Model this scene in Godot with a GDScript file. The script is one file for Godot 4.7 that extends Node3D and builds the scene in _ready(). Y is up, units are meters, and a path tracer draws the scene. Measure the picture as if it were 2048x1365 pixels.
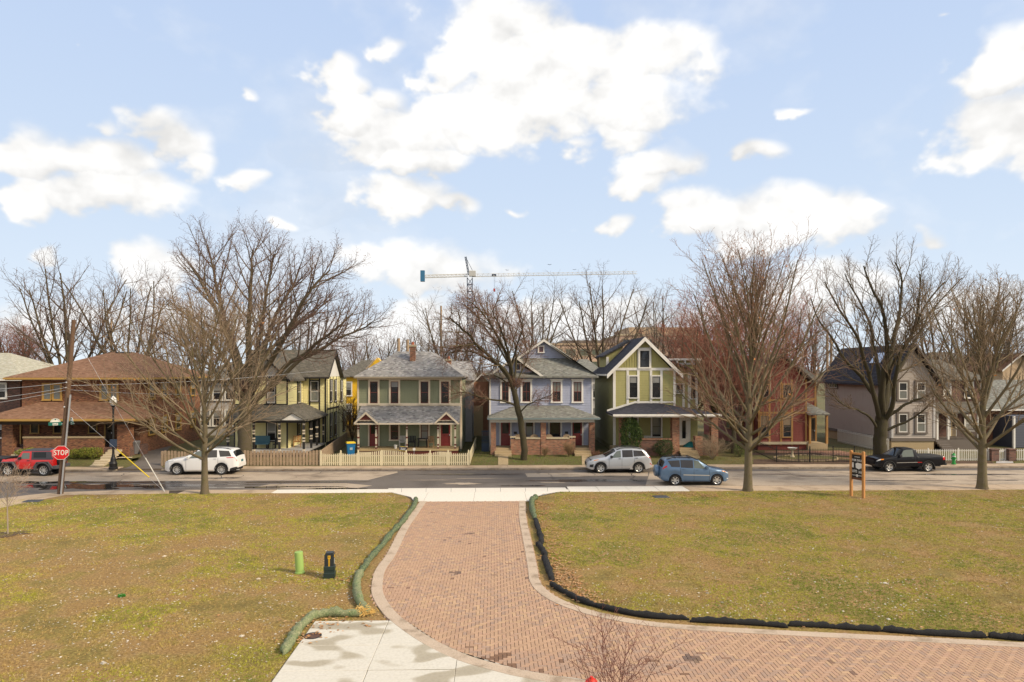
extends Node3D
# One block of a residential street seen from a third-floor window.  Metres,y up,the street runs along x,the houses face +z.
const F:=1365.0            # focal length in lines of the picture
const EYE:=7.3
const YAW:=0.0262          # radians the view is turned to the right
const HORIZON:=741.0
var rng:=RandomNumberGenerator.new()
var M:={}
var used:={}
# ---------- where a sight line meets a plane that stands `d` metres north of the viewer,or the ground ----------

func X(px: float,d: float) -> float:
	var u:=(px - 1024.0)/F
	return d*(u*cos(YAW)+sin(YAW))/(cos(YAW) - u*sin(YAW))

func Y(px: float,py: float,d: float) -> float:
	var u:=(px - 1024.0)/F
	return EYE - (py - HORIZON)/F*d/(cos(YAW) - u*sin(YAW))

func P(px: float,py: float,d: float) -> Vector3:
	return Vector3(X(px,d),Y(px,py,d),-d)

func G(px: float,py: float,h:=0.12) -> Vector3:
	var u:=(px - 1024.0)/F
	var d:=(EYE - h)*F/(py - HORIZON)*(cos(YAW) - u*sin(YAW))
	return Vector3(X(px,d),h,-d)
# ---------- mesh builder: corners of a quad run counter-clockwise seen from outside ----------

class MB:
	var v:=PackedVector3Array()
	var n:=PackedVector3Array()
	var t:=PackedVector2Array()
	var c:=PackedColorArray()
	var ix:=PackedInt32Array()
	var col:=Color(1,1,1)
	var xf:=Transform3D()
	func poly(pts:Array,uvs:Array=[]) -> void:
		var q:Array[Vector3]=[]
		for p in pts:
			q.append(xf*p)
		var nn:=Vector3.ZERO
		for i in range(1,q.size() - 1):
			nn+=(q[i] - q[0]).cross(q[i+1] - q[0])
		nn=nn.normalized()
		var ux:=Vector3.UP.cross(nn)
		ux=Vector3.RIGHT if ux.length()<0.02 else ux.normalized()
		var uy:=nn.cross(ux)
		var b:=v.size()
		for i in q.size():
			v.append(q[i]); n.append(nn); c.append(col)
			t.append(uvs[i] if uvs.size()>i else Vector2(q[i].dot(ux),-q[i].dot(uy)))
		for i in range(1,q.size() - 1):
			ix.append(b); ix.append(b+i+1); ix.append(b+i)
	func quad(a:Vector3,b:Vector3,cc:Vector3,d:Vector3) -> void:
		poly([a,b,cc,d])
	func box(lo:Vector3,hi:Vector3) -> void:
		var a:=lo.min(hi)
		var b:=lo.max(hi)
		quad(Vector3(a.x,a.y,b.z),Vector3(b.x,a.y,b.z),Vector3(b.x,b.y,b.z),Vector3(a.x,b.y,b.z))
		quad(Vector3(b.x,a.y,a.z),Vector3(a.x,a.y,a.z),Vector3(a.x,b.y,a.z),Vector3(b.x,b.y,a.z))
		quad(Vector3(a.x,a.y,a.z),Vector3(a.x,a.y,b.z),Vector3(a.x,b.y,b.z),Vector3(a.x,b.y,a.z))
		quad(Vector3(b.x,a.y,b.z),Vector3(b.x,a.y,a.z),Vector3(b.x,b.y,a.z),Vector3(b.x,b.y,b.z))
		quad(Vector3(a.x,b.y,b.z),Vector3(b.x,b.y,b.z),Vector3(b.x,b.y,a.z),Vector3(a.x,b.y,a.z))
		quad(Vector3(a.x,a.y,a.z),Vector3(b.x,a.y,a.z),Vector3(b.x,a.y,b.z),Vector3(a.x,a.y,b.z))
	func cbox(p:Vector3,s:Vector3) -> void:
		box(p - s/2,p+s/2)
	# a box whose top edges are chamfered
	func bevel_box(lo:Vector3,hi:Vector3,e: float) -> void:
		var a:=lo.min(hi)
		var b:=lo.max(hi)
		var k:Array=[]
		for y in [[a.y,0.0],[b.y - e,0.0],[b.y,e]]:
			k.append([Vector3(a.x+y[1],y[0],b.z - y[1]),Vector3(b.x - y[1],y[0],b.z - y[1]),Vector3(b.x - y[1],y[0],a.z+y[1]),Vector3(a.x+y[1],y[0],a.z+y[1])])
		for r in 2:
			for i in 4:
				var j:=(i+1) % 4
				quad(k[r][i],k[r][j],k[r+1][j],k[r+1][i])
		poly(k[2])
	# a bar of square section between two points
	func bar(a:Vector3,b:Vector3,w: float,h:=-1.0,up:=Vector3.UP) -> void:
		if h<0: h=w
		var z:=(b - a).normalized()
		var x:=up.cross(z)
		if x.length()<0.05: x=Vector3.RIGHT
		x=x.normalized()
		var y:=z.cross(x)
		var keep:=xf
		xf=xf*Transform3D(Basis(x,y,z),a)
		box(Vector3(-w/2,-h/2,0),Vector3(w/2,h/2,a.distance_to(b)))
		xf=keep
	# a flat polygon (counter-clockwise in x,y) given thickness along +z
	func slab(pts:Array,z0: float,z1: float) -> void:
		var f:Array=[]
		var k:Array=[]
		for p in pts:
			f.append(Vector3(p.x,p.y,z1)); k.append(Vector3(p.x,p.y,z0))
		poly(f)
		var r:=k.duplicate(); r.reverse(); poly(r)
		for i in pts.size():
			var j:=(i+1) % pts.size()
			quad(k[i],k[j],f[j],f[i])
	# a roof plane: polygon counter-clockwise seen from above,thickness straight down
	func roof(pts:Array,th:=0.12) -> void:
		poly(pts)
		var low:Array=[]
		for p in pts: low.append(p - Vector3(0,th,0))
		for i in pts.size():
			var j:=(i+1) % pts.size()
			quad(low[i],low[j],pts[j],pts[i])
		low.reverse(); poly(low)
	func ring(p:Vector3,x:Vector3,y:Vector3,r: float,sides: int,vv: float) -> void:
		for i in sides:
			var a:=TAU*i/sides
			var o:=x*cos(a)+y*sin(a)
			v.append(xf*(p+o*r)); n.append((xf.basis*o).normalized()); c.append(col); t.append(Vector2(float(i)/sides,vv))
	func tube(pts:Array,radii:Array,sides:=8,cap:=true) -> void:
		var x:=Vector3.ZERO
		var y:=Vector3.ZERO
		var along:=0.0
		for k in pts.size():
			var d:Vector3=(pts[min(k+1,pts.size() - 1)] - pts[max(k - 1,0)]).normalized()
			if k==0:
				x=d.cross(Vector3(0.31,0.2,0.93)).normalized()
				if x.length()<0.5: x=d.cross(Vector3.UP).normalized()
			else:
				along+=pts[k].distance_to(pts[k - 1])
				x=(x - d*x.dot(d)).normalized()
			y=d.cross(x)
			var b:=v.size()
			ring(pts[k],x,y,radii[k],sides,along)
			if k>0:
				for i in sides:
					var j:=(i+1) % sides
					var p0:=b - sides+i
					var p1:=b - sides+j
					ix.append_array([p0,b+j,p1,p0,b+i,b+j])
		if cap:
			var d0:Vector3=(pts[pts.size() - 1] - pts[pts.size() - 2]).normalized()
			_cap(pts[pts.size() - 1],x,y,d0,radii[radii.size() - 1],sides)
	func _cap(p:Vector3,x:Vector3,y:Vector3,d:Vector3,r: float,sides: int) -> void:
		var b:=v.size()
		for i in sides:
			var a:=TAU*i/sides
			v.append(xf*(p+(x*cos(a)+y*sin(a))*r)); n.append((xf.basis*d).normalized()); c.append(col); t.append(Vector2(cos(a),sin(a))*r)
		for i in range(1,sides - 1):
			ix.append_array([b,b+i+1,b+i])
	# profile of (radius,height) turned round the y axis,bottom first
	func lathe(prof:Array,sides:=16,at:=Vector3.ZERO) -> void:
		for k in range(prof.size() - 1):
			var r0: float=prof[k].x; var h0: float=prof[k].y
			var r1: float=prof[k+1].x; var h1: float=prof[k+1].y
			var b:=v.size()
			var sl:=Vector2(h1 - h0,r0 - r1).normalized()
			for row in 2:
				for i in sides+1:
					var a:=TAU*i/sides
					var o:=Vector3(cos(a),0,-sin(a))
					v.append(xf*(at+o*(r1 if row else r0)+Vector3(0,h1 if row else h0,0)))
					n.append((xf.basis*(o*sl.x+Vector3(0,sl.y,0))).normalized()); c.append(col); t.append(Vector2(float(i)/sides,h1 if row else h0))
			for i in sides:
				ix.append_array([b+i,b+sides+2+i,b+1+i,b+i,b+sides+1+i,b+sides+2+i])
	# rows of points,smooth shaded; outside is where rows x columns turn counter-clockwise
	func grid(rows:Array,flip:=false) -> void:
		var nr:=rows.size()
		var nc: int=rows[0].size()
		var b:=v.size()
		for r in nr:
			for k in nc:
				var du:Vector3=rows[r][min(k+1,nc - 1)] - rows[r][max(k - 1,0)]
				var dv:Vector3=rows[min(r+1,nr - 1)][k] - rows[max(r - 1,0)][k]
				var nn:=du.cross(dv)
				if flip: nn=-nn
				v.append(xf*rows[r][k]); n.append((xf.basis*nn).normalized() if nn.length()>1e-9 else Vector3.UP); c.append(col); t.append(Vector2(k,r))
		for r in nr - 1:
			for k in nc - 1:
				var p0:=b+r*nc+k
				var p1:=p0+1
				var p2:=p0+nc+1
				var p3:=p0+nc
				if flip: ix.append_array([p0,p1,p2,p0,p2,p3])
				else: ix.append_array([p0,p2,p1,p0,p3,p2])
	func mesh() -> ArrayMesh:
		var a:=[]
		a.resize(Mesh.ARRAY_MAX)
		a[Mesh.ARRAY_VERTEX]=v; a[Mesh.ARRAY_NORMAL]=n; a[Mesh.ARRAY_TEX_UV]=t; a[Mesh.ARRAY_COLOR]=c; a[Mesh.ARRAY_INDEX]=ix
		var m:=ArrayMesh.new()
		m.add_surface_from_arrays(Mesh.PRIMITIVE_TRIANGLES,a)
		return m
# ---------- objects ----------

func numbered(called:String) -> String:
	if not used.has(called):
		used[called]=0
		return called
	used[called]+=1
	return "%s_%03d" % [called,used[called]]

func tag(o:Node,label:String,category:String,group:="") -> Node:
	o.set_meta("label",label); o.set_meta("category",category)
	if group: o.set_meta("group",group)
	return o

func thing(called:String,label:String,category:String,at:=Vector3.ZERO,turn:=0.0,group:="") -> Node3D:
	var o:=Node3D.new()
	o.name=numbered(called); add_child(o)
	o.position=at; o.rotation.y=turn
	tag(o,label,category,group)
	return o
# the mesh holds scene coordinates when its thing only stands somewhere; a turned thing is built round its own origin

func obj(called:String,mb:MB,m:Material,parent:Node3D,own:=false) -> MeshInstance3D:
	var o:=MeshInstance3D.new()
	o.mesh=mb.mesh()
	o.mesh.surface_set_material(0,m)
	var at:=Vector3.ZERO
	if not own:
		var p:Node=parent
		while p!=self:
			at+=p.position; p=p.get_parent()
	o.position=-at
	if parent==self:
		o.name=numbered(called); add_child(o)
	else:
		o.name=piece_name(parent,called); parent.add_child(o,true)
	return o

func piece_name(parent:Node,called:String) -> String:
	var k: int=parent.get_meta("_n_"+called,-1)+1
	parent.set_meta("_n_"+called,k)
	return called if k==0 else "%s_%03d" % [called,k]

func clean_metas(node:Node) -> void:
	for m in node.get_meta_list():
		if String(m).begins_with("_n_"): node.remove_meta(m)
	for k in node.get_children(): clean_metas(k)
# sub-parts belong to a mesh that already carries an offset: undo it once

func sub(called:String,mb:MB,m:Material,parent:Node3D) -> MeshInstance3D:
	return obj(called,mb,m,parent)

func struct(called:String,mb:MB,m:Material) -> MeshInstance3D:
	var o:=obj(called,mb,m,self)
	o.set_meta("kind","structure")
	return o

func copy_mesh(called:String,mesh:Mesh,m:Material,parent:Node3D,xf:Transform3D) -> MeshInstance3D:
	var o:=MeshInstance3D.new()
	o.mesh=mesh
	if m: o.material_override=m
	o.name=piece_name(parent,called) if parent!=self else numbered(called)
	parent.add_child(o,true)
	o.transform=xf
	return o

func scatter(called:String,mesh:Mesh,m:Material,xfs:Array,cols:Array,parent:Node3D=self) -> MultiMeshInstance3D:
	var mm:=MultiMesh.new()
	mm.transform_format=MultiMesh.TRANSFORM_3D
	mm.use_colors=cols.size()>0
	mm.mesh=mesh
	mm.instance_count=xfs.size()
	for i in xfs.size():
		mm.set_instance_transform(i,xfs[i])
		if cols.size(): mm.set_instance_color(i,cols[i])
	var o:=MultiMeshInstance3D.new()
	o.multimesh=mm
	o.material_override=m
	o.name=numbered(called) if parent==self else piece_name(parent,called)
	parent.add_child(o,true)
	o.set_meta("kind","stuff")
	return o

func front(x: float,d: float) -> Transform3D:      # a wall that faces the street: x right,y up,z outwards
	return Transform3D(Basis(),Vector3(x,0,-d))

func left_side(x: float,d: float) -> Transform3D:  # faces -x; starts at its far (north) end
	return Transform3D(Basis(Vector3(0,0,1),Vector3.UP,Vector3(-1,0,0)),Vector3(x,0,-d))

func right_side(x: float,d: float) -> Transform3D: # faces +x; starts at its near (south) end
	return Transform3D(Basis(Vector3(0,0,-1),Vector3.UP,Vector3(1,0,0)),Vector3(x,0,-d))
# ---------- materials ----------

func plain_mat(r: float,g: float,b: float,rough:=0.85,metal:=0.0,spec:=0.5) -> StandardMaterial3D:
	var m:=StandardMaterial3D.new()
	m.albedo_color=Color(r,g,b).linear_to_srgb()
	m.roughness=rough; m.metallic=metal; m.metallic_specular=spec
	return m

func noise_tex(stops:Array,freq: float,sd: int,size:=512,octaves:=5,kind:=FastNoiseLite.TYPE_SIMPLEX_SMOOTH,norm:=true) -> NoiseTexture2D:
	var nz:=FastNoiseLite.new()
	nz.noise_type=kind; nz.frequency=freq; nz.seed=sd
	nz.fractal_type=FastNoiseLite.FRACTAL_FBM; nz.fractal_octaves=octaves; nz.fractal_gain=0.6
	var g:=Gradient.new()
	var offs:=PackedFloat32Array()
	var cols:=PackedColorArray()
	for s in stops:
		offs.append(s[0]); cols.append(Color(s[1],s[2],s[3]).linear_to_srgb())
	g.offsets=offs; g.colors=cols
	var t:=NoiseTexture2D.new()
	t.width=size; t.height=size; t.seamless=true; t.seamless_blend_skirt=0.3; t.normalize=norm
	t.noise=nz; t.color_ramp=g
	return t

func grey_tex(lo: float,hi: float,freq: float,sd: int,size:=512,octaves:=5) -> NoiseTexture2D:
	return noise_tex([[0.0,lo,lo,lo],[1.0,hi,hi,hi]],freq,sd,size,octaves)
# mottled surface; `metres` is the size of one repeat in the scene; a second,coarser map multiplies it

func mottled(stops:Array,metres: float,freq: float,sd: int,rough:=0.9,bump:=0.0,broad:Array=[],broad_metres:=11.0) -> StandardMaterial3D:
	var m:=StandardMaterial3D.new()
	m.albedo_texture=noise_tex(stops,freq,sd)
	m.uv1_triplanar=true; m.uv1_world_triplanar=true
	m.uv1_scale=Vector3.ONE/metres
	m.roughness=rough
	if bump>0.0:
		m.heightmap_enabled=true; m.heightmap_scale=bump; m.heightmap_texture=grey_tex(0,1,freq*1.5,sd+7)
	if broad.size():
		m.detail_enabled=true; m.detail_blend_mode=BaseMaterial3D.BLEND_MODE_MUL
		m.detail_albedo=noise_tex(broad,0.008,sd+3,512,5)
		m.detail_uv_layer=BaseMaterial3D.DETAIL_UV_2
		m.uv2_triplanar=true; m.uv2_world_triplanar=true; m.uv2_scale=Vector3.ONE/broad_metres
	return m

func image_mat(im:Image,metres:Vector2,rough:=0.9,triplanar:=false) -> StandardMaterial3D:
	var m:=StandardMaterial3D.new()
	m.albedo_texture=ImageTexture.create_from_image(im)
	m.roughness=rough
	m.uv1_scale=Vector3(1.0/metres.x,1.0/metres.y,1)
	if triplanar:
		m.uv1_triplanar=true; m.uv1_world_triplanar=true
		m.uv1_scale=Vector3(1.0/metres.x,1.0/metres.y,1.0/metres.x)
		m.uv1_triplanar_sharpness=20.0
	return m

func vary(c:Color,k: float) -> Color:
	var f:=1.0+rng.randf_range(-k,k)
	return Color(c.r*f*(1+rng.randf_range(-k,k)*0.25),c.g*f,c.b*f*(1+rng.randf_range(-k,k)*0.25)).linear_to_srgb()
# courses of small pieces far too fine to tell apart across the street: brickwork,asphalt shingles

func courses(size:Vector2i,rows: int,cols: int,joint:Vector2i,base:Color,k: float,mortar:Color,extra:Array=[]) -> Image:
	var im:=Image.create(size.x,size.y,false,Image.FORMAT_RGB8)
	im.fill(mortar.linear_to_srgb())
	var h:=float(size.y)/rows
	var w:=float(size.x)/cols
	for r in rows:
		for q in cols+1:
			var x:=(q - (0.5 if r % 2 else 0.0))*w
			if r % 3==2 and extra.size() and joint.x==0: x+=w*0.27
			var cc:Color=base
			if extra.size() and rng.randf()<0.35: cc=extra[rng.randi() % extra.size()]
			var s:=vary(cc,k)
			var rect:=Rect2i(int(x),int(r*h),int(ceil(w)) - joint.x,int(ceil(h)) - joint.y)
			im.fill_rect(rect,s)
			if x<0: im.fill_rect(Rect2i(int(x)+size.x,rect.position.y,rect.size.x,rect.size.y),s)
	return im

func shingles(base:Color,alt:Array,k:=0.11) -> StandardMaterial3D:
	var im:=courses(Vector2i(640,512),24,20,Vector2i(0,3),base,k,Color(base.r*0.45,base.g*0.45,base.b*0.45),alt)
	var m:=image_mat(im,Vector2(4.2,3.4),0.95)
	m.metallic_specular=0.25
	return m

func brickwork(base:Color,alt:Array,mortar:Color,k:=0.25) -> StandardMaterial3D:
	var im:=courses(Vector2i(576,576),36,12,Vector2i(5,4),base,k,mortar,alt)
	return image_mat(im,Vector2(2.6,2.7),0.92,true)

func make_materials() -> void:
	# asphalt,concrete,soil,bark
	M.asphalt=mottled([[0.0,0.1,0.083,0.07],[0.5,0.138,0.117,0.099],[1.0,0.185,0.158,0.135]],3.1,0.06,11,0.85,0.3,[[0.0,0.6,0.59,0.58],[0.4,0.9,0.89,0.88],[0.7,1,1,1]],17.0)
	M.lane=mottled([[0.0,0.3,0.235,0.17],[0.5,0.4,0.32,0.235],[1.0,0.48,0.39,0.295]],2.7,0.05,12,0.88,0.3,[[0.0,0.5,0.48,0.46],[0.36,0.85,0.84,0.83],[0.55,1,1,1]],13.0)
	M.crack=plain_mat(0.03,0.026,0.022,0.7)
	M.sidewalk=mottled([[0.0,0.36,0.265,0.17],[0.5,0.46,0.345,0.235],[1.0,0.53,0.41,0.29]],2.3,0.05,13,0.9,0.2,[[0.0,0.55,0.52,0.48],[0.5,0.95,0.95,0.94],[1.0,1,1,1]],8.0)
	M.kerb=mottled([[0.0,0.24,0.19,0.14],[1.0,0.4,0.33,0.25]],1.7,0.06,14,0.9,0.2,[[0.0,0.35,0.32,0.28],[0.55,0.95,0.95,0.95],[1.0,1,1,1]],5.0)
	M.new_concrete=mottled([[0.0,0.6,0.545,0.455],[0.5,0.68,0.63,0.54],[1.0,0.74,0.69,0.6]],2.1,0.03,15,0.82,0.08)
	M.wet_concrete=mottled([[0.0,0.5,0.46,0.385],[0.5,0.58,0.54,0.455],[1.0,0.62,0.58,0.5]],1.9,0.03,16,0.7,0.0)
	M.wet_concrete.detail_enabled=true; M.wet_concrete.detail_blend_mode=BaseMaterial3D.BLEND_MODE_MUL
	M.wet_concrete.detail_albedo=noise_tex([[0.0,0.56,0.52,0.45],[0.35,0.65,0.61,0.53],[0.44,0.97,0.97,0.96],[1.0,1,1,1]],0.0075,20,512,2)
	M.wet_concrete.detail_uv_layer=BaseMaterial3D.DETAIL_UV_2
	M.wet_concrete.uv2_triplanar=true; M.wet_concrete.uv2_world_triplanar=true; M.wet_concrete.uv2_scale=Vector3(0.13,0.13,0.19)
	M.ribbon=mottled([[0.0,0.4,0.3,0.21],[0.5,0.5,0.39,0.285],[1.0,0.58,0.46,0.35]],1.3,0.04,17,0.88,0.1,[[0.0,0.5,0.47,0.43],[0.4,0.9,0.9,0.9],[1.0,1,1,1]],4.0)
	M.joint_sand=plain_mat(0.075,0.05,0.03,0.95)
	M.soil=mottled([[0.0,0.11,0.068,0.02],[0.35,0.21,0.13,0.04],[0.65,0.29,0.19,0.065],[1.0,0.46,0.34,0.18]],2.9,0.05,18,1.0,0.8,[[0.0,0.55,0.62,0.4],[0.35,0.85,0.95,0.6],[0.5,1,1,1],[0.7,1.0,0.93,0.9],[1.0,1,0.97,0.95]],12.0)
	M.far_soil=mottled([[0.0,0.07,0.06,0.02],[0.5,0.12,0.1,0.035],[1.0,0.2,0.15,0.07]],3.3,0.05,19,1.0,0.5,[[0.0,0.6,0.85,0.45],[0.5,0.9,0.95,0.8],[1.0,1,0.85,0.7]],9.0)
	M.mulch=mottled([[0.0,0.035,0.022,0.014],[0.5,0.085,0.05,0.03],[1.0,0.19,0.1,0.055]],1.1,0.09,20,1.0,1.0)
	M.bark=mottled([[0.0,0.045,0.033,0.02],[0.5,0.1,0.077,0.048],[1.0,0.2,0.155,0.1]],0.9,0.05,21,0.95,1.2,[[0.0,0.7,0.78,0.45],[0.4,0.97,1,0.85],[0.6,1,1,1]],1.7)
	M.kerb_bark=mottled([[0.0,0.075,0.057,0.034],[0.5,0.15,0.117,0.073],[1.0,0.25,0.197,0.13]],0.9,0.05,24,0.95,1.2,[[0.0,0.7,0.8,0.4],[0.4,0.97,1,0.85],[0.6,1,1,1]],1.7)
	M.moss_bark=mottled([[0.0,0.016,0.012,0.007],[0.5,0.052,0.041,0.021],[1.0,0.12,0.096,0.055]],0.8,0.05,22,0.95,1.2,[[0.0,0.8,1.0,0.25],[0.38,0.95,1,0.6],[0.55,1,1,1]],1.3)
	M.pole_wood=mottled([[0.0,0.075,0.042,0.025],[0.5,0.135,0.08,0.048],[1.0,0.2,0.13,0.085]],0.7,0.04,23,0.95,0.6)
	M.pole_wood.uv1_scale=Vector3(1.6,0.16,1.6)
	M.vertex=StandardMaterial3D.new()
	M.vertex.vertex_color_use_as_albedo=true; M.vertex.roughness=0.95
	M.vertex.metallic_specular=0.25
	M.leaf=StandardMaterial3D.new()
	M.leaf.vertex_color_use_as_albedo=true; M.leaf.roughness=0.8; M.leaf.cull_mode=BaseMaterial3D.CULL_DISABLED
	M.leaf.backlight_enabled=true; M.leaf.backlight=Color(0.3,0.3,0.2)
	# masonry and roofs
	M.brick_red=brickwork(Color(0.22,0.085,0.042),[Color(0.13,0.05,0.026),Color(0.29,0.125,0.055)],Color(0.12,0.075,0.045))
	M.brick_dark=brickwork(Color(0.16,0.07,0.05),[Color(0.1,0.05,0.04)],Color(0.13,0.1,0.08))
	M.brick_pier=brickwork(Color(0.26,0.092,0.05),[Color(0.14,0.05,0.032),Color(0.33,0.16,0.09)],Color(0.32,0.24,0.165),0.3)
	M.brick_far=brickwork(Color(0.5,0.31,0.21),[Color(0.54,0.37,0.27)],Color(0.52,0.42,0.33),0.15)
	M.roof_brown=shingles(Color(0.215,0.118,0.072),[Color(0.26,0.15,0.095),Color(0.17,0.09,0.055)])
	M.roof_grey=shingles(Color(0.27,0.258,0.245),[Color(0.37,0.355,0.335),Color(0.18,0.172,0.168)])
	M.roof_green=shingles(Color(0.185,0.182,0.158),[Color(0.24,0.236,0.205),Color(0.14,0.138,0.12)])
	M.roof_dark=shingles(Color(0.115,0.105,0.085),[Color(0.15,0.135,0.11)])
	M.roof_black=shingles(Color(0.045,0.045,0.055),[Color(0.06,0.06,0.07)])
	M.roof_pale=shingles(Color(0.37,0.35,0.27),[Color(0.43,0.41,0.33)])
	# paint
	M.white=mottled([[0.0,0.66,0.63,0.57],[1.0,0.76,0.74,0.69]],1.5,0.03,31,0.6)
	M.cream=mottled([[0.0,0.62,0.52,0.38],[1.0,0.74,0.64,0.49]],1.5,0.03,32,0.65)
	M.yellow_siding=mottled([[0.0,0.74,0.67,0.33],[1.0,0.8,0.73,0.39]],2.0,0.03,33,0.65)
	M.green_siding=mottled([[0.0,0.215,0.23,0.14],[1.0,0.265,0.28,0.175]],2.0,0.03,34,0.7)
	M.blue_siding=mottled([[0.0,0.32,0.345,0.445],[1.0,0.385,0.41,0.52]],2.0,0.03,35,0.65)
	M.olive_siding=mottled([[0.0,0.315,0.29,0.105],[1.0,0.375,0.345,0.135]],2.0,0.03,36,0.65)
	M.grey_siding=mottled([[0.0,0.36,0.31,0.265],[1.0,0.44,0.385,0.335]],2.0,0.03,37,0.7)
	M.red_siding=mottled([[0.0,0.18,0.034,0.022],[1.0,0.23,0.046,0.03]],2.0,0.03,38,0.7)
	M.pale_siding=mottled([[0.0,0.42,0.4,0.38],[1.0,0.52,0.5,0.48]],2.0,0.03,39,0.7)
	M.bright_yellow=mottled([[0.0,0.7,0.4,0.01],[1.0,0.78,0.47,0.02]],2.0,0.03,40,0.6)
	M.tan_wall=mottled([[0.0,0.44,0.32,0.2],[1.0,0.52,0.38,0.25]],2.0,0.03,41,0.8)
	var grime:=noise_tex([[0.0,0.78,0.76,0.72],[0.4,0.95,0.945,0.935],[1.0,1,1,1]],0.012,301,512,6)
	for k in ["yellow_siding","green_siding","blue_siding","olive_siding","grey_siding","red_siding","pale_siding","white","cream","tan_wall"]:
		var sm:StandardMaterial3D=M[k]
		sm.detail_enabled=true; sm.detail_blend_mode=BaseMaterial3D.BLEND_MODE_MUL; sm.detail_albedo=grime
		sm.detail_uv_layer=BaseMaterial3D.DETAIL_UV_2; sm.uv2_triplanar=true; sm.uv2_world_triplanar=true; sm.uv2_scale=Vector3(0.31,0.12,0.31)
	M.black_trim=plain_mat(0.022,0.019,0.018,0.55)
	M.maroon=plain_mat(0.13,0.022,0.014,0.6)
	M.red_door=plain_mat(0.19,0.02,0.015,0.45)
	M.gold=plain_mat(0.4,0.235,0.055,0.6)
	M.dark_brown=plain_mat(0.05,0.032,0.02,0.7)
	M.taupe=plain_mat(0.13,0.105,0.085,0.7)
	M.red_tan=plain_mat(0.38,0.2,0.06,0.7)
	M.gutter=plain_mat(0.16,0.2,0.2,0.5)
	M.stone=mottled([[0.0,0.34,0.27,0.17],[0.5,0.47,0.39,0.26],[1.0,0.56,0.48,0.34]],1.0,0.05,42,0.9,0.3)
	M.limestone=mottled([[0.0,0.3,0.22,0.12],[1.0,0.48,0.37,0.22]],0.9,0.04,43,0.95,0.6)
	M.deck=mottled([[0.0,0.38,0.27,0.13],[1.0,0.5,0.37,0.19]],1.2,0.04,44,0.75)
	M.deck_grey=mottled([[0.0,0.36,0.34,0.32],[1.0,0.48,0.46,0.44]],1.2,0.04,45,0.75)
	M.soffit=plain_mat(0.3,0.25,0.18,0.9)
	# fences
	M.picket=mottled([[0.0,0.5,0.42,0.25],[0.5,0.63,0.55,0.36],[1.0,0.7,0.62,0.44]],0.8,0.05,46,0.8)
	M.grey_wood=mottled([[0.0,0.27,0.18,0.11],[0.5,0.42,0.3,0.19],[1.0,0.55,0.42,0.29]],0.9,0.05,47,0.95,0.3,[[0,0.6,0.6,0.6],[1,1,1,1]],2.3)
	M.grey_wood.uv1_scale=Vector3(2.2,0.5,2.2)
	M.tan_wood=mottled([[0.0,0.33,0.19,0.085],[1.0,0.5,0.31,0.16]],0.9,0.05,48,0.9,0.3)
	M.tan_wood.uv1_scale=Vector3(2.2,0.4,2.2)
	M.iron=plain_mat(0.018,0.017,0.016,0.5,0.4)
	M.white_metal=plain_mat(0.68,0.65,0.58,0.45)
	M.cedar=mottled([[0.0,0.36,0.16,0.045],[0.5,0.47,0.22,0.07],[1.0,0.56,0.29,0.1]],0.5,0.04,49,0.75)
	M.cedar.uv1_scale=Vector3(4,0.5,4)
	# glass,metal,rubber,plastic
	M.pane=plain_mat(0.02,0.025,0.03,0.04)
	M.pane.transparency=BaseMaterial3D.TRANSPARENCY_ALPHA
	M.pane.albedo_color=Color(0.15,0.17,0.2,0.28)
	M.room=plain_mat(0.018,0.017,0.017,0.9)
	M.blind=plain_mat(0.5,0.49,0.45,0.9)
	M.curtain=plain_mat(0.33,0.34,0.3,0.95)
	M.galvanised=plain_mat(0.5,0.51,0.52,0.45,0.55)
	M.steel_blue=plain_mat(0.04,0.06,0.1,0.6,0.3)
	M.black_plastic=plain_mat(0.015,0.015,0.016,0.6)
	M.grey_plastic=plain_mat(0.16,0.15,0.15,0.6)
	M.chair_white=plain_mat(0.6,0.56,0.5,0.6)
	M.rubber=plain_mat(0.018,0.017,0.017,0.85)
	M.alloy=plain_mat(0.62,0.61,0.58,0.3,0.7)
	M.dark_alloy=plain_mat(0.03,0.03,0.03,0.4,0.5)
	M.car_glass=plain_mat(0.012,0.014,0.015,0.03,0.0,0.4)
	M.car_tint=plain_mat(0.05,0.045,0.04,0.05)
	M.car_clear=plain_mat(0.13,0.15,0.13,0.05)
	M.lamp_clear=plain_mat(0.6,0.6,0.58,0.12)
	M.amber=plain_mat(0.75,0.25,0.015,0.2)
	M.tail_red=plain_mat(0.5,0.012,0.012,0.15)
	M.globe=plain_mat(0.75,0.75,0.72,0.35)
	M.puddle=plain_mat(0.035,0.03,0.026,0.02)
	M.wet_road=plain_mat(0.052,0.044,0.042,0.22)

func paint(r: float,g: float,b: float,metal:=0.0) -> StandardMaterial3D:
	var m:=plain_mat(r,g,b,0.35,metal)
	m.clearcoat_enabled=true; m.clearcoat=0.6; m.clearcoat_roughness=0.05
	return m
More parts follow.
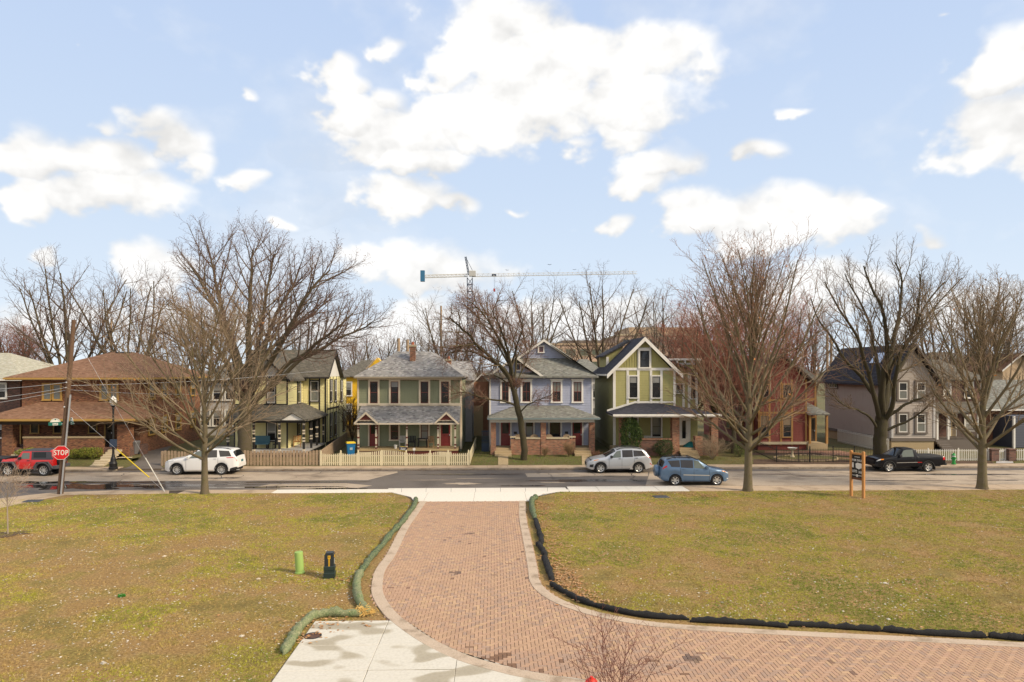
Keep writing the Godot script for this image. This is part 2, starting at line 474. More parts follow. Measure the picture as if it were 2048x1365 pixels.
# ---------- the sky: blue air and cumulus,as light for the scene and as what stands above the roofs ----------
# clouds that stand above the street: bearing,height,half-width and half-height in degrees,density
const CLOUDS:=[
	[0.49,26.51,6.29,2.86,1],[6.36,24.04,8.33,3.31,1],[12.12,24.09,4.87,2.92,1],[10.08,21.04,6.16,2.71,1],[3.01,23.4,6.29,3.36,1],[16.31,23.74,2.35,2.04,0.45],
	[10.49,19.01,3.69,1.67,0.8],[-12.25,22.81,2.06,1.73,1],[-3.9,23.32,2.29,1.59,1],[-11.26,20.24,2.87,1.98,1],[-7.82,18.8,5.31,2.78,1],[-1.18,20.13,6.28,3.14,1],
	[4.27,20.13,5.86,2.22,1],[6.77,18.21,3.75,1.32,0.5],[-6.18,16.81,4.12,1.52,1],[-9.45,21.62,2.43,1.42,0.9],[-8.23,13.83,4.49,1.87,1],[-4.52,13.36,2.91,0.99,0.9],
	[-10.25,12.97,2.82,1.17,0.9],[-25.45,16.93,3.5,2.05,1],[-30.23,14.7,4.86,1.84,1],[-33.87,14.44,2.09,1.93,1],[-29.0,12.67,5.3,1.72,1],[-33.73,11.86,1.68,1.48,1],
	[-23.41,15.63,2.07,1.59,0.9],[-19.57,14.23,1.9,0.92,0.9],[14.14,16.37,3.8,1.7,1],[10.9,15.01,2.45,1.35,0.9],[9.26,11.93,1.98,1.11,0.9],[12.93,15.11,2.82,1.34,0.9],
	[18.45,12.29,5.57,2.22,1],[22.94,12.16,3.27,1.87,1],[26.48,11.12,3.79,2.12,1],[29.51,11.73,1.31,0.78,0.7],[32.68,9.12,2.0,0.98,0.7],[21.84,10.55,4.06,1.14,0.9],
	[21.65,16.87,2.77,1.08,0.9],[24.91,19.47,2.12,0.45,0.45],[37.89,19.22,2.45,2.41,1],[36.22,15.83,3.12,2.39,1],[38.96,16.55,2.38,3.67,1],[-5.35,8.32,6.62,2.24,0.9],
	[-25.45,7.29,3.17,1.84,0.9],[-33.45,7.56,1.47,0.85,0.8],[-17.27,11.79,2.07,0.76,0.55],[0.49,13.43,1.47,0.6,0.4],[-9.04,25.12,2.43,1.35,0.4],[-19.13,20.52,1.84,0.69,0.25],
	[-29.92,17.06,1.83,1.31,0.35],[-32.31,21.32,1.16,0.36,0.25],[34.19,23.67,1.19,0.53,0.3],[-32.59,3.16,5.47,2.08,0.8],[-3.69,3.8,10.82,2.29,0.9],[8.85,3.78,10.32,2.69,0.8],
	[25.79,6.14,5.93,2.27,0.8],[-25.45,3.77,6.0,2.24,0.8],[-15.76,3.24,7.66,2.2,0.8],[34.19,3.56,5.65,2.46,0.8],[18.83,4.04,5.35,2.39,0.7]
]
var _cn:=FastNoiseLite.new()
var _cw:=FastNoiseLite.new()
var _cb:=FastNoiseLite.new()

func sky_at(az: float,el: float,near:Array) -> Color:      # degrees
	var e:=maxf(el,0.0)
	var k:=pow(clampf(e/62.0,0.0,1.0),0.62)
	var air:=Color(0.6,0.69,0.755).lerp(Color(0.26,0.365,0.62),k)
	var dir:=Vector3(sin(deg_to_rad(az))*cos(deg_to_rad(el)),sin(deg_to_rad(el)),-cos(deg_to_rad(az))*cos(deg_to_rad(el)))
	var q:=dir*100.0
	q.y*=1.45
	var det:=_cn.get_noise_3dv(q)
	var puff:=_cw.get_noise_3dv(q)
	# cumulus named above,their outlines pushed about by the turbulence
	az+=_cb.get_noise_3dv(q*3.1)*2.4+det*1.5
	var eb:=el+_cb.get_noise_3dv(q*3.1+Vector3(70,0,0))*1.4+det*0.8
	var dens:=-1.0
	var under:=0.0
	for b in near:
		var dx: float=(az - b[0])/b[2]
		if dx>1.9 or dx<-1.9: continue
		var dy: float=(eb - b[1])/b[3]
		if dy<0.0: dy*=1.15
		var d: float=1.0 - sqrt(dx*dx+dy*dy)
		d=d*1.1+0.15
		if b[4]<1.0: d-=(1.0 - b[4])*0.95
		if d>dens:
			dens=d
			under=clampf(-dy,0.0,1.0)
	# the same weather goes on all round
	var far:=clampf((absf(az - 1.5) - 40.0)/10.0,0.0,1.0)
	far=maxf(far,clampf((el - 31.0)/8.0,0.0,1.0))
	if far>0.0:
		var broad:=_cb.get_noise_3dv(dir*100.0)*2.3+0.1 - clampf((14.0 - el)/30.0,0.0,0.4)+0.35
		dens=maxf(dens,lerpf(-1.0,broad,far))
	dens+=det*0.8+puff*0.22
	var a:=smoothstep(-0.14,0.55,dens)
	var wisp:=clampf((_cw.get_noise_3dv(q*0.35+Vector3(40,7,3))+det*0.3 - 0.12)*0.7,0.0,0.25)
	a=maxf(a,wisp)
	var body:=clampf(dens*0.8,0.0,1.0)
	var shade:=clampf(0.98+puff*0.26+det*0.22 - under*0.15,0.78,1.06)
	var white:=Color(0.765,0.758,0.745)*(shade*lerpf(0.97,1.05,body))
	var haze:=pow(1.0 - clampf(e/16.0,0.0,1.0),2.0)*0.7
	var c:=air.lerp(white,a).lerp(Color(0.7,0.73,0.75),haze*0.5)
	if el<0.0:
		c=c.lerp(Color(0.3,0.28,0.22),clampf(-el/4.0,0.0,1.0))
	return Color(c.r,c.g,c.b,1)

func make_sky() -> PanoramaSkyMaterial:
	for q in [[_cn,0.13,7,3],[_cw,0.045,4,8],[_cb,0.021,3,5]]:
		q[0].noise_type=FastNoiseLite.TYPE_SIMPLEX_SMOOTH; q[0].frequency=q[1]; q[0].seed=q[3]
		q[0].fractal_type=FastNoiseLite.FRACTAL_FBM; q[0].fractal_octaves=q[2]; q[0].fractal_gain=0.55
	var W2:=4096
	var H2:=2048
	var lo:=Image.create(512,256,false,Image.FORMAT_RGBF)
	for y in 256:
		var el:=90.0 - (y+0.5)/256.0*180.0
		for x in 512:
			if el<-6.0:
				lo.set_pixel(x,y,Color(0.3,0.28,0.22)); continue
			var az:=fposmod((x+0.5)/512.0*360.0,360.0)
			if az>180.0: az-=360.0
			lo.set_pixel(x,y,sky_at(az,el,CLOUDS))
	lo.resize(W2,H2,Image.INTERPOLATE_CUBIC)
	# the part above the street in finer grain
	var half:=480
	var y0:=640
	var y1:=1040
	for y in range(y0,y1):
		var el:=90.0 - (y+0.5)/H2*180.0
		var near:Array=[]
		for b in CLOUDS:
			if absf(el - b[1])<b[3]*2.0: near.append(b)
		for x in range(-half,half):
			lo.set_pixel(posmod(x,W2),y,sky_at((x+0.5)/W2*360.0,el,near))
	var m:=PanoramaSkyMaterial.new()
	m.panorama=ImageTexture.create_from_image(lo)
	return m

func make_view() -> void:
	var cam:=Camera3D.new()
	cam.name="camera"
	cam.projection=Camera3D.PROJECTION_FRUSTUM
	cam.near=0.1; cam.far=3000.0
	cam.size=0.1*1365.0/F
	cam.frustum_offset=Vector2(0,0.1*58.5/F)
	cam.position=Vector3(0,EYE,0)
	cam.rotation.y=-YAW
	add_child(cam)
	cam.current=true
	var e:=Environment.new()
	e.background_mode=Environment.BG_SKY
	var s:=Sky.new()
	s.sky_material=make_sky()
	e.sky=s
	e.background_energy_multiplier=0.455
	e.tonemap_mode=Environment.TONE_MAPPER_LINEAR
	e.tonemap_exposure=2.95
	e.sdfgi_enabled=true; e.ssao_enabled=true; e.ssil_enabled=true
	var we:=WorldEnvironment.new()
	we.name="world"; we.environment=e
	add_child(we)
	var sun:=DirectionalLight3D.new()
	sun.name="sun"
	sun.light_color=Color(1.0,0.93,0.82)
	sun.light_energy=0.5
	sun.light_angular_distance=11.0
	sun.shadow_enabled=true
	add_child(sun)
	# high over the right shoulder
	sun.look_at_from_position(Vector3(66,56,36),Vector3.ZERO,Vector3.UP)
# ---------- bare trees ----------

class BareTree:
	var rng:=RandomNumberGenerator.new()
	var wood:=MB.new()
	var twig:=MB.new()
	var tips:Array=[]
	# one entry per level of branching
	var count:=[0,9,8,4]
	var angle:=[0.5,0.75,0.75,0.8]
	var ratio:=[0.0,0.42,0.45,0.5]
	var wander:=[0.09,0.12,0.16,0.2]
	var lift:=[0.05,0.06,0.05,0.03]
	var segs:=[8,5,3,2]
	var twig_r:=0.006
	var from_t:=0.2
	var cols:=[Color(0.2,0.155,0.1),Color(0.2,0.15,0.1),Color(0.23,0.165,0.11),Color(0.25,0.17,0.115)]
	func rnd(a: float,b: float) -> float: return rng.randf_range(a,b)
	func rvec() -> Vector3:
		return Vector3(rng.randf_range(-1,1),rng.randf_range(-1,1),rng.randf_range(-1,1))
	# grows from p and lets its side shoots grow; returns nothing,fills the two builders
	func grow(p:Vector3,dir:Vector3,length: float,r0: float,lvl: int) -> void:
		var ns: int=segs[lvl]
		var pts:Array=[p]
		var rr:Array=[r0]
		var d:=dir
		var r1: float=maxf(r0*(0.3 if lvl<3 else 0.5),twig_r*0.75)
		for i in ns:
			d=(d+rvec()*wander[lvl]+Vector3(0,lift[lvl],0)).normalized()
			pts.append(pts[i]+d*(length/ns))
			rr.append(lerpf(r0,r1,(i+1.0)/ns))
		skin(pts,rr,lvl)
		shoots(pts,rr,length,lvl)
	func skin(pts:Array,rr:Array,lvl: int) -> void:
		var mb:MB=wood if lvl<=0 else twig
		mb.col=cols[lvl]*rnd(0.8,1.2) if lvl>0 else Color(1,1,1)
		if lvl>=2: thin(mb,pts,rr)
		else: mb.tube(pts,rr,7 if lvl==0 else 4,false)
	# three-sided shoot,cheap
	func thin(mb:MB,pts:Array,rr:Array) -> void:
		var b:=mb.v.size()
		var d:Vector3=(pts[pts.size() - 1] - pts[0]).normalized()
		var x:=d.cross(Vector3(0.3,0.9,0.2)).normalized()
		var y:=d.cross(x)
		var o:=[x,x*-0.5+y*0.866,x*-0.5 - y*0.866]
		var cc:=mb.col
		for k in pts.size():
			for j in 3:
				mb.v.append(pts[k]+o[j]*rr[k]); mb.n.append(o[j]); mb.c.append(cc); mb.t.append(Vector2(0,0))
		for k in range(1,pts.size()):
			for j in 3:
				var p0:=b+(k - 1)*3+j
				var p1:=b+(k - 1)*3+(j+1) % 3
				mb.ix.append_array([p0,p1+3,p1,p0,p0+3,p1+3])
	func shoots(pts:Array,rr:Array,length: float,lvl: int,t0:=-1.0) -> void:
		if lvl+1>=count.size():
			tips.append(pts[pts.size() - 1])
			return
		var n: int=count[lvl+1]
		var az:=rnd(0,TAU)
		if t0<0: t0=from_t
		for k in n:
			var t:=lerpf(t0,0.98,(k+rnd(0.1,0.9))/n)
			var f:=t*(pts.size() - 1)
			var i:=mini(int(f),pts.size() - 2)
			var q:Vector3=pts[i].lerp(pts[i+1],f - i)
			var r: float=lerpf(rr[i],rr[i+1],f - i)
			var d:Vector3=(pts[i+1] - pts[i]).normalized()
			az+=2.4+rnd(-0.5,0.5)
			var x:=d.cross(Vector3(0.2,0.3,0.93)).normalized()
			var y:=d.cross(x)
			var a: float=angle[lvl+1]*rnd(0.7,1.2)
			var side:=(x*cos(az)+y*sin(az))
			var nd:=(d*cos(a)+side*sin(a)).normalized()
			var ln: float=length*ratio[lvl+1]*(1.15 - 0.55*t)*rnd(0.7,1.25)
			grow(q,nd,ln,maxf(minf(r*0.62,ln*0.016+0.003),twig_r),lvl+1)
	# a limb that follows given points
	func limb(pts:Array,r0: float,r1: float,t0:=0.25) -> void:
		var fine:Array=[]
		var rr:Array=[]
		var total:=0.0
		for i in range(pts.size() - 1):
			var a:Vector3=pts[maxi(i - 1,0)]
			var b:Vector3=pts[i]
			var c:Vector3=pts[i+1]
			var e:Vector3=pts[mini(i+2,pts.size() - 1)]
			for k in 3:
				var q:=b.cubic_interpolate(c,a,e,k/3.0)
				fine.append(q+rvec()*minf(0.05,r0*0.3))
			total+=b.distance_to(c)
		fine.append(pts[pts.size() - 1])
		for i in fine.size():
			rr.append(lerpf(r0,r1,pow(float(i)/(fine.size() - 1),0.8)))
		wood.tube(fine,rr,8,true)
		shoots(fine,rr,total,0,t0)

func finish_tree(tr:BareTree,called:String,label:String,at:Vector3,bark:Material,group:="",leaves:=0,leaf_col:=Color(0.5,0.2,0.05)) -> Node3D:
	var o:=thing(called,label,"tree",at,0.0,group)
	obj("trunk",tr.wood,bark,o)
	obj("crown",tr.twig,M.vertex,o)
	if leaves>0 and tr.tips.size():
		var lf:=MB.new()
		for i in leaves:
			var p:Vector3=tr.tips[tr.rng.randi() % tr.tips.size()]
			leaf_quad(lf,p,0.09,leaf_col*tr.rnd(0.6,1.3),tr.rng)
		var l:=obj("dead_leaves",lf,M.leaf,o)
		l.set_meta("kind","stuff")
	return o

func leaf_quad(mb:MB,p:Vector3,s: float,cc:Color,r:RandomNumberGenerator) -> void:
	var x:=Vector3(r.randf_range(-1,1),r.randf_range(-1,1),r.randf_range(-1,1)).normalized()
	var y:=x.cross(Vector3(r.randf_range(-1,1),r.randf_range(-1,1),r.randf_range(-1,1))).normalized()
	mb.col=cc
	mb.poly([p - x*s,p - y*s*0.5,p+x*s,p+y*s*0.5])
# leader with ascending limbs: the young maples along the kerb

func kerb_maple(sd: int,base:Vector3,h: float,r: float,clear: float,spread: float,limbs: int,steep: float,low_spread: float,cols:Array=[]) -> BareTree:
	var tr:=BareTree.new()
	tr.rng.seed=sd
	if cols.size(): tr.cols=cols
	tr.count=[0,9,5,3]; tr.ratio=[0,0.46,0.5,0.5]; tr.twig_r=0.0075; tr.angle=[0.5,0.6,0.65,0.7]; tr.wander=[0.085,0.12,0.14,0.18]
	var pts:Array=[]
	var rr:Array=[]
	var n:=12
	var lean:=Vector3(tr.rnd(-0.02,0.02),0,tr.rnd(-0.02,0.02))
	for i in n+1:
		var t:=float(i)/n
		pts.append(base+Vector3(0,-0.1+(h*0.86)*t,0)+lean*h*t+tr.rvec()*Vector3(1,0,1)*0.09*h/12.0*smoothstep(0.15,0.6,t))
		rr.append(r*(1.45 if i==0 else 1.0)*pow(1.0 - t*0.93,0.9))
	pts.insert(1,base+Vector3(0,0.22,0)); rr.insert(1,r*1.12)
	tr.wood.tube(pts,rr,12,true)
	tr.shoots(pts,rr,h*0.2,0,0.6)
	var az:=tr.rnd(0,TAU)
	for k in limbs:
		var t:=pow((k+tr.rnd(0.0,0.8))/limbs,1.15)
		var y:=lerpf(clear,h*0.66,t)
		az+=2.4+tr.rnd(-0.4,0.4)
		var f:=clampf((y+0.1)/(h*0.86),0,1)*n
		var i:=mini(int(f)+1,pts.size() - 2)
		var p:Vector3=pts[i].lerp(pts[i+1],f - int(f))
		p.y=base.y+y
		var out:=lerpf(low_spread,steep,smoothstep(0.0,0.45,t))     # run per rise
		var d:=Vector3(cos(az)*out,1.0,sin(az)*out).normalized()
		var room:=(h - y)/maxf(d.y,0.3)
		var len_:=minf(room*0.8,0.85*spread/maxf(sqrt(1 - d.y*d.y),0.15))*tr.rnd(0.82,1.08)
		tr.lift[0]=0.07 if t<0.3 else 0.035
		tr.grow(p - d*0.1,d,len_,r*lerpf(0.42,0.2,t),0)
	return tr
# several heavy limbs from a short trunk,upward and outward,for the trees behind the roofs

func spreading(sd: int,h: float,w: float,fork: float,r: float,limbs: int,cnt:Array,cols:Array) -> BareTree:
	var tr:=BareTree.new()
	tr.rng.seed=sd
	tr.count=cnt
	if cols.size(): tr.cols=cols
	tr.twig_r=0.0105
	tr.segs=[9,5,3,1]
	tr.wood.tube([Vector3(0,-0.3,0),Vector3(0,0.4,0),Vector3(0.05,fork*0.6,0.03),Vector3(0,fork+0.4,0)],[r*1.3,r*1.05,r*0.95,r*0.8],9,true)
	for k in limbs:
		var az:=TAU*(k+tr.rnd(-0.3,0.3))/limbs
		var o:=tr.rnd(0.25,1.0)*w/h*0.75
		var d:=Vector3(cos(az)*o,1,sin(az)*o).normalized()
		tr.lift[0]=tr.rnd(0.02,0.09)
		tr.grow(Vector3(0,fork - 0.2+tr.rnd(-0.5,0.5),0),d,(h - fork)/d.y*tr.rnd(0.85,1.05),r*tr.rnd(0.4,0.6),0)
	return tr

func rooted(tr:BareTree,at:Vector3) -> void:
	for i in tr.tips.size(): tr.tips[i]+=at
# puffs of foliage: small leaves through a volume of given half-axes

func foliage(mb:MB,at:Vector3,half:Vector3,n: int,size: float,dark:Color,light:Color,r:RandomNumberGenerator,rough:=0.25,upright:=false) -> void:
	var lump:=FastNoiseLite.new()
	lump.frequency=1.3/half.length(); lump.seed=r.randi() % 9999
	for i in n:
		var d:=Vector3(r.randf_range(-1,1),r.randf_range(-1,1),r.randf_range(-1,1))
		if d.length()>1.0 or d.length()<0.05: continue
		var e:=d.normalized()*pow(d.length(),0.45)
		var k:=1.0+lump.get_noise_3dv(e*half*2.0)*rough*3.0
		var p:=at+e*half*k
		var cc:=dark.lerp(light,r.randf())
		mb.col=cc
		var x:=Vector3(r.randf_range(-1,1),r.randf_range(-1,1),r.randf_range(-1,1))
		if upright: x=Vector3(e.x*0.6,1.0,e.z*0.6)+x*0.5
		x=x.normalized()
		var y:=x.cross(Vector3(r.randf_range(-1,1),r.randf_range(-1,1),r.randf_range(-1,1))).normalized()
		var s:=size*r.randf_range(0.6,1.3)
		mb.poly([p - x*s,p - y*s*0.4,p+x*s,p+y*s*0.4])

func shrub(called:String,label:String,at:Vector3,half:Vector3,n: int,size: float,dark:Color,light:Color,group:="",upright:=false) -> Node3D:
	var o:=thing(called,label,"shrub",at,0.0,group)
	var st:=MB.new()
	for k in 5:
		var a:=TAU*k/5.0
		st.tube([at+Vector3(cos(a)*0.06,-0.05,sin(a)*0.06),at+Vector3(cos(a)*half.x*0.5,half.y*1.1,sin(a)*half.z*0.5)],[0.025,0.012],5)
	obj("stem",st,M.bark,o)
	var f:=MB.new()
	foliage(f,at+Vector3(0,half.y,0),half,n,size,dark,light,rng,0.16,upright)
	obj("foliage",f,M.leaf,o)
	return o
# bare,many-stemmed

func twiggy(called:String,label:String,at:Vector3,h: float,w: float,stems: int,sd: int,cols:Array,tw:=0.004,group:="") -> Node3D:
	var tr:=BareTree.new()
	tr.rng.seed=sd; tr.cols=cols; tr.twig_r=tw
	tr.count=[0,7,5]; tr.segs=[6,4,3]
	tr.ratio=[0,0.45,0.45]
	for k in stems:
		var az:=TAU*k/stems+tr.rnd(-0.4,0.4)
		var o:=tr.rnd(0.15,1.0)*w/h
		var d:=Vector3(cos(az)*o,1,sin(az)*o).normalized()
		var pts:Array=[at+d*0.03 - Vector3(0,0.05,0)]
		var rr:Array=[tw*2.2]
		var dd:=d
		var L:=h*tr.rnd(0.65,1.0)
		for i in 6:
			dd=(dd+tr.rvec()*0.1+Vector3(0,0.03,0)).normalized()
			pts.append(pts[i]+dd*L/6.0); rr.append(lerpf(tw*2.2,tw,(i+1)/6.0))
		tr.wood.col=cols[0]
		tr.wood.tube(pts,rr,5,false)
		tr.shoots(pts,rr,L,0,0.2)
	var o2:=thing(called,label,"shrub",at,0.0,group)
	obj("stems",tr.wood,M.vertex,o2)
	obj("twigs",tr.twig,M.vertex,o2)
	return o2
# ---------- house pieces; everything is laid out on a wall frame (x right,y up,z outwards) ----------

func wall_core(parent:Node3D,x0: float,x1: float,y0: float,y1: float,d0: float,d1: float,m:Material,called:="wall") -> MeshInstance3D:
	var b:=MB.new()
	b.box(Vector3(x0,y0,-d1),Vector3(x1,y1,-d0))
	return obj(called,b,m,parent)
# lapped boards on a wall; `taper` narrows them to a point at the top (a gable)

func boards(parent:Node3D,fr:Transform3D,x0: float,x1: float,y0: float,y1: float,m:Material,taper:=false,e:=0.14,called:="siding") -> MeshInstance3D:
	var b:=MB.new()
	b.xf=fr
	var y:=y0
	while y<y1 - 0.01:
		var ye:=minf(y+e,y1)
		var l0:=x0; var r0:=x1; var l1:=x0; var r1:=x1
		if taper:
			var k0:=(y - y0)/(y1 - y0)*(x1 - x0)/2.0
			var k1:=(ye - y0)/(y1 - y0)*(x1 - x0)/2.0
			l0+=k0; r0-=k0; l1+=k1; r1-=k1
		b.quad(Vector3(l0,y,0.042),Vector3(r0,y,0.042),Vector3(r1,ye,0.006),Vector3(l1,ye,0.006))
		b.quad(Vector3(l0,y,0.004),Vector3(r0,y,0.004),Vector3(r0,y,0.042),Vector3(l0,y,0.042))
		y=ye
	return obj(called,b,m,parent)

func trim(parent:Node3D,called:String,fr:Transform3D,rects:Array,m:Material,z0:=0.0,z1:=0.05) -> MeshInstance3D:
	var b:=MB.new()
	b.xf=fr
	z1+=0.015
	for r in rects: b.box(Vector3(r[0],r[1],z0),Vector3(r[2],r[3],z1))
	return obj(called,b,m,parent)
# casing with a sash,a meeting rail,glass and what hangs behind it

func window(parent:Node3D,fr:Transform3D,x0: float,x1: float,y0: float,y1: float,casing:Material,sash:Material,o:={}) -> MeshInstance3D:
	var cw: float=o.get("casing",0.11)
	var zz: float=o.get("z",0.0)+0.043
	var b:=MB.new()
	b.xf=fr
	var pz:=0.065+zz
	b.box(Vector3(x0 - cw,y0,zz),Vector3(x0,y1,pz))
	b.box(Vector3(x1,y0,zz),Vector3(x1+cw,y1,pz))
	b.box(Vector3(x0 - cw,y1,zz),Vector3(x1+cw,y1+cw*1.1,pz+0.003))
	b.box(Vector3(x0 - cw - 0.03,y0 - cw*0.8,zz),Vector3(x1+cw+0.03,y0,pz+0.035))
	if o.get("hood",false):
		b.box(Vector3(x0 - cw - 0.08,y1+cw*1.1,zz),Vector3(x1+cw+0.08,y1+cw*1.1+0.09,pz+0.09))
	var w:=obj("window",b,casing,parent)
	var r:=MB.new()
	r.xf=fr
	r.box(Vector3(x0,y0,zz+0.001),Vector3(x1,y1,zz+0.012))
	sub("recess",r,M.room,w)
	var sh: float=o.get("shade",0.0)
	if sh!=0.0:
		var c:=MB.new()
		c.xf=fr
		if sh>0: c.box(Vector3(x0+0.02,y1 - (y1 - y0)*sh,zz+0.013),Vector3(x1 - 0.02,y1,zz+0.02))
		else: c.box(Vector3(x0+0.02,y0,zz+0.013),Vector3(x1 - 0.02,y0 - (y1 - y0)*sh,zz+0.02))
		sub("window_shade",c,o.get("shade_mat",M.blind),w)
	var s:=MB.new()
	s.xf=fr
	var f: float=o.get("sash",0.05)
	var ym:=lerpf(y0,y1,0.5)
	for q in [[x0,y0,x0+f,y1],[x1 - f,y0,x1,y1],[x0+f,y0,x1 - f,y0+f],[x0+f,y1 - f,x1 - f,y1]]:
		s.box(Vector3(q[0],q[1],zz+0.021),Vector3(q[2],q[3],zz+0.05))
	if o.get("rail",true): s.box(Vector3(x0+f,ym - f/2,zz+0.021),Vector3(x1 - f,ym+f/2,zz+0.052))
	for k in o.get("bars",0):
		var xm:=lerpf(x0,x1,(k+1.0)/(o.bars+1.0))
		s.box(Vector3(xm - 0.015,y0+f,zz+0.024),Vector3(xm+0.015,y1 - f,zz+0.047))
	sub("sash",s,sash,w)
	var g:=MB.new()
	g.xf=fr
	g.quad(Vector3(x0+0.01,y0+0.01,zz+0.034),Vector3(x1 - 0.01,y0+0.01,zz+0.034),Vector3(x1 - 0.01,y1 - 0.01,zz+0.034),Vector3(x0+0.01,y1 - 0.01,zz+0.034))
	sub("pane",g,M.pane,w)
	return w

func door(parent:Node3D,fr:Transform3D,x0: float,x1: float,y0: float,y1: float,casing:Material,leaf:Material,glass:=0.45,label:="") -> MeshInstance3D:
	fr.origin+=fr.basis.z*0.043
	var c:=MB.new()
	c.xf=fr
	for q in [[x0 - 0.12,y0,x0,y1+0.12],[x1,y0,x1+0.12,y1+0.12],[x0,y1,x1,y1+0.12]]:
		c.box(Vector3(q[0],q[1],0),Vector3(q[2],q[3],0.07))
	var dr:=obj("door",c,casing,parent)
	if label: dr.set_meta("label",label)
	var b:=MB.new()
	b.xf=fr
	var w:=x1 - x0
	var yg:=lerpf(y1,y0,glass)
	b.box(Vector3(x0,y0,0),Vector3(x1,y1,0.02))
	for q in [[x0,y0,x0+0.12,y1],[x1 - 0.12,y0,x1,y1],[x0+0.12,y1 - 0.13,x1 - 0.12,y1],[x0+0.12,yg - 0.13,x1 - 0.12,yg],[x0+0.12,y0,x1 - 0.12,y0+0.2]]:
		b.box(Vector3(q[0],q[1],0.02),Vector3(q[2],q[3],0.045))
	sub("door_leaf",b,leaf,dr)
	if glass>0.05:
		var g:=MB.new()
		g.xf=fr
		g.box(Vector3(x0+0.12,yg,0.02),Vector3(x1 - 0.12,y1 - 0.13,0.024))
		sub("door_glass",g,M.car_glass,dr)
	var h:=MB.new()
	h.xf=fr
	h.cbox(Vector3(x1 - 0.07,lerpf(y0,y1,0.45),0.07),Vector3(0.05,0.12,0.05))
	sub("handle",h,M.galvanised,dr)
	return dr
# four planes round a rectangle,ridge along x (rx0..rx1) at depth rd,or a pyramid when both are equal

func hip_roof(parent:Node3D,x0: float,x1: float,d0: float,d1: float,ye: float,rx0: float,rx1: float,rd0: float,rd1: float,yr: float,m:Material,called:="roof") -> MeshInstance3D:
	var b:=MB.new()
	var a:=Vector3(x0,ye,-d0); var c:=Vector3(x1,ye,-d0); var e:=Vector3(x1,ye,-d1); var g:=Vector3(x0,ye,-d1)
	var r0:=Vector3(rx0,yr,-rd0); var r1:=Vector3(rx1,yr,-rd0); var r2:=Vector3(rx1,yr,-rd1); var r3:=Vector3(rx0,yr,-rd1)
	b.roof([a,c,r1,r0]); b.roof([c,e,r2,r1]); b.roof([e,g,r3,r2]); b.roof([g,a,r0,r3])
	if absf(rd1 - rd0)>0.05 and absf(rx1 - rx0)>0.05: b.roof([r0,r1,r2,r3],0.05)
	return obj(called,b,m,parent)
# gable roof,ridge running away from the street

func gable_roof(parent:Node3D,x0: float,x1: float,d0: float,d1: float,ye: float,yr: float,m:Material,called:="roof",xr:=INF) -> MeshInstance3D:
	var b:=MB.new()
	var xm:=(x0+x1)/2.0 if xr==INF else xr
	b.roof([Vector3(x0,ye,-d0),Vector3(xm,yr,-d0),Vector3(xm,yr,-d1),Vector3(x0,ye,-d1)],0.16)
	b.roof([Vector3(x1,ye,-d1),Vector3(xm,yr,-d1),Vector3(xm,yr,-d0),Vector3(x1,ye,-d0)],0.16)
	return obj(called,b,m,parent)
# sloping boards along a gable's two edges

func rake(parent:Node3D,fr:Transform3D,x0: float,x1: float,ye: float,yr: float,m:Material,w:=0.28,z0:=0.0,z1:=0.06,called:="rake_board") -> MeshInstance3D:
	var b:=MB.new()
	b.xf=fr
	var xm:=(x0+x1)/2.0
	b.slab([Vector2(x0,ye - w),Vector2(xm,yr - w),Vector2(xm,yr),Vector2(x0,ye)],z0,z1)
	b.slab([Vector2(xm,yr - w),Vector2(x1,ye - w),Vector2(x1,ye),Vector2(xm,yr)],z0,z1)
	return obj(called,b,m,parent)

func gable_face(parent:Node3D,fr:Transform3D,x0: float,x1: float,y0: float,y1: float,m:Material,z0:=-0.1,z1:=0.0,called:="gable") -> MeshInstance3D:
	var b:=MB.new()
	b.xf=fr
	b.slab([Vector2(x0,y0),Vector2(x1,y0),Vector2((x0+x1)/2,y1)],z0,z1)
	return obj(called,b,m,parent)

func part_box(parent:Node3D,called:String,lo:Vector3,hi:Vector3,m:Material) -> MeshInstance3D:
	var b:=MB.new()
	b.box(lo,hi)
	return obj(called,b,m,parent)

func steps(parent:Node3D,x0: float,x1: float,d_top: float,y_low: float,y_top: float,n: int,m:Material,tread:=0.3) -> void:
	for k in n:
		var b:=MB.new()
		var y:=lerpf(y_low,y_top,(k+1.0)/(n+1.0))
		b.bevel_box(Vector3(x0,y_low - 0.2,-d_top+0.002*k),Vector3(x1,y,-d_top+tread*(n - k)),0.015)
		obj("step",b,m,parent)
# slim porch post with painted bands

func banded_post(parent:Node3D,x: float,d: float,y0: float,y1: float,w: float,m:Material,band:Material,at:Array) -> void:
	var b:=MB.new()
	b.box(Vector3(x - w/2,y0,-d - w/2),Vector3(x+w/2,y1,-d+w/2))
	var o:=obj("porch_post",b,m,parent)
	for t in at:
		var k:=MB.new()
		k.cbox(Vector3(x,lerpf(y0,y1,t),-d),Vector3(w+0.03,0.12,w+0.03))
		sub("band",k,band,o)
# ---------- ground,street,drive ----------
const KERB_FAR:=49.95
const WALK_FAR:=51.4
const LAWN_EDGE:=40.3
const KERB_NEAR:=42.2

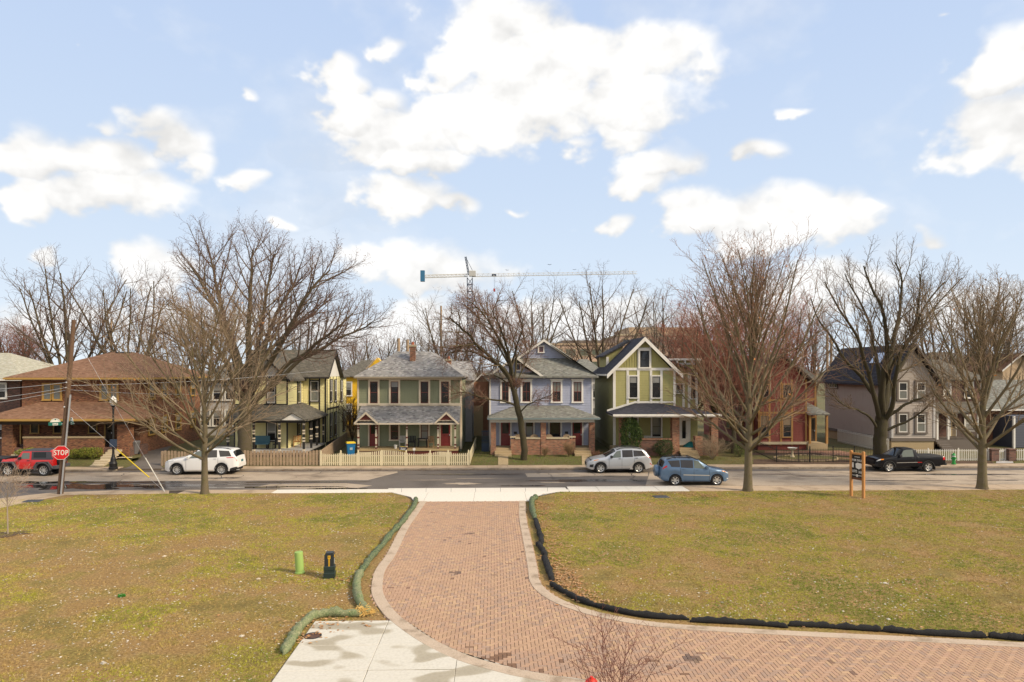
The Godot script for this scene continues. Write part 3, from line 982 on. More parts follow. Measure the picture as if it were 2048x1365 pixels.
func flat(called:String,pts:PackedVector2Array,y: float,m:Material,parent:Node3D=self) -> MeshInstance3D:
	var b:=MB.new()
	for p in pts:
		b.v.append(Vector3(p.x,y,-p.y)); b.n.append(Vector3.UP); b.c.append(Color.WHITE); b.t.append(p)
	var tri:=Geometry2D.triangulate_polygon(pts)
	for i in range(0,tri.size(),3):
		var a:=pts[tri[i]]; var c:=pts[tri[i+1]]; var e:=pts[tri[i+2]]
		if (c - a).cross(e - a)>0: b.ix.append_array([tri[i],tri[i+2],tri[i+1]])
		else: b.ix.append_array([tri[i],tri[i+1],tri[i+2]])
	var o:=obj(called,b,m,parent)
	if parent==self: o.set_meta("kind","structure")
	return o

func rect2(x0: float,x1: float,d0: float,d1: float) -> PackedVector2Array:
	return PackedVector2Array([Vector2(x0,d0),Vector2(x1,d0),Vector2(x1,d1),Vector2(x0,d1)])

func g2(px: float,py: float,h:=0.12) -> Vector2:
	var p:=G(px,py,h)
	return Vector2(p.x,-p.z)

func blob(cx: float,cd: float,rx: float,rd: float,sd: int,n:=40) -> PackedVector2Array:
	var nz:=FastNoiseLite.new()
	nz.seed=sd; nz.frequency=0.7
	var out:=PackedVector2Array()
	for i in n:
		var a:=TAU*i/n
		var k:=1.0+nz.get_noise_2d(cos(a)*2.0,sin(a)*2.0)*0.9+nz.get_noise_2d(cos(a)*7.0,sin(a)*7.0)*0.35
		out.append(Vector2(cx+cos(a)*rx*k,cd+sin(a)*rd*k))
	return out
# a slab with a chamfered rim from any convex outline

func slab_piece(called:String,pts:PackedVector2Array,y0: float,y1: float,m:Material,parent:Node3D,e:=0.012) -> MeshInstance3D:
	var b:=MB.new()
	if Geometry2D.is_polygon_clockwise(pts): pts.reverse()
	var inner:Array=Geometry2D.offset_polygon(pts,-e)
	var top:Array=[]
	if inner.size()==1 and inner[0].size()==pts.size():
		var q:PackedVector2Array=inner[0]
		if Geometry2D.is_polygon_clockwise(q): q.reverse()
		var best:=0
		for k in q.size():
			if q[k].distance_to(pts[0])<q[best].distance_to(pts[0]): best=k
		for k in q.size(): top.append(q[(k+best) % q.size()])
	else:
		for p in pts: top.append(p)
	var n:=pts.size()
	var f:Array=[]
	for i in n:
		var j:=(i+1) % n
		b.quad(Vector3(pts[i].x,y0,-pts[i].y),Vector3(pts[j].x,y0,-pts[j].y),Vector3(pts[j].x,y1 - e*0.6,-pts[j].y),Vector3(pts[i].x,y1 - e*0.6,-pts[i].y))
		b.quad(Vector3(pts[i].x,y1 - e*0.6,-pts[i].y),Vector3(pts[j].x,y1 - e*0.6,-pts[j].y),Vector3(top[j].x,y1,-top[j].y),Vector3(top[i].x,y1,-top[i].y))
		f.append(Vector3(top[i].x,y1,-top[i].y))
	b.poly(f)
	return obj(called,b,m,parent)

func ribbon(pts:Array,w: float,y0: float,y1: float,left: bool) -> MB:
	var b:=MB.new()
	var a:Array=[]
	var c:Array=[]
	for i in pts.size():
		var d:Vector2=(pts[mini(i+1,pts.size() - 1)] - pts[maxi(i - 1,0)]).normalized()
		var s:=Vector2(-d.y,d.x)*(1.0 if left else -1.0)
		a.append(pts[i]); c.append(pts[i]+s*w)
	for i in range(pts.size() - 1):
		var q:Array=[a[i],a[i+1],c[i+1],c[i]]
		if (q[1] - q[0]).cross(q[2] - q[0])<0: q.reverse()
		var f:Array=[]
		for p in q: f.append(Vector3(p.x,y1,-p.y))
		b.poly(f)
		for e in [[a[i],a[i+1]],[c[i],c[i+1]]]:
			b.quad(Vector3(e[0].x,y0,-e[0].y),Vector3(e[1].x,y0,-e[1].y),Vector3(e[1].x,y1,-e[1].y),Vector3(e[0].x,y1,-e[0].y))
	return b

func smooth2(pts:Array,per:=4) -> Array:
	var out:Array=[]
	for i in range(pts.size() - 1):
		var a:Vector2=pts[maxi(i - 1,0)]
		var e:Vector2=pts[mini(i+2,pts.size() - 1)]
		for k in per:
			out.append(pts[i].cubic_interpolate(pts[i+1],a,e,float(k)/per))
	out.append(pts[pts.size() - 1])
	return out
var drive_left:Array=[]
var drive_right:Array=[]
var drive:=PackedVector2Array()
var walk_zone:=PackedVector2Array()

func make_ground() -> void:
	# the land: level under the street,up a little to the house lots,then flat to the horizon
	var b:=MB.new()
	var prof:=[[-80.0,-0.06],[51.0,-0.06],[51.38,0.13],[54.0,0.38],[57.0,0.5],[1600.0,0.5]]
	for i in prof.size() - 1:
		b.quad(Vector3(-1500,prof[i][1],-prof[i][0]),Vector3(1500,prof[i][1],-prof[i][0]),Vector3(1500,prof[i+1][1],-prof[i+1][0]),Vector3(-1500,prof[i+1][1],-prof[i+1][0]))
	struct("ground",b,M.far_soil)
	# near lawn,one sheet that the drive and the walk lie on
	flat("lawn",PackedVector2Array([Vector2(-70,-40),Vector2(70,-40),Vector2(70,LAWN_EDGE),Vector2(X(340,LAWN_EDGE),LAWN_EDGE),g2(130,990,0.1),g2(60,1003,0.1),g2(0,1016,0.1),Vector2(-32,33),Vector2(-70,24)]),0.1,M.soil)
	# street
	flat("road",PackedVector2Array([Vector2(-300,20),Vector2(-20,34),Vector2(300,37),Vector2(300,50.3),Vector2(-300,50.3)]),0.0,M.asphalt)
	var road:Node3D=get_node("road")
	flat("concrete_lane",PackedVector2Array([Vector2(-120,45.4),g2(735,961,0),g2(795,946,0),Vector2(X(795,49.5),49.4),Vector2(-120,49.4)]),0.004,M.lane,road)
	flat("concrete_lane",PackedVector2Array([g2(500,977,0),g2(700,979,0),g2(745,972,0),g2(690,967,0),g2(540,969,0)]),0.004,M.lane,road)
	flat("concrete_lane",PackedVector2Array([g2(1290,976,0),g2(2120,970,0),g2(2120,941,0),g2(1300,944,0)]),0.004,M.lane,road)
	flat("concrete_lane",PackedVector2Array([g2(1055,955,0),g2(1296,953,0),g2(1296,945,0),g2(1050,947,0)]),0.004,M.lane,road)
	# damp bands,oil and standing water
	var wet:=[[60,962,9,1.6],[-26.5,46.9,0,0]]
	for w in [[330,972,5.0,0.55],[250,966,3.4,0.4],[580,965,4.5,0.22],[1660,953,2.2,0.14],[1930,950,4.0,0.3],[1800,962,3.0,0.14],[1550,949,1.8,0.1],[1190,962,3.6,0.5],[1210,953,2.0,0.12],[930,949,3.0,0.2],[420,957,2.4,0.22],[2010,961,1.8,0.16]]:
		var c:=g2(w[0],w[1],0)
		flat("damp_patch",blob(c.x,c.y,w[2],w[3],int(w[0])),0.008,M.wet_road,road)
	for w in [[170,974,3.6,0.95],[80,966,2.6,0.5],[465,976.5,2.4,0.17],[575,974.5,3.1,0.16],[682,978,1.5,0.3],[1048,972.5,1.4,0.16],[330,977,2.0,0.14],[545,979.5,0.8,0.12]]:
		var c:=g2(w[0],w[1],0)
		flat("puddle",blob(c.x,c.y,w[2],w[3],int(w[0])+5),0.012,M.puddle,road)
	for w in [[925,968,1.1,0.3],[960,957.5,2.2,0.1],[860,961,1.6,0.1],[1100,966,0.8,0.2],[230,958,1.6,0.2],[215,971,2.4,0.4]]:
		var c:=g2(w[0],w[1],0)
		flat("dry_patch",blob(c.x,c.y,w[2],w[3],int(w[0])+9),0.0095,M.lane,road)
	# cracks and joints
	var cr:=MB.new()
	for k in 46:
		var x:=rng.randf_range(-34,40)
		var d:=rng.randf_range(42.6,49.0)
		var along:=rng.randf()<0.6
		var n:=rng.randi_range(5,14)
		var p:=Vector2(x,d)
		var w:=rng.randf_range(0.012,0.03)
		for i in n:
			var q:=p+(Vector2(rng.randf_range(0.3,0.6),rng.randf_range(-0.12,0.12)) if along else Vector2(rng.randf_range(-0.2,0.2),rng.randf_range(0.15,0.4)))
			if q.y>49.3: break
			var s:=Vector2(-(q - p).y,(q - p).x).normalized()*w
			cr.quad(Vector3(p.x - s.x,0.0135,-p.y+s.y),Vector3(q.x - s.x,0.0135,-q.y+s.y),Vector3(q.x+s.x,0.0135,-q.y - s.y),Vector3(p.x+s.x,0.0135,-p.y - s.y)) if s.y<0 or not along else cr.quad(Vector3(p.x+s.x,0.0135,-p.y - s.y),Vector3(p.x - s.x,0.0135,-p.y+s.y),Vector3(q.x - s.x,0.0135,-q.y+s.y),Vector3(q.x+s.x,0.0135,-q.y - s.y))
			p=q
	var cracks:=obj("crack",cr,M.crack,road)
	cracks.set_meta("kind","stuff")
	# far kerb and pavement,slab by slab
	var kb:=MB.new()
	kb.bevel_box(Vector3(X(322,KERB_FAR),-0.05,-KERB_FAR - 0.16),Vector3(120,0.14,-KERB_FAR),0.02)
	kb.bevel_box(Vector3(-120,-0.05,-KERB_FAR - 0.16),Vector3(X(232,KERB_FAR),0.14,-KERB_FAR),0.02)
	struct("far_kerb",kb,M.kerb)
	var fs:=MB.new()
	fs.box(Vector3(-120,-0.05,-WALK_FAR),Vector3(120,0.09,-KERB_FAR - 0.16))
	var walk:=struct("far_pavement",fs,M.joint_sand)
	var x:=-38.0
	while x<46.0:
		var over_drive:=x>X(236,50.5) - 1.0 and x<X(322,50.5)
		if not over_drive:
			slab_piece("pavement_slab",rect2(x+0.006,x+1.494,KERB_FAR+0.165,WALK_FAR),0.0,0.142+rng.randf_range(-0.006,0.006),M.sidewalk,walk)
		x+=1.5
	# asphalt drive between the brick house and the fence
	var dv:=MB.new()
	var dp:=[[49.9,0.02,232,330],[51.6,0.17,262,322],[54.2,0.44,280,326],[57.0,0.53,290,330],[75.0,0.6,340,372]]
	for i in dp.size() - 1:
		var a:Array=dp[i]
		var c:Array=dp[i+1]
		dv.poly([Vector3(X(a[2],a[0]),a[1],-a[0]),Vector3(X(a[3],a[0]),a[1],-a[0]),Vector3(X(c[3],c[0]),c[1],-c[0]),Vector3(X(c[2],c[0]),c[1],-c[0])])
	struct("asphalt_driveway",dv,M.asphalt)
	# near kerb and pavement
	var nk:=MB.new()
	nk.bevel_box(Vector3(X(1135,KERB_NEAR),-0.05,-KERB_NEAR),Vector3(120,0.12,-KERB_NEAR+0.15),0.02)
	nk.bevel_box(Vector3(X(335,KERB_NEAR),-0.05,-KERB_NEAR+0.62),Vector3(X(792,KERB_NEAR),0.1,-KERB_NEAR+0.77),0.02)
	struct("near_kerb",nk,M.kerb)
	var ns:=MB.new()
	ns.box(Vector3(X(1135,41),-0.04,-KERB_NEAR+0.15),Vector3(120,0.07,-LAWN_EDGE))
	ns.box(Vector3(X(335,41),-0.04,-KERB_NEAR+0.78),Vector3(X(792,41),0.07,-LAWN_EDGE))
	var nw:=struct("near_pavement",ns,M.joint_sand)
	x=X(1137,41)
	while x<42.0:
		slab_piece("pavement_slab",rect2(x+0.006,x+1.79,LAWN_EDGE - 0.03,KERB_NEAR - 0.155),0.0,0.118+rng.randf_range(-0.006,0.006),M.new_concrete if x<X(1375,41) - 1.0 else M.sidewalk,nw)
		x+=1.8
	x=X(792,41) - 1.8
	while x>X(330,41):
		slab_piece("pavement_slab",rect2(x+0.006,x+1.79,LAWN_EDGE - 0.03,KERB_NEAR - 0.785),0.0,0.11+rng.randf_range(-0.006,0.006),M.sidewalk if x<X(545,41) else M.new_concrete,nw)
		x-=1.8
	# the corner at the far left,where the pavement turns towards the viewer
	flat("corner_pavement",PackedVector2Array([Vector2(X(338,LAWN_EDGE),LAWN_EDGE - 0.05),g2(130,990.5),g2(60,1003.5),g2(0,1016.5),Vector2(-33,32.5),Vector2(-36,32.5),g2(-20,1000),g2(0,997),g2(60,990),g2(110,985),g2(230,981),Vector2(X(338,41.3),41.3)]),0.112,M.sidewalk)
	# concrete apron where the drive meets the street: a level row and a row that falls to the gutter
	var ab:=MB.new()
	ab.poly([g3(829,1004.5,0.112),g3(1060,1003.5,0.112),Vector3(X(1090,40.25),0.112,-40.25),Vector3(X(800,40.25),0.112,-40.25)])
	ab.poly([Vector3(X(776,40.25),0.1,-40.25),Vector3(X(1140,40.25),0.1,-40.25),Vector3(X(1140,42.3),0.002,-42.3),Vector3(X(776,42.3),0.002,-42.3)])
	var apron:=struct("apron",ab,M.joint_sand)
	var cuts:=[776.0,803.0,852.0,902.0,951.0,1001.0,1051.0,1095.0,1138.0]
	for i in cuts.size() - 1:
		var xa:=X(cuts[i],42.2)+0.008; var xb:=X(cuts[i+1],42.2) - 0.008
		var la:=X(cuts[i],40.3)+0.008; var lb:=X(cuts[i+1],40.3) - 0.008
		var p:=MB.new()
		p.poly([Vector3(la,0.128,-40.27),Vector3(lb,0.128,-40.27),Vector3(xb,0.02,-42.25),Vector3(xa,0.02,-42.25)])
		p.quad(Vector3(la,0.05,-40.27),Vector3(lb,0.05,-40.27),Vector3(lb,0.128,-40.27),Vector3(la,0.128,-40.27))
		obj("apron_slab",p,M.new_concrete,apron)
	var zone:=PackedVector2Array([g2(828,1004.2),g2(1061,1003.2),g2(1064,997),g2(1085,990),Vector2(X(1120,40.25),40.25),Vector2(X(783,40.25),40.25),g2(822,995)])
	var lows:=[770.0,852.0,948.5,1051.0,1140.0]
	for i in lows.size() - 1:
		for piece in Geometry2D.intersect_polygons(rect2(X(lows[i],39)+0.006,X(lows[i+1],39) - 0.006,37.4,40.255),zone):
			slab_piece("apron_slab",piece,0.05,0.131,M.new_concrete,apron)
	make_drive()
	make_walk()

func g3(px: float,py: float,h: float) -> Vector3:
	return G(px,py,h)

func make_drive() -> void:
	for p in [[840,1003.5],[822,1028],[800.8,1057.4],[773.5,1109],[751.6,1139.5],[744.2,1164],[743.4,1188.7],[757,1216],[781.6,1243.3],[839,1284.4],[910,1320],[992,1344.5],[1060,1359.6],[1190,1380],[1400,1404]]:
		drive_left.append(g2(p[0],p[1],0.125))
	for p in [[1051,1002.8],[1052.4,1035.6],[1060.6,1073.9],[1068.8,1109.4],[1075.5,1142],[1078.5,1160],[1089,1177],[1112.5,1194.7],[1151.6,1212.3],[1204,1227.5],[1286.6,1243],[1389,1252.7],[1573,1263],[1767.6,1272.5],[1972,1282.8],[2100,1290]]:
		drive_right.append(g2(p[0],p[1],0.125))
	drive_left=smooth2(drive_left)
	drive_right=smooth2(drive_right)
	for p in drive_left: drive.append(p)
	drive.append(Vector2(26,13.9)); drive.append(Vector2(26,drive_right[drive_right.size() - 1].y - 0.6))
	for i in range(drive_right.size() - 1,-1,-1): drive.append(drive_right[i])
	var bed:=flat("brick_driveway",drive,0.107,M.joint_sand)
	var rl:=ribbon(drive_left,0.36,0.05,0.142,true)
	struct("ribbon_kerb",rl,M.ribbon)
	var rr:=ribbon(drive_right,0.34,0.05,0.142,false)
	struct("ribbon_kerb",rr,M.ribbon)
	# pavers in a herringbone of 210 x 105 mm
	var s:=0.107
	var pm:=MB.new()
	pm.bevel_box(Vector3(-s+0.0055,-0.05,-s/2+0.005),Vector3(s - 0.0055,0.0,s/2 - 0.005),0.006)
	var mesh:=pm.mesh()
	M.paver=mottled([[0.0,0.74,0.72,0.7],[0.5,0.9,0.9,0.9],[1.0,1,1,1]],0.7,0.05,61,0.9)
	M.paver.vertex_color_use_as_albedo=true
	var shades:Array=[]
	for c in [[0.5,0.318,0.2],[0.485,0.307,0.197],[0.47,0.292,0.192],[0.51,0.33,0.205],[0.44,0.288,0.197],[0.405,0.272,0.195],[0.535,0.35,0.208],[0.49,0.308,0.2]]:
		shades.append(Color(c[0],c[1],c[2]))
	var nz:=FastNoiseLite.new()
	nz.seed=4; nz.frequency=0.33
	var st:=FastNoiseLite.new()
	st.seed=9; st.frequency=1.1; st.fractal_octaves=4
	var list:Array=[]
	var cmin:=int(-6.5/s); var cmax:=int(25.5/s)
	var rmin:=int(14.0/s); var rmax:=int(37.5/s)
	for r in range(rmin,rmax):
		for c in range(cmin,cmax):
			var k:=posmod(c - r,4)
			if k!=0 and k!=3: continue
			var flat_:=k==0
			var at:=Vector2((c+(1.0 if flat_ else 0.5))*s,(r+(0.5 if flat_ else 1.0))*s)
			if at.y>22.5 and at.x>4.5: continue
			if at.x/at.y>0.83: continue
			if not Geometry2D.is_point_in_polygon(at,drive): continue
			if at.y>37.35: continue
			var u:=nz.get_noise_2d(at.x,at.y)
			var i:=int(clampf((u*1.3+0.5+rng.randf_range(-0.42,0.42))*8.0,0,7))
			var cc:Color=shades[i]*rng.randf_range(0.84,1.0)
			# damp brick where the walk drains onto the drive,and a few old stains
			var damp:=0.0
			for w in [[-3.15,19.3,0.55],[-2.6,18.2,0.75],[-1.9,17.6,0.6],[-3.6,20.3,0.4],[0.1,17.1,0.35],[0.25,16.5,0.3],[4.0,16.7,0.3],[4.9,16.9,0.25],[-1.3,24.2,0.25],[-0.3,16.9,0.25],[1.2,27.0,0.2],[-1.0,30.0,0.2]]:
				damp=maxf(damp,1.0 - at.distance_to(Vector2(w[0],w[1]))/w[2]*0.75)
			damp+=st.get_noise_2d(at.x*1.3,at.y*1.3)*0.7 - 0.3
			if damp>0.22: cc=Color(cc.r*0.42,cc.g*0.42,cc.b*0.46)
			elif rng.randf()<0.005: cc=Color(cc.r*0.55,cc.g*0.5,cc.b*0.5)
			var xf:=Transform3D(Basis() if flat_ else Basis(Vector3.UP,PI/2),Vector3(at.x,0.128+rng.randf_range(-0.0022,0.0022),-at.y))
			xf.basis=xf.basis.rotated(Vector3.UP,rng.randf_range(-0.012,0.012))*Basis.from_euler(Vector3(rng.randf_range(-0.006,0.006),0,rng.randf_range(-0.006,0.006)))
			list.append([at.length()+(1000.0 if at.y<15.95 or absf(at.x/at.y - 0.02)>0.72 else 0.0),xf,cc])
	list.sort_custom(func(a,c): return a[0]<c[0])
	var near_mats:Array=[]
	for c in shades:
		var m:StandardMaterial3D=M.paver.duplicate()
		m.vertex_color_use_as_albedo=false
		m.albedo_color=(c*0.92).linear_to_srgb()
		near_mats.append(m)
	var damp_mat:StandardMaterial3D=M.paver.duplicate()
	damp_mat.vertex_color_use_as_albedo=false
	damp_mat.albedo_color=Color(0.2,0.11,0.065).linear_to_srgb()
	var xfs:Array=[]
	var cols:Array=[]
	for i in list.size():
		if i<300:
			var best:=0
			for k in shades.size():
				if absf(shades[k].r - list[i][2].r)+absf(shades[k].g - list[i][2].g)<absf(shades[best].r - list[i][2].r)+absf(shades[best].g - list[i][2].g): best=k
			copy_mesh("paver",mesh,damp_mat if list[i][2].r<0.27 else near_mats[best],bed,list[i][1])
		else:
			xfs.append(list[i][1]); cols.append(list[i][2])
	scatter("pavers",mesh,M.paver,xfs,cols,bed)

func make_walk() -> void:
	# concrete walk at the lower left,slab by slab,cut by the drive's kerb
	var edge:Array=[]
	for i in drive_left.size():
		var d:Vector2=(drive_left[mini(i+1,drive_left.size() - 1)] - drive_left[maxi(i - 1,0)]).normalized()
		edge.append(drive_left[i]+Vector2(-d.y,d.x)*0.375)
	var clip:=PackedVector2Array([Vector2(-7,12),Vector2(-7,21)])
	for p in edge:
		if p.y<21.0: clip.append(p)
	clip.append(Vector2(6,12))
	var base:=flat("concrete_walk",PackedVector2Array([Vector2(-5.12,19.55),Vector2(-5.2,13),Vector2(2.4,13),Vector2(2.4,15.0),Vector2(-0.5,16.4),Vector2(-3.2,19.2),Vector2(-3.35,19.55)]),0.108,M.joint_sand)
	var xs:=[-5.12,-3.02,-0.92,1.2,3.3]
	var ds:=[19.62,17.87,16.37,14.87,13.37]
	for i in xs.size() - 1:
		for j in ds.size() - 1:
			var r:=rect2(xs[i]+0.006,xs[i+1] - 0.006,ds[j+1]+0.006,ds[j] - 0.006)
			for piece in Geometry2D.intersect_polygons(r,clip):
				var cleaned:=PackedVector2Array()
				for p in piece:
					if cleaned.is_empty() or p.distance_to(cleaned[cleaned.size() - 1])>0.03: cleaned.append(p)
				if cleaned.size()>=3 and absf(area2(cleaned))>0.03:
					slab_piece("walk_slab",cleaned,0.05,0.139+rng.randf_range(-0.003,0.003),M.wet_concrete,base)
	walk_zone=PackedVector2Array([Vector2(-5.1,19.6),Vector2(-5.1,13),Vector2(3,13),Vector2(0,16.6),Vector2(-2.9,18.7),Vector2(-3.7,19.8)])
	# round cover set into the walk
	var c:=g2(625,1272.5,0.14)
	var lid:=thing("access_cover","round rusty cast iron cover set in the pale concrete walk","manhole cover",Vector3(c.x,0.14,-c.y))
	var a:=MB.new()
	a.lathe([Vector2(0.24,0.0),Vector2(0.24,0.008),Vector2(0.2,0.008),Vector2(0.2,0.004)],24)
	obj("frame",a,M.iron,lid,true)
	var pl:=MB.new()
	pl.lathe([Vector2(0.198,0.0),Vector2(0.198,0.007),Vector2(0.0,0.007)],24)
	obj("lid",pl,plain_mat(0.1,0.05,0.03,0.6,0.2),lid,true)

func area2(p:PackedVector2Array) -> float:
	var s:=0.0
	for i in p.size(): s+=p[i].cross(p[(i+1) % p.size()])
	return s/2.0
# grass,pebbles,fallen leaves

func make_lawn() -> void:
	var tm:=MB.new()
	var r2:=RandomNumberGenerator.new()
	r2.seed=77
	for i in 9:
		var a:=r2.randf_range(0,TAU)
		var p:=Vector3(cos(a),0,sin(a))*r2.randf_range(0.0,0.085)
		var lean:=Vector3(r2.randf_range(-1,1),0,r2.randf_range(-1,1))*0.035
		var s:=Vector3(cos(a+1.3),0,sin(a+1.3))*r2.randf_range(0.004,0.008)
		tm.poly([p - s,p+s,p+lean+Vector3(0,r2.randf_range(0.018,0.042),0)])
	var tuft:=tm.mesh()
	var green:=FastNoiseLite.new()
	green.seed=5; green.frequency=0.14; green.fractal_octaves=4
	var fine:=FastNoiseLite.new()
	fine.seed=6; fine.frequency=0.7; fine.fractal_octaves=3
	var walk_band:=PackedVector2Array()
	for p in Geometry2D.offset_polygon(drive,0.4)[0]: walk_band.append(p)
	var xfs:Array=[]
	var cols:Array=[]
	var tries:=0
	while xfs.size()<165000 and tries<460000:
		tries+=1
		var d:=15.4+(LAWN_EDGE - 15.4)*pow(rng.randf(),0.85)
		var x:=rng.randf_range(-0.78,0.8)*d+0.6
		var at:=Vector2(x,d)
		if Geometry2D.is_point_in_polygon(at,walk_band) or Geometry2D.is_point_in_polygon(at,walk_zone): continue
		if d>37.2 and x>X(790,d) and x<X(1110,d): continue
		if x<-24.0 and d>38.6+(x+24.0)*-0.02: continue
		var right:=x>X(1060,d)
		var g:=green.get_noise_2d(x,d)*1.9+fine.get_noise_2d(x,d)*0.9+(0.3 if right else lerpf(-0.4,0.42,smoothstep(23.0,37.0,d)))
		for w in [[-5.75,15.9,0.8],[-5.6,17.3,0.6],[-5.3,18.6,0.35],[-9.0,15.7,1.0],[-7.2,23.6,0.35],[-27.0,37.0,2.0],[5.2,31.0,0.6]]:
			g=maxf(g,1.25 - at.distance_to(Vector2(w[0],w[1]))/w[2])
		if g<-0.35 and rng.randf()<0.8: continue
		var cc:=Color(0.42,0.285,0.1).lerp(Color(0.385,0.365,0.035),clampf(g*1.5+0.4,0,1))
		if g>0.62: cc=cc.lerp(Color(0.13,0.2,0.015),clampf((g - 0.62)*2.0,0,0.7))
		if rng.randf()<0.13: cc=Color(0.5,0.38,0.18)
		cc*=rng.randf_range(0.55,1.35)
		var sc:=rng.randf_range(0.6,1.25)
		xfs.append(Transform3D(Basis(Vector3.UP,rng.randf_range(0,TAU)).scaled(Vector3(sc,sc*rng.randf_range(0.6,1.2),sc)),Vector3(x,0.098,-d)))
		cols.append(cc)
	scatter("grass",tuft,M.leaf,xfs,cols)
	tag(get_node("grass"),"thin patchy brown and olive grass of the near lawns","grass")
	# the greener strips in front of the far houses
	xfs=[]; cols=[]
	for k in 26000:
		var x:=rng.randf_range(-40,46)
		var d:=rng.randf_range(WALK_FAR+0.05,58.0)
		if x>X(236,d) and x<X(330,d): continue
		if x>X(330,52) and x<X(944,52) and d>51.4: continue
		if x>X(1500,d) and x<X(1745,d): continue
		var h:=lerpf(0.13,0.38,clampf((d - 51.38)/2.62,0,1)) if d<54 else lerpf(0.38,0.5,clampf((d - 54.0)/3.0,0,1))
		if x<X(256,d): h=brick_lawn(d)
		var lush:=x>X(944,d) and x<X(1190,d)
		if not lush and green.get_noise_2d(x*2,d*2)<-0.05 and x>X(256,d): continue
		var cc:=(Color(0.14,0.21,0.025) if lush or x<X(256,d) else Color(0.2,0.18,0.04)).lerp(Color(0.2,0.16,0.05),rng.randf()*0.7)*rng.randf_range(0.7,1.3)
		var sc:=rng.randf_range(0.8,1.6)
		xfs.append(Transform3D(Basis(Vector3.UP,rng.randf_range(0,TAU)).scaled(Vector3(sc,sc,sc)),Vector3(x,h,-d)))
		cols.append(cc)
	scatter("yard_grass",tuft,M.leaf,xfs,cols)
	tag(get_node("yard_grass"),"short grass of the front yards across the street","grass")
	# pale pebbles left in the soil
	var pb:=MB.new()
	var o:=[Vector3(1,0,0.1),Vector3(0.2,0,0.9),Vector3(-0.9,0,0.2),Vector3(-0.1,0,-0.8),Vector3(0.1,0.55,0.05),Vector3(0,-0.3,0)]
	for i in 4:
		pb.poly([o[i],o[(i+1) % 4],o[4]].map(func(p): return p*Vector3(1,1,-1)))
		pb.poly([o[(i+1) % 4],o[i],o[5]].map(func(p): return p*Vector3(1,1,-1)))
	var peb:=pb.mesh()
	xfs=[]; cols=[]
	var pn:=FastNoiseLite.new()
	pn.seed=21; pn.frequency=0.45; pn.fractal_octaves=4
	tries=0
	while xfs.size()<6500 and tries<400000:
		tries+=1
		var d:=rng.randf_range(15.5,39.8)
		var x:=rng.randf_range(-0.78,0.8)*d+0.6
		var at:=Vector2(x,d)
		if Geometry2D.is_point_in_polygon(at,walk_band) or Geometry2D.is_point_in_polygon(at,walk_zone): continue
		if d>37.2 and x>X(790,d) and x<X(1110,d): continue
		if x<-24.0 and d>38.4: continue
		var right:=x>X(1060,d)
		var k:=pn.get_noise_2d(x,d)+(0.1 if not right else -0.22)
		for w in [[-5.6,23.5,2.2],[-7.5,24.6,1.4],[-4.6,29.8,1.6],[-4.4,33.5,1.8],[4.6,21.0,1.5],[8.0,20.3,1.6],[12.0,20.2,1.2],[14.0,22.6,1.6],[-6.4,19.0,1.0]]:
			k=maxf(k,0.75 - at.distance_to(Vector2(w[0],w[1]))/w[2]*0.6)
		if rng.randf()>clampf(k*1.1+0.3,0.12,1.0): continue
		var sc:=0.012+0.036*pow(rng.randf(),2.5)
		if rng.randf()<0.012: sc*=2.2
		var cc:=Color(0.66,0.6,0.5).lerp(Color(0.4,0.31,0.2),rng.randf()*rng.randf())*rng.randf_range(0.55,1.15)
		xfs.append(Transform3D(Basis(Vector3.UP,rng.randf_range(0,TAU)).scaled(Vector3(sc,sc*0.75,sc)),Vector3(x,0.108,-d)))
		cols.append(cc)
	scatter("pebbles",peb,M.vertex,xfs,cols)
	tag(get_node("pebbles"),"pale pebbles scattered over the bare soil of the lawns","pebbles")
	# fallen leaves
	var lm:=MB.new()
	lm.poly([Vector3(-1,0,0),Vector3(0,0.25,0.55),Vector3(1,0.05,0)])
	lm.poly([Vector3(-1,0,0),Vector3(1,0.05,0),Vector3(0.1,0.2,-0.6)])
	var leaf:=lm.mesh()
	xfs=[]; cols=[]
	var spots:Array=[]
	for i in range(0,drive_right.size(),1):
		if drive_right[i].y>21.0 and i+1<drive_right.size():
			for k in 9:
				var q:Vector2=drive_right[i].lerp(drive_right[i+1],k/9.0)
				spots.append([q.x+0.62+pow(rng.randf(),2.0)*0.7,q.y+rng.randf_range(-0.1,0.1),0.25,rng.randi_range(1,7),0.11])
	for w in [[1415,992,0.85,170],[1330,991,1.6,60],[1140,996,1.4,120],[1230,1003,2.2,90],[1100,1010,0.8,120],[1790,988,1.6,40],[1660,989,1.2,25],[705,1160,0.6,40],[660,1245,0.9,80],[600,1280,0.5,60],[1500,1150,6.0,70],[400,1150,6.0,60],[1800,1200,5.0,60]]:
		var c:=g2(w[0],w[1],0.11)
		spots.append([c.x,c.y,w[2],w[3],0.11])
	for s in spots:
		for k in s[3]:
			var at:=Vector2(s[0]+rng.randfn(0,s[2]*0.6),s[1]+rng.randfn(0,s[2]*0.35))
			var sc:=rng.randf_range(0.035,0.075)
			xfs.append(Transform3D(Basis(Vector3.UP,rng.randf_range(0,TAU)).scaled(Vector3.ONE*sc),Vector3(at.x,s[4]+rng.randf_range(0.015,0.05),-at.y)))
			cols.append(Color(0.42,0.185,0.06).lerp(Color(0.5,0.32,0.16),rng.randf())*rng.randf_range(0.55,1.15))
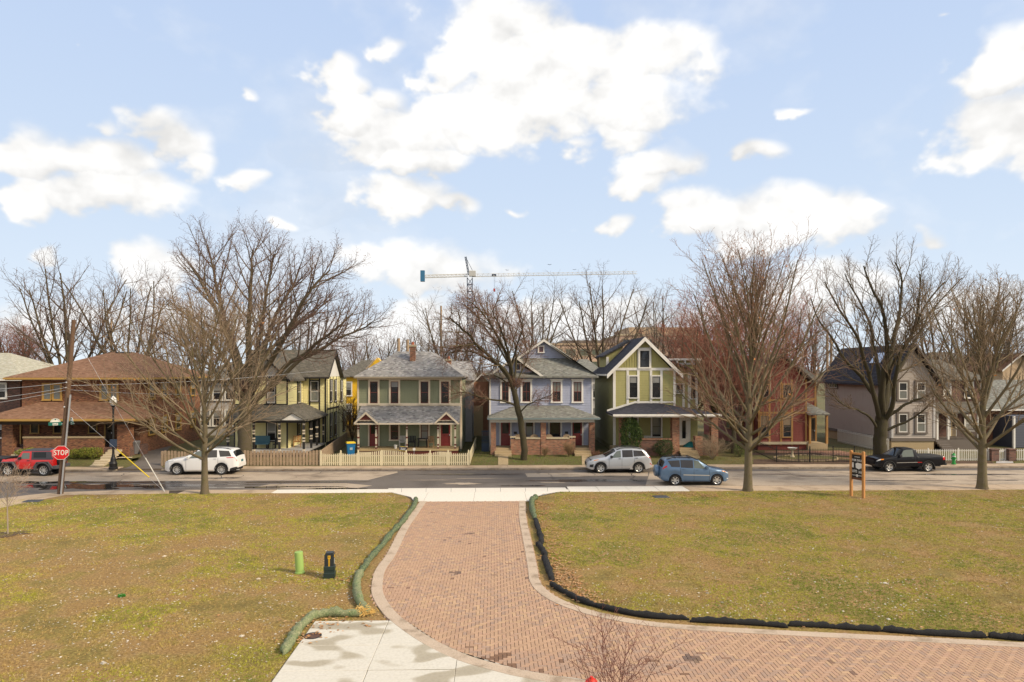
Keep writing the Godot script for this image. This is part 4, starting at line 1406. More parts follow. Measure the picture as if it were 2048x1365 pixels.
	# swept into the far gutter and against the fences
	for k in 5200:
		var x:=rng.randf_range(-37,45)
		if x>X(236,50) and x<X(330,50): continue
		var d:=KERB_FAR - absf(rng.randfn(0,0.16)) - 0.02
		var y:=0.015
		if rng.randf()<0.35:
			d=WALK_FAR+rng.randf_range(-0.12,1.6); y=0.15+maxf(0,d - WALK_FAR)*0.1
			if x<X(330,51): continue
		elif x>X(560,50) and x<X(1180,50): pass
		elif rng.randf()<0.6: continue
		var sc:=rng.randf_range(0.025,0.06)
		xfs.append(Transform3D(Basis(Vector3.UP,rng.randf_range(0,TAU)).scaled(Vector3.ONE*sc),Vector3(x,y+rng.randf_range(0.0,0.03),-d)))
		cols.append(Color(0.075,0.04,0.02).lerp(Color(0.24,0.13,0.06),pow(rng.randf(),2.0)))
	scatter("fallen_leaves",leaf,M.leaf,xfs,cols)
	tag(get_node("fallen_leaves"),"dry brown leaves blown against kerbs, logs and tree roots","leaves")

func brick_lawn(d: float) -> float:
	return lerpf(0.14,0.62,smoothstep(51.4,53.4,d)) if d<53.4 else 0.62
# ---------- the houses across the street ----------

func DX(px: float,x: float) -> float:        # how far north a sight line crosses the plane at x
	var u:=(px - 1024.0)/F
	return x*(cos(YAW) - u*sin(YAW))/(u*cos(YAW)+sin(YAW))

func win_px(parent:Node3D,d: float,pa: float,pb: float,ya: float,yb: float,casing:Material,sash:Material,o:={}) -> MeshInstance3D:
	return window(parent,front(0,d),X(pa,d),X(pb,d),Y((pa+pb)/2,yb,d),Y((pa+pb)/2,ya,d),casing,sash,o)

func chimney(parent:Node3D,x: float,d: float,w: float,y0: float,y1: float,m:Material,pot:=true) -> void:
	var b:=MB.new()
	b.box(Vector3(x - w/2,y0,-d - w/2),Vector3(x+w/2,y1,-d+w/2))
	var c:=obj("chimney",b,m,parent)
	var k:=MB.new()
	k.bevel_box(Vector3(x - w/2 - 0.06,y1,-d - w/2 - 0.06),Vector3(x+w/2+0.06,y1+0.16,-d+w/2+0.06),0.03)
	sub("chimney_cap",k,M.stone,c)
	if pot:
		var p:=MB.new()
		p.lathe([Vector2(0.14,y1+0.16),Vector2(0.12,y1+0.42),Vector2(0.0,y1+0.42)],10,Vector3(x,0,-d))
		sub("chimney_pot",p,plain_mat(0.4,0.12,0.06),c)

func row_box(parent:Node3D,called:String,fr:Transform3D,x0: float,x1: float,y0: float,y1: float,n: int,m:Material,z0: float,z1: float) -> void:
	var b:=MB.new()
	b.xf=fr
	var w:=(x1 - x0)/n
	for i in n:
		b.slab([Vector2(x0+w*i+w*0.12,y1),Vector2(x0+w*(i+0.5),y0),Vector2(x0+w*(i+0.88),y1)],z0,z1)
	obj(called,b,m,parent)

func make_green_house() -> void:
	var D:=57.3
	var x0:=X(715,D); var x1:=X(922.5,D)
	var o:=thing("duplex_house","sage green duplex with maroon doors, red brick chimney and two small porch gables","house",Vector3((x0+x1)/2,0.5,-D))
	var k:=func(c: float) -> float: return 660.0+c*0.23443
	var kv:=func(c: float) -> float: return 640.0+c*0.23443
	wall_core(o,x0,x1,0.3,6.78,D,D+12.0,M.green_siding)
	var yb:=Y(820,kv.call(724),D)
	boards(o,front(0,D),x0+0.1,x1 - 0.1,0.95,yb - 0.1,M.green_siding)
	boards(o,front(0,D),x0+0.1,x1 - 0.1,yb+0.12,6.5,M.green_siding)
	boards(o,right_side(x1,D),0.1,12.0,0.7,6.6,M.green_siding)
	trim(o,"corner_board",front(0,D),[[x0 - 0.02,0.7,x0+0.12,6.6]],M.cream)
	trim(o,"corner_board",front(0,D),[[x1 - 0.12,0.7,x1+0.02,6.6]],M.cream)
	trim(o,"corner_board",right_side(x1,D),[[0.0,0.7,0.12,6.6]],M.cream,0.0,0.045)
	trim(o,"band_board",front(0,D),[[x0+0.12,yb - 0.1,x1 - 0.12,yb+0.12]],M.cream,0.0,0.06)
	trim(o,"frieze",front(0,D),[[x0 - 0.04,6.5,x1+0.04,6.72]],M.cream,0.0,0.09)
	row_box(o,"scalloped_trim",front(0,D),x0,x1,6.42,6.52,62,M.maroon,0.06,0.1)
	for q in [[342,408,0.0],[518,584,0.25],[773,840,0.0],[948,1015,0.0]]:
		win_px(o,D,k.call(q[0]),k.call(q[1]),kv.call(527),kv.call(713),M.cream,M.maroon,{"casing":0.15,"shade": q[2]})
	win_px(o,D,k.call(518),k.call(584),kv.call(880),kv.call(1022),M.cream,M.maroon,{"casing":0.14})
	win_px(o,D,k.call(776),k.call(838),kv.call(880),kv.call(1018),M.cream,M.maroon,{"casing":0.14,"shade":0.95,"shade_mat":M.blind})
	for q in [[337,412],[945,1027]]:
		door(o,front(0,D),X(k.call(q[0]),D),X(k.call(q[1]),D),0.97,3.0,M.cream,M.red_door,0.5)
	# porch
	var pf:=55.2
	var pa:=X(k.call(232),pf); var pz:=X(k.call(1092),pf)
	part_box(o,"porch_floor",Vector3(pa,0.8,-D),Vector3(pz,0.95,-pf+0.06),M.deck)
	part_box(o,"porch_skirt",Vector3(pa+0.05,0.3,-D+0.1),Vector3(pz - 0.05,0.8,-pf),M.maroon)
	var yE:=Y(820,847,54.8)
	for c in [242,393,655,922,1068]:
		banded_post(o,X(k.call(c),pf+0.08),pf+0.08,0.95,yE - 0.05,0.13,M.cream,M.maroon,[0.04,0.16,0.45,0.8,0.9])
	part_box(o,"porch_beam",Vector3(pa,yE - 0.14,-pf - 0.16),Vector3(pz,yE+0.06,-pf+0.0),M.cream)
	var b:=MB.new()
	var ra:=X(k.call(212),54.8); var rz:=X(k.call(1103),54.8)
	var yT:=Y(820,kv.call(735),D)
	b.roof([Vector3(ra,yE,-54.8),Vector3(rz,yE,-54.8),Vector3(rz,yT,-D+0.02),Vector3(ra,yT,-D+0.02)],0.13)
	obj("porch_roof",b,M.roof_grey,o)
	part_box(o,"gutter",Vector3(ra,yE - 0.1,-54.8),Vector3(rz,yE+0.02,-54.7),M.cream)
	var sl:=(yT - yE)/(D - 54.8)
	for q in [[203,310,405],[890,990,1092]]:
		var ga:=X(k.call(q[0]),54.6); var gb:=X(k.call(q[2]),54.6)
		var gm:=(ga+gb)/2
		var ya:=Y(k.call(q[1]),kv.call(785),54.6)
		var ye:=Y(k.call(q[1]),kv.call(878),54.6)
		var g:=gable_face(o,front(0,54.75),ga+0.2,gb - 0.2,ye+0.14,ya - 0.1,M.maroon,-0.05,0.0,"porch_gable")
		var rk:=MB.new()
		rk.xf=front(0,54.65)
		rk.slab([Vector2(ga,ye - 0.17),Vector2(gm,ya - 0.19),Vector2(gm,ya),Vector2(ga,ye)],0,0.06)
		rk.slab([Vector2(gm,ya - 0.19),Vector2(gb,ye - 0.17),Vector2(gb,ye),Vector2(gm,ya)],0,0.06)
		sub("rake_board",rk,M.cream,g)
		var sc:=MB.new()
		sc.xf=front(0,54.7)
		for i in 13:
			var w:=(gb - ga - 0.5)/13.0
			sc.slab([Vector2(ga+0.25+w*i,ye+0.2),Vector2(ga+0.25+w*(i+0.5),ye+0.08),Vector2(ga+0.25+w*(i+0.85),ye+0.2)],0,0.03)
		sub("scalloped_trim",sc,M.cream,g)
		var gr:=MB.new()
		var back:=54.8+(ya - yE)/sl
		var lo:=54.8+maxf(0.0,ye - yE)/sl+0.05
		gr.roof([Vector3(ga,ye,-54.6),Vector3(gm,ya,-54.6),Vector3(gm,ya,-back),Vector3(ga,ye,-lo)].duplicate(),0.08)
		gr.roof([Vector3(gb,ye,-lo),Vector3(gm,ya,-back),Vector3(gm,ya,-54.6),Vector3(gb,ye,-54.6)],0.08)
		sub("gable_roof",gr,M.roof_grey,g)
	hip_roof(o,X(k.call(200),56.7),X(k.call(1148),56.7),56.7,D+12.5,6.78,X(795,60),X(859,60),60.0,66.5,Y(827,703.5,60),M.roof_grey)
	part_box(o,"gutter",Vector3(X(k.call(205),56.7),6.64,-56.72),Vector3(X(k.call(1145),56.7),6.76,-56.62),M.soffit)
	chimney(o,X(825.5,58.9),58.9,0.46,7.2,Y(825,694,58.9),M.brick_pier)
	chimney(o,X(897,63.5),63.5,0.5,7.2,Y(897,722,63.5),M.brick_pier)
	# rear wing
	part_box(o,"rear_wing",Vector3(X(880,65),0.4,-74),Vector3(X(944,65),6.4,-65),M.pale_siding)
	hip_roof(o,X(876,65),X(949,65),64.7,74.4,6.42,X(885,68),X(940,68),68.4,68.4,Y(915,722,68),M.roof_grey,"rear_roof")
	# porch things
	var seat:=func(px: float,d: float,m:Material,w: float,label:String) -> Node3D:
		return chair("porch_chair",label,Vector3(X(px,d),0.95,-d),m,w)
	seat.call(823,56.6,M.black_plastic,0.62,"black armchair on the sage green duplex's porch beside the middle post")
	seat.call(805,56.7,M.chair_white,0.55,"pale chair on the sage green duplex's porch under the left window")
	seat.call(862,56.3,M.tan_wood,0.5,"light wooden chair on the sage green duplex's porch beside the dark table")
	var t:=thing("porch_table","dark high table on the sage green duplex's porch","table",Vector3(X(845,56.5),0.95,-56.5))
	var tb:=MB.new()
	tb.bevel_box(Vector3(-0.42,0.68,-0.3),Vector3(0.42,0.73,0.3),0.01)
	obj("tabletop",tb,M.black_trim,t,true)
	for s in [[-1,-1],[-1,1],[1,-1],[1,1]]:
		var l:=MB.new()
		l.bar(Vector3(s[0]*0.3,0.68,s[1]*0.2),Vector3(s[0]*0.38,0,s[1]*0.26),0.04)
		obj("leg",l,M.black_trim,t,true)
	var bk:=thing("bucket","white bucket on the sage green duplex's porch edge","bucket",Vector3(X(791,55.5),0.95,-55.5))
	var bl:=MB.new()
	bl.lathe([Vector2(0.1,0.0),Vector2(0.14,0.3),Vector2(0.15,0.3),Vector2(0.13,0.28),Vector2(0.09,0.02),Vector2(0,0.02)],16)
	obj("pail",bl,M.white,bk,true)
	steps(o,X(k.call(245),55),X(k.call(350),55),55.15,0.3,0.95,2,M.stone)
	steps(o,X(k.call(930),55),X(k.call(1035),55),55.15,0.3,0.95,2,M.stone)
	# yard signs behind the pickets
	var ys:=thing("yard_sign","tilted dark blue yard sign with yellow edge behind the picket fence","sign",Vector3(X(806,52.6),0.25,-52.6),0.1)
	var f1:=MB.new()
	f1.xf=Transform3D(Basis(Vector3(0,0,1),-0.12),Vector3(0,1.02,0))
	f1.box(Vector3(-0.28,-0.18,-0.01),Vector3(0.28,0.18,0.01))
	obj("board",f1,plain_mat(0.008,0.01,0.035,0.5),ys,true)
	var f2:=MB.new()
	f2.xf=f1.xf
	f2.box(Vector3(-0.28,0.15,0.011),Vector3(0.28,0.175,0.014)); f2.box(Vector3(-0.28,-0.175,0.011),Vector3(0.28,-0.15,0.014))
	obj("border",f2,plain_mat(0.75,0.55,0.08),ys,true)
	var f3:=MB.new()
	f3.xf=f1.xf
	for i in 9: f3.box(Vector3(-0.19+i*0.042,0.01,0.011),Vector3(-0.165+i*0.042,0.075 - 0.02*(i % 2),0.013))
	for i in 9: f3.box(Vector3(-0.19+i*0.042,-0.09,0.011),Vector3(-0.16+i*0.042,-0.03,0.013))
	obj("lettering",f3,M.white,ys,true)
	var f4:=MB.new()
	f4.bar(Vector3(-0.18,0,-0.015),Vector3(-0.18,1.0,-0.015),0.02); f4.bar(Vector3(0.18,0,-0.015),Vector3(0.18,1.0,-0.015),0.02)
	obj("stakes",f4,M.galvanised,ys,true)
	var yr:=thing("yard_sign","small round white sign on a thin stake behind the picket fence","sign",Vector3(X(828,52.4),0.25,-52.4))
	var r1:=MB.new()
	r1.xf=Transform3D(Basis(Vector3.RIGHT,PI/2),Vector3(0,1.0,0))
	r1.lathe([Vector2(0.0,0.0),Vector2(0.11,0.0),Vector2(0.11,0.02),Vector2(0.0,0.02)],16)
	obj("disc",r1,M.white,yr,true)
	var r2:=MB.new()
	r2.bar(Vector3(0,0,0),Vector3(0,0.9,0),0.02)
	obj("stake",r2,M.galvanised,yr,true)

func chair(called:String,label:String,at:Vector3,m:Material,w: float,turn:=0.0,group:="") -> Node3D:
	var t:=thing(called,label,"chair",at,turn,group)
	var s:=MB.new()
	s.bevel_box(Vector3(-w/2,0.4,-0.25),Vector3(w/2,0.45,0.25),0.01)
	obj("seat",s,m,t,true)
	var b:=MB.new()
	for i in 5:
		b.bar(Vector3(lerpf(-w/2+0.05,w/2 - 0.05,i/4.0),0.45,-0.23),Vector3(lerpf(-w/2+0.05,w/2 - 0.05,i/4.0),0.9,-0.3),0.075,0.02)
	b.bar(Vector3(-w/2,0.88,-0.3),Vector3(w/2,0.88,-0.3),0.05,0.03)
	obj("backrest",b,m,t,true)
	for q in [[-1,-1],[1,-1],[-1,1],[1,1]]:
		var l:=MB.new()
		l.bar(Vector3(q[0]*(w/2 - 0.03),0,q[1]*0.23),Vector3(q[0]*(w/2 - 0.03),0.6 if q[1]>0 else 0.42,q[1]*0.22),0.045)
		obj("leg",l,m,t,true)
	for q in [-1,1]:
		var a:=MB.new()
		a.bar(Vector3(q*(w/2 - 0.02),0.62,-0.26),Vector3(q*(w/2 - 0.02),0.62,0.26),0.06,0.025)
		obj("armrest",a,m,t,true)
	return t

func make_yellow_house() -> void:
	var W:=56.5
	var D:=60.9
	var wa:=X(467,W); var wb:=X(575,W)
	var xr:=X(652,D)
	var o:=thing("yellow_house","pale yellow house with black half-timber trim and white gables behind the big maple","house",Vector3((wa+xr)/2,0.5,-58.0))
	var q:=func(c: float) -> float: return 300.0+c*0.26376
	var qv:=func(c: float) -> float: return 640.0+c*0.26376
	var yE:=6.72
	wall_core(o,wa,wb,0.3,yE,W,69.0,M.yellow_siding)
	wall_core(o,wb,xr,0.3,yE - 0.01,D,69.0,M.yellow_siding,"main_wall")
	boards(o,front(0,W),wa,wb,0.9,yE,M.yellow_siding)
	boards(o,front(0,D),wb,xr,0.9,yE,M.yellow_siding)
	boards(o,right_side(wb,W),0.0,D - W,0.9,yE,M.yellow_siding)
	boards(o,right_side(xr,D),0.0,8.1,0.8,yE,M.yellow_siding)
	# half-timber strips
	var st:Array=[]
	for c in [640,885,952,1040]:
		st.append([X(q.call(c),W) - 0.06,0.9,X(q.call(c),W)+0.06,yE])
	st.append([wa,Y(520,qv.call(645),W) - 0.08,wb,Y(520,qv.call(645),W)+0.08])
	st.append([wa,Y(520,qv.call(457),W) - 0.06,wb,Y(520,qv.call(457),W)+0.06])
	st.append([wa,yE - 0.1,wb,yE])
	for i in st.size(): trim(o,"timber_strip",front(0,W),[st[i]],M.black_trim,0.0,0.035+0.002*i)
	for c in [1155,1210,1285,1330]:
		var x:=X(q.call(c),D)
		trim(o,"timber_strip",front(0,D),[[x - 0.06,0.9,minf(x+0.06,xr),yE]],M.black_trim,0.0,0.04)
	for px in [653.0,659.0,665.0,672.0,676.5]:
		var d:=DX(px,xr)
		trim(o,"timber_strip",right_side(xr,D),[[d - D,0.8,d - D+0.12,yE]],M.black_trim,0.0,0.04)
	trim(o,"timber_strip",right_side(xr,D),[[0.12,3.75,DX(676.5,xr) - D,3.92]],M.black_trim,0.0,0.045)
	trim(o,"timber_strip",right_side(xr,D),[[0.0,0.62,8.1,0.9]],M.black_trim,0.0,0.05)
	# windows
	for c in [[720,785],[890,950]]:
		win_px(o,W,q.call(c[0]),q.call(c[1]),qv.call(468),qv.call(632),M.black_trim,M.white,{"casing":0.09,"shade": -0.5,"shade_mat":M.blind})
	win_px(o,W,q.call(890),q.call(955),qv.call(775),qv.call(918),M.black_trim,M.white,{"casing":0.09,"shade":0.6})
	win_px(o,D,q.call(1218),q.call(1278),qv.call(465),qv.call(618),M.black_trim,M.white,{"casing":0.09,"shade": -0.5,"shade_mat":M.curtain})
	window(o,right_side(wb,W),2.6,3.5,Y(600,qv.call(632),59),Y(600,qv.call(466),59),M.black_trim,M.white,{"casing":0.09})
	window(o,right_side(wb,W),2.6,3.5,1.75,3.6,M.black_trim,M.white,{"casing":0.09})
	for w in [[658.5,662.5,761.0,804.0],[667.5,671.5,761.0,803.5],[658.5,662.5,828.0,875.0],[667.5,671.5,826.0,871.0],[679.5,683.5,762.0,803.0],[684.5,688.0,822.0,863.0]]:
		var d0:=DX(w[0],xr); var d1:=DX(w[1],xr)
		window(o,right_side(xr,D),d0 - D,d1 - D,Y(w[0],w[3],d0),Y(w[0],w[2],d0),M.black_trim,M.white,{"casing":0.08,"shade":0.5})
	var dr:=door(o,front(0,D),X(q.call(1222),D),X(q.call(1276),D),0.92,2.95,M.black_trim,M.black_trim,0.62)
	var mb:=MB.new()
	mb.xf=front(0,D)
	var dxa:=X(q.call(1222),D)+0.12; var dxb:=X(q.call(1276),D) - 0.12
	for i in 3:
		var yy:=lerpf(1.72,2.82,(i+0.5)/3.0)
		for j in 2: mb.box(Vector3(lerpf(dxa,dxb,j*0.5)+0.04,yy - 0.13,0.025),Vector3(lerpf(dxa,dxb,j*0.5+0.5) - 0.04,yy+0.13,0.03))
	sub("door_lite",mb,M.blind,dr)
	# roofs
	var apex:=Y(523,702,W - 0.4)
	var rD:=63.5
	var yR:=Y(640,700,rD)
	var b:=MB.new()
	var lx:=X(480,D)
	b.roof([Vector3(lx,yE,-D+0.4),Vector3(xr+0.35,yE,-D+0.4),Vector3(xr+0.35,yR,-rD),Vector3(lx,yR,-rD)],0.15)
	b.roof([Vector3(xr+0.35,yE,-66.4),Vector3(lx,yE,-66.4),Vector3(lx,yR,-rD),Vector3(xr+0.35,yR,-rD)],0.15)
	obj("roof",b,M.roof_dark,o)
	var wm:=(wa+wb)/2
	var g:=MB.new()
	g.roof([Vector3(wa - 0.3,yE - 0.2,-W+0.4),Vector3(wm,apex,-W+0.4),Vector3(wm,apex,-rD - 0.5),Vector3(wa - 0.3,yE - 0.2,-rD - 0.5)].duplicate(),0.15)
	g.roof([Vector3(wb+0.3,yE - 0.2,-rD - 0.5),Vector3(wm,apex,-rD - 0.5),Vector3(wm,apex,-W+0.4),Vector3(wb+0.3,yE - 0.2,-W+0.4)],0.15)
	obj("wing_roof",g,M.roof_dark,o)
	gable_face(o,front(0,W),wa+0.05,wb - 0.05,yE,apex - 0.25,M.white,-0.1,0.02)
	rake(o,front(0,W - 0.36),wa - 0.32,wb+0.32,yE - 0.22,apex - 0.02,M.black_trim,0.2)
	row_box(o,"scalloped_trim",front(0,W),wa+0.1,wb - 0.1,yE - 0.02,yE+0.1,26,M.black_trim,0.02,0.05)
	# side gable over the right wall
	var sg:=MB.new()
	sg.xf=right_side(xr,D)
	sg.slab([Vector2(0.0,yE),Vector2(5.1,yE),Vector2(rD - D,yR - 0.25)],-0.1,0.03)
	obj("side_gable",sg,M.white,o)
	var sr:=MB.new()
	sr.xf=right_side(xr+0.3,D)
	sr.slab([Vector2(-0.4,yE - 0.2),Vector2(rD - D,yR - 0.2),Vector2(rD - D,yR),Vector2(-0.4,yE)],0.0,0.06)
	sr.slab([Vector2(rD - D,yR - 0.2),Vector2(5.5,yE - 0.2),Vector2(5.5,yE),Vector2(rD - D,yR)],0.0,0.06)
	obj("rake_board",sr,M.black_trim,o)
	part_box(o,"gutter",Vector3(wb+0.3,yE - 0.16,-D+0.4),Vector3(xr+0.35,yE - 0.04,-D+0.5),M.black_trim)
	var rr:=MB.new()
	rr.roof([Vector3(xr+0.3,yE,-66.4),Vector3(xr+0.3,yE,-69.4),Vector3(xr - 2.5,yE+1.5,-69.4),Vector3(xr - 2.5,yE+1.5,-66.4)],0.12)
	obj("rear_roof",rr,M.roof_dark,o)
	# porch
	var pf:=54.5
	var pL:=X(455,pf); var pR:=X(611,pf)
	part_box(o,"porch_floor",Vector3(pL,0.76,-W),Vector3(pR,0.9,-pf),M.deck_grey)
	part_box(o,"side_porch_floor",Vector3(wb,0.758,-D),Vector3(pR,0.898,-W),M.deck_grey)
	part_box(o,"porch_skirt",Vector3(pL+0.05,0.3,-W+0.05),Vector3(pR - 0.05,0.76,-pf+0.004 - 0.06),M.black_trim)
	part_box(o,"side_porch_skirt",Vector3(wb+0.1,0.3,-D),Vector3(pR - 0.05,0.757,-W - 0.0),M.black_trim)
	var ye:=Y(600,839,54.3)
	var yt:=Y(560,810,W)
	var pr:=MB.new()
	pr.roof([Vector3(pL - 0.2,ye,-54.25),Vector3(pR+0.25,ye,-54.25),Vector3(wb,yt,-W+0.02),Vector3(pL - 0.2,yt,-W+0.02)],0.14)
	pr.roof([Vector3(pR+0.25,ye,-54.25),Vector3(pR+0.25,ye,-D+0.02),Vector3(wb,yt,-D+0.02),Vector3(wb,yt,-W+0.02)],0.14)
	obj("porch_roof",pr,M.roof_dark,o)
	part_box(o,"porch_beam",Vector3(pL,ye - 0.3,-pf - 0.18),Vector3(pR,ye - 0.12,-pf),M.black_trim)
	part_box(o,"side_porch_beam",Vector3(pR - 0.2,ye - 0.301,-D),Vector3(pR - 0.02,ye - 0.121,-pf - 0.18),M.black_trim)
	for c in [590,785,980,1165]:
		banded_post(o,X(q.call(c),pf+0.12),pf+0.12,0.9,ye - 0.3,0.15,M.black_trim,M.cream,[0.03,0.35,0.45,0.62,0.72,0.95])
	for d in [56.6,58.4,60.6]:
		banded_post(o,pR - 0.12,d,0.9,ye - 0.3,0.15,M.black_trim,M.cream,[0.35,0.45,0.7])
	var ga:=X(560,54.15); var gb:=X(608,54.15)
	var gy:=Y(584,841,54.15); var gt:=Y(584,827,54.15)
	gable_face(o,front(0,54.2),ga+0.05,gb - 0.05,gy,gt - 0.03,M.white,-0.1,0.0,"porch_gable")
	var pg:=MB.new()
	var gm:=(ga+gb)/2
	var back:=54.25+(gt - ye)/(yt - ye)*(W - 54.25)
	pg.roof([Vector3(ga - 0.1,gy,-54.1),Vector3(gm,gt+0.06,-54.1),Vector3(gm,gt+0.06,-back - 0.1),Vector3(ga - 0.1,gy,-54.5)].duplicate(),0.07)
	pg.roof([Vector3(gb+0.1,gy,-54.5),Vector3(gm,gt+0.06,-back - 0.1),Vector3(gm,gt+0.06,-54.1),Vector3(gb+0.1,gy,-54.1)],0.07)
	obj("porch_gable_roof",pg,M.roof_dark,o)
	var bn:=thing("porch_bench","teal blue bench on the yellow house's porch","bench",Vector3(X(523,56),0.9,-56.0))
	var bs:=MB.new()
	bs.bevel_box(Vector3(-0.6,0.38,-0.2),Vector3(0.6,0.46,0.25),0.02)
	obj("seat",bs,plain_mat(0.07,0.16,0.2,0.8),bn,true)
	var bb:=MB.new()
	bb.bevel_box(Vector3(-0.6,0.46,-0.25),Vector3(0.6,1.05,-0.15),0.02)
	obj("backrest",bb,plain_mat(0.07,0.16,0.2,0.8),bn,true)
	for s in [-0.5,0.5]:
		var l:=MB.new()
		l.box(Vector3(s - 0.04,0,-0.2),Vector3(s+0.04,0.38,0.2))
		obj("leg",l,M.black_trim,bn,true)
	chair("porch_chair","orange-brown wooden chair on the yellow house's porch near the corner",Vector3(X(594,57.5),0.9,-57.5),M.cedar,0.6,0.3)
	chair("porch_chair","small black chair on the yellow house's porch beside the teal bench",Vector3(X(553,55.6),0.9,-55.6),M.black_plastic,0.5,0.0)

func make_brick_house() -> void:
	var D:=56.5
	var x0:=X(43,D); var x1:=X(280,D)
	var back:=DX(400,x1)
	var o:=thing("brick_house","dark red brick house with brown hip roof and yellow gutters behind the utility pole","house",Vector3((x0+x1)/2,0.6,-D))
	wall_core(o,x0,x1,0.4,6.72,D,back,M.brick_red)
	for q in [[85,124],[200,237]]:
		var a: float=q[0]; var c: float=q[1]; var m:=(a+c)/2
		win_px(o,D,a+2,m - 2,769,800,M.gold,M.gold,{"casing":0.1,"shade":1.0,"shade_mat":M.curtain,"sash":0.06})
		win_px(o,D,m+2,c - 2,769,800,M.gold,M.gold,{"casing":0.1,"shade":1.0,"shade_mat":M.curtain,"sash":0.06})
	for px in [296.0,322.0,350.0,380.0]:
		var d:=DX(px,x1)
		window(o,right_side(x1,D),d - D,d - D+0.9,4.9,6.2,M.gold,M.gold,{"casing":0.1,"shade":0.5})
		window(o,right_side(x1,D),d - D,d - D+0.9,1.9,3.3,M.gold,M.gold,{"casing":0.1,"shade":0.4})
	hip_roof(o,x0 - 0.85,x1+0.85,D - 0.85,back+0.85,6.72,X(222,62),X(264,62),62.0,62.6,Y(240,705,62),M.roof_brown)
	part_box(o,"gutter",Vector3(x0 - 0.86,6.56,-D+0.83),Vector3(x1+0.86,6.7,-D+0.95),M.gold)
	part_box(o,"side_gutter",Vector3(x1+0.83,6.561,-back - 0.85),Vector3(x1+0.95,6.699,-D+0.83),M.gold)
	part_box(o,"soffit",Vector3(x0 - 0.8,6.5,-back - 0.8),Vector3(x1+0.8,6.56,-D+0.8),M.soffit)
	var rv:=MB.new()
	for i in 6: rv.cbox(Vector3(X(236+i*5.0,62),Y(240,706,62),-61.9),Vector3(0.2,0.12,0.35))
	obj("roof_vent",rv,M.black_plastic,o)
	# porch across the front
	var pf:=53.6
	var fl:=1.3
	var pL:=X(-40,pf); var pR:=X(258,pf)
	part_box(o,"porch_floor",Vector3(pL,0.3,-D),Vector3(pR,fl,-pf - 0.15),M.brick_dark)
	var ye:=Y(140,838,52.9); var yt:=Y(140,804,D)
	var b:=MB.new()
	var eL:=X(-50,52.9); var eR:=X(270,52.9)
	b.roof([Vector3(eL,ye,-52.9),Vector3(eR,ye,-52.9),Vector3(eR - 2.6,yt,-D+0.02),Vector3(eL+2.6,yt,-D+0.02)],0.14)
	b.roof([Vector3(eR,ye,-52.9),Vector3(eR,ye,-D - 1.0),Vector3(eR - 2.6,yt,-D - 1.0),Vector3(eR - 2.6,yt,-D+0.02)],0.14)
	b.roof([Vector3(eL,ye,-D - 1.5),Vector3(eL,ye,-52.9),Vector3(eL+2.6,yt,-D+0.02),Vector3(eL+2.6,yt,-D - 1.5)],0.14)
	obj("porch_roof",b,M.roof_brown,o)
	part_box(o,"porch_gutter",Vector3(eL,ye - 0.16,-52.9),Vector3(eR,ye - 0.02,-52.78),M.gold)
	part_box(o,"porch_ceiling",Vector3(eL+0.1,ye - 0.24,-D),Vector3(eR - 0.1,ye - 0.17,-53.0),M.gold)
	part_box(o,"porch_beam",Vector3(pL+0.1,ye - 0.5,-pf - 0.35),Vector3(pR - 0.1,ye - 0.24,-pf - 0.0),M.dark_brown)
	for c in [[3,25],[234,257]]:
		part_box(o,"brick_pier",Vector3(X(c[0],pf),0.35,-pf - 0.75),Vector3(X(c[1],pf),ye - 0.5,-pf+0.03),M.brick_red)
	part_box(o,"parapet",Vector3(X(46,pf),0.4,-pf - 0.28),Vector3(X(205,pf),Y(120,877,pf),-pf),M.brick_red)
	part_box(o,"parapet_cap",Vector3(X(45,pf),Y(120,877,pf),-pf - 0.32),Vector3(X(206,pf),Y(120,873.5,pf),-pf+0.05),M.limestone)
	for px in [70.0,116.0,186.0]:
		win_px(o,D,px - 7,px+7,838,866,M.gold,M.dark_brown,{"casing":0.09})
	door(o,front(0,D),X(28,D),X(40,D),fl,3.3,M.gold,M.dark_brown,0.5)
	door(o,front(0,D),X(212,D),X(226,D),fl,3.3,M.gold,M.dark_brown,0.5)
	steps(o,X(206,52.8),X(233,52.8),pf+0.1,0.62,fl,4,M.stone,0.32)
	steps(o,X(22,52.8),X(46,52.8),pf+0.1,0.62,fl,4,M.stone,0.32)
	# walk down to the street
	var w:=MB.new()
	w.poly([Vector3(X(178,51.4),0.17,-51.38),Vector3(X(200,51.4),0.17,-51.38),Vector3(X(233,52.5),0.635,-52.6),Vector3(X(203,52.5),0.635,-52.6)])
	w.poly([Vector3(X(203,52.5),0.635,-52.6),Vector3(X(262,52.5),0.635,-52.6),Vector3(X(262,53),0.635,-53.2),Vector3(X(203,53),0.635,-53.2)])
	var wk:=struct("front_walk",w,M.stone)
	for i in 3:
		var s:=MB.new()
		var t:=i/3.0
		s.bevel_box(Vector3(X(182+14*t,51.5+t),0.1,-51.75 - t*0.75),Vector3(X(207+16*t,51.5+t),0.26+t*0.4,-51.45 - t*0.75),0.015)
		obj("step",s,M.stone,wk)
	var y:=MB.new()
	var e:=[51.4,52.0,52.8,53.4,57.0,75.0]
	for i in e.size() - 1:
		y.quad(Vector3(-70,brick_lawn(e[i])+0.005,-e[i]),Vector3(X(262 if i<3 else 282,e[i]),brick_lawn(e[i])+0.005,-e[i]),Vector3(X(262 if i<2 else 282,e[i+1]),brick_lawn(e[i+1])+0.005,-e[i+1]),Vector3(-70,brick_lawn(e[i+1])+0.005,-e[i+1]))
	struct("raised_yard",y,M.far_soil)
	# neighbour at the very edge of the view
	var n:=thing("brick_house","brick house with pale grey hip roof, cut by the left edge of the view","house",Vector3(X(-60,59),0.6,-59.0))
	var nx:=X(40,59)
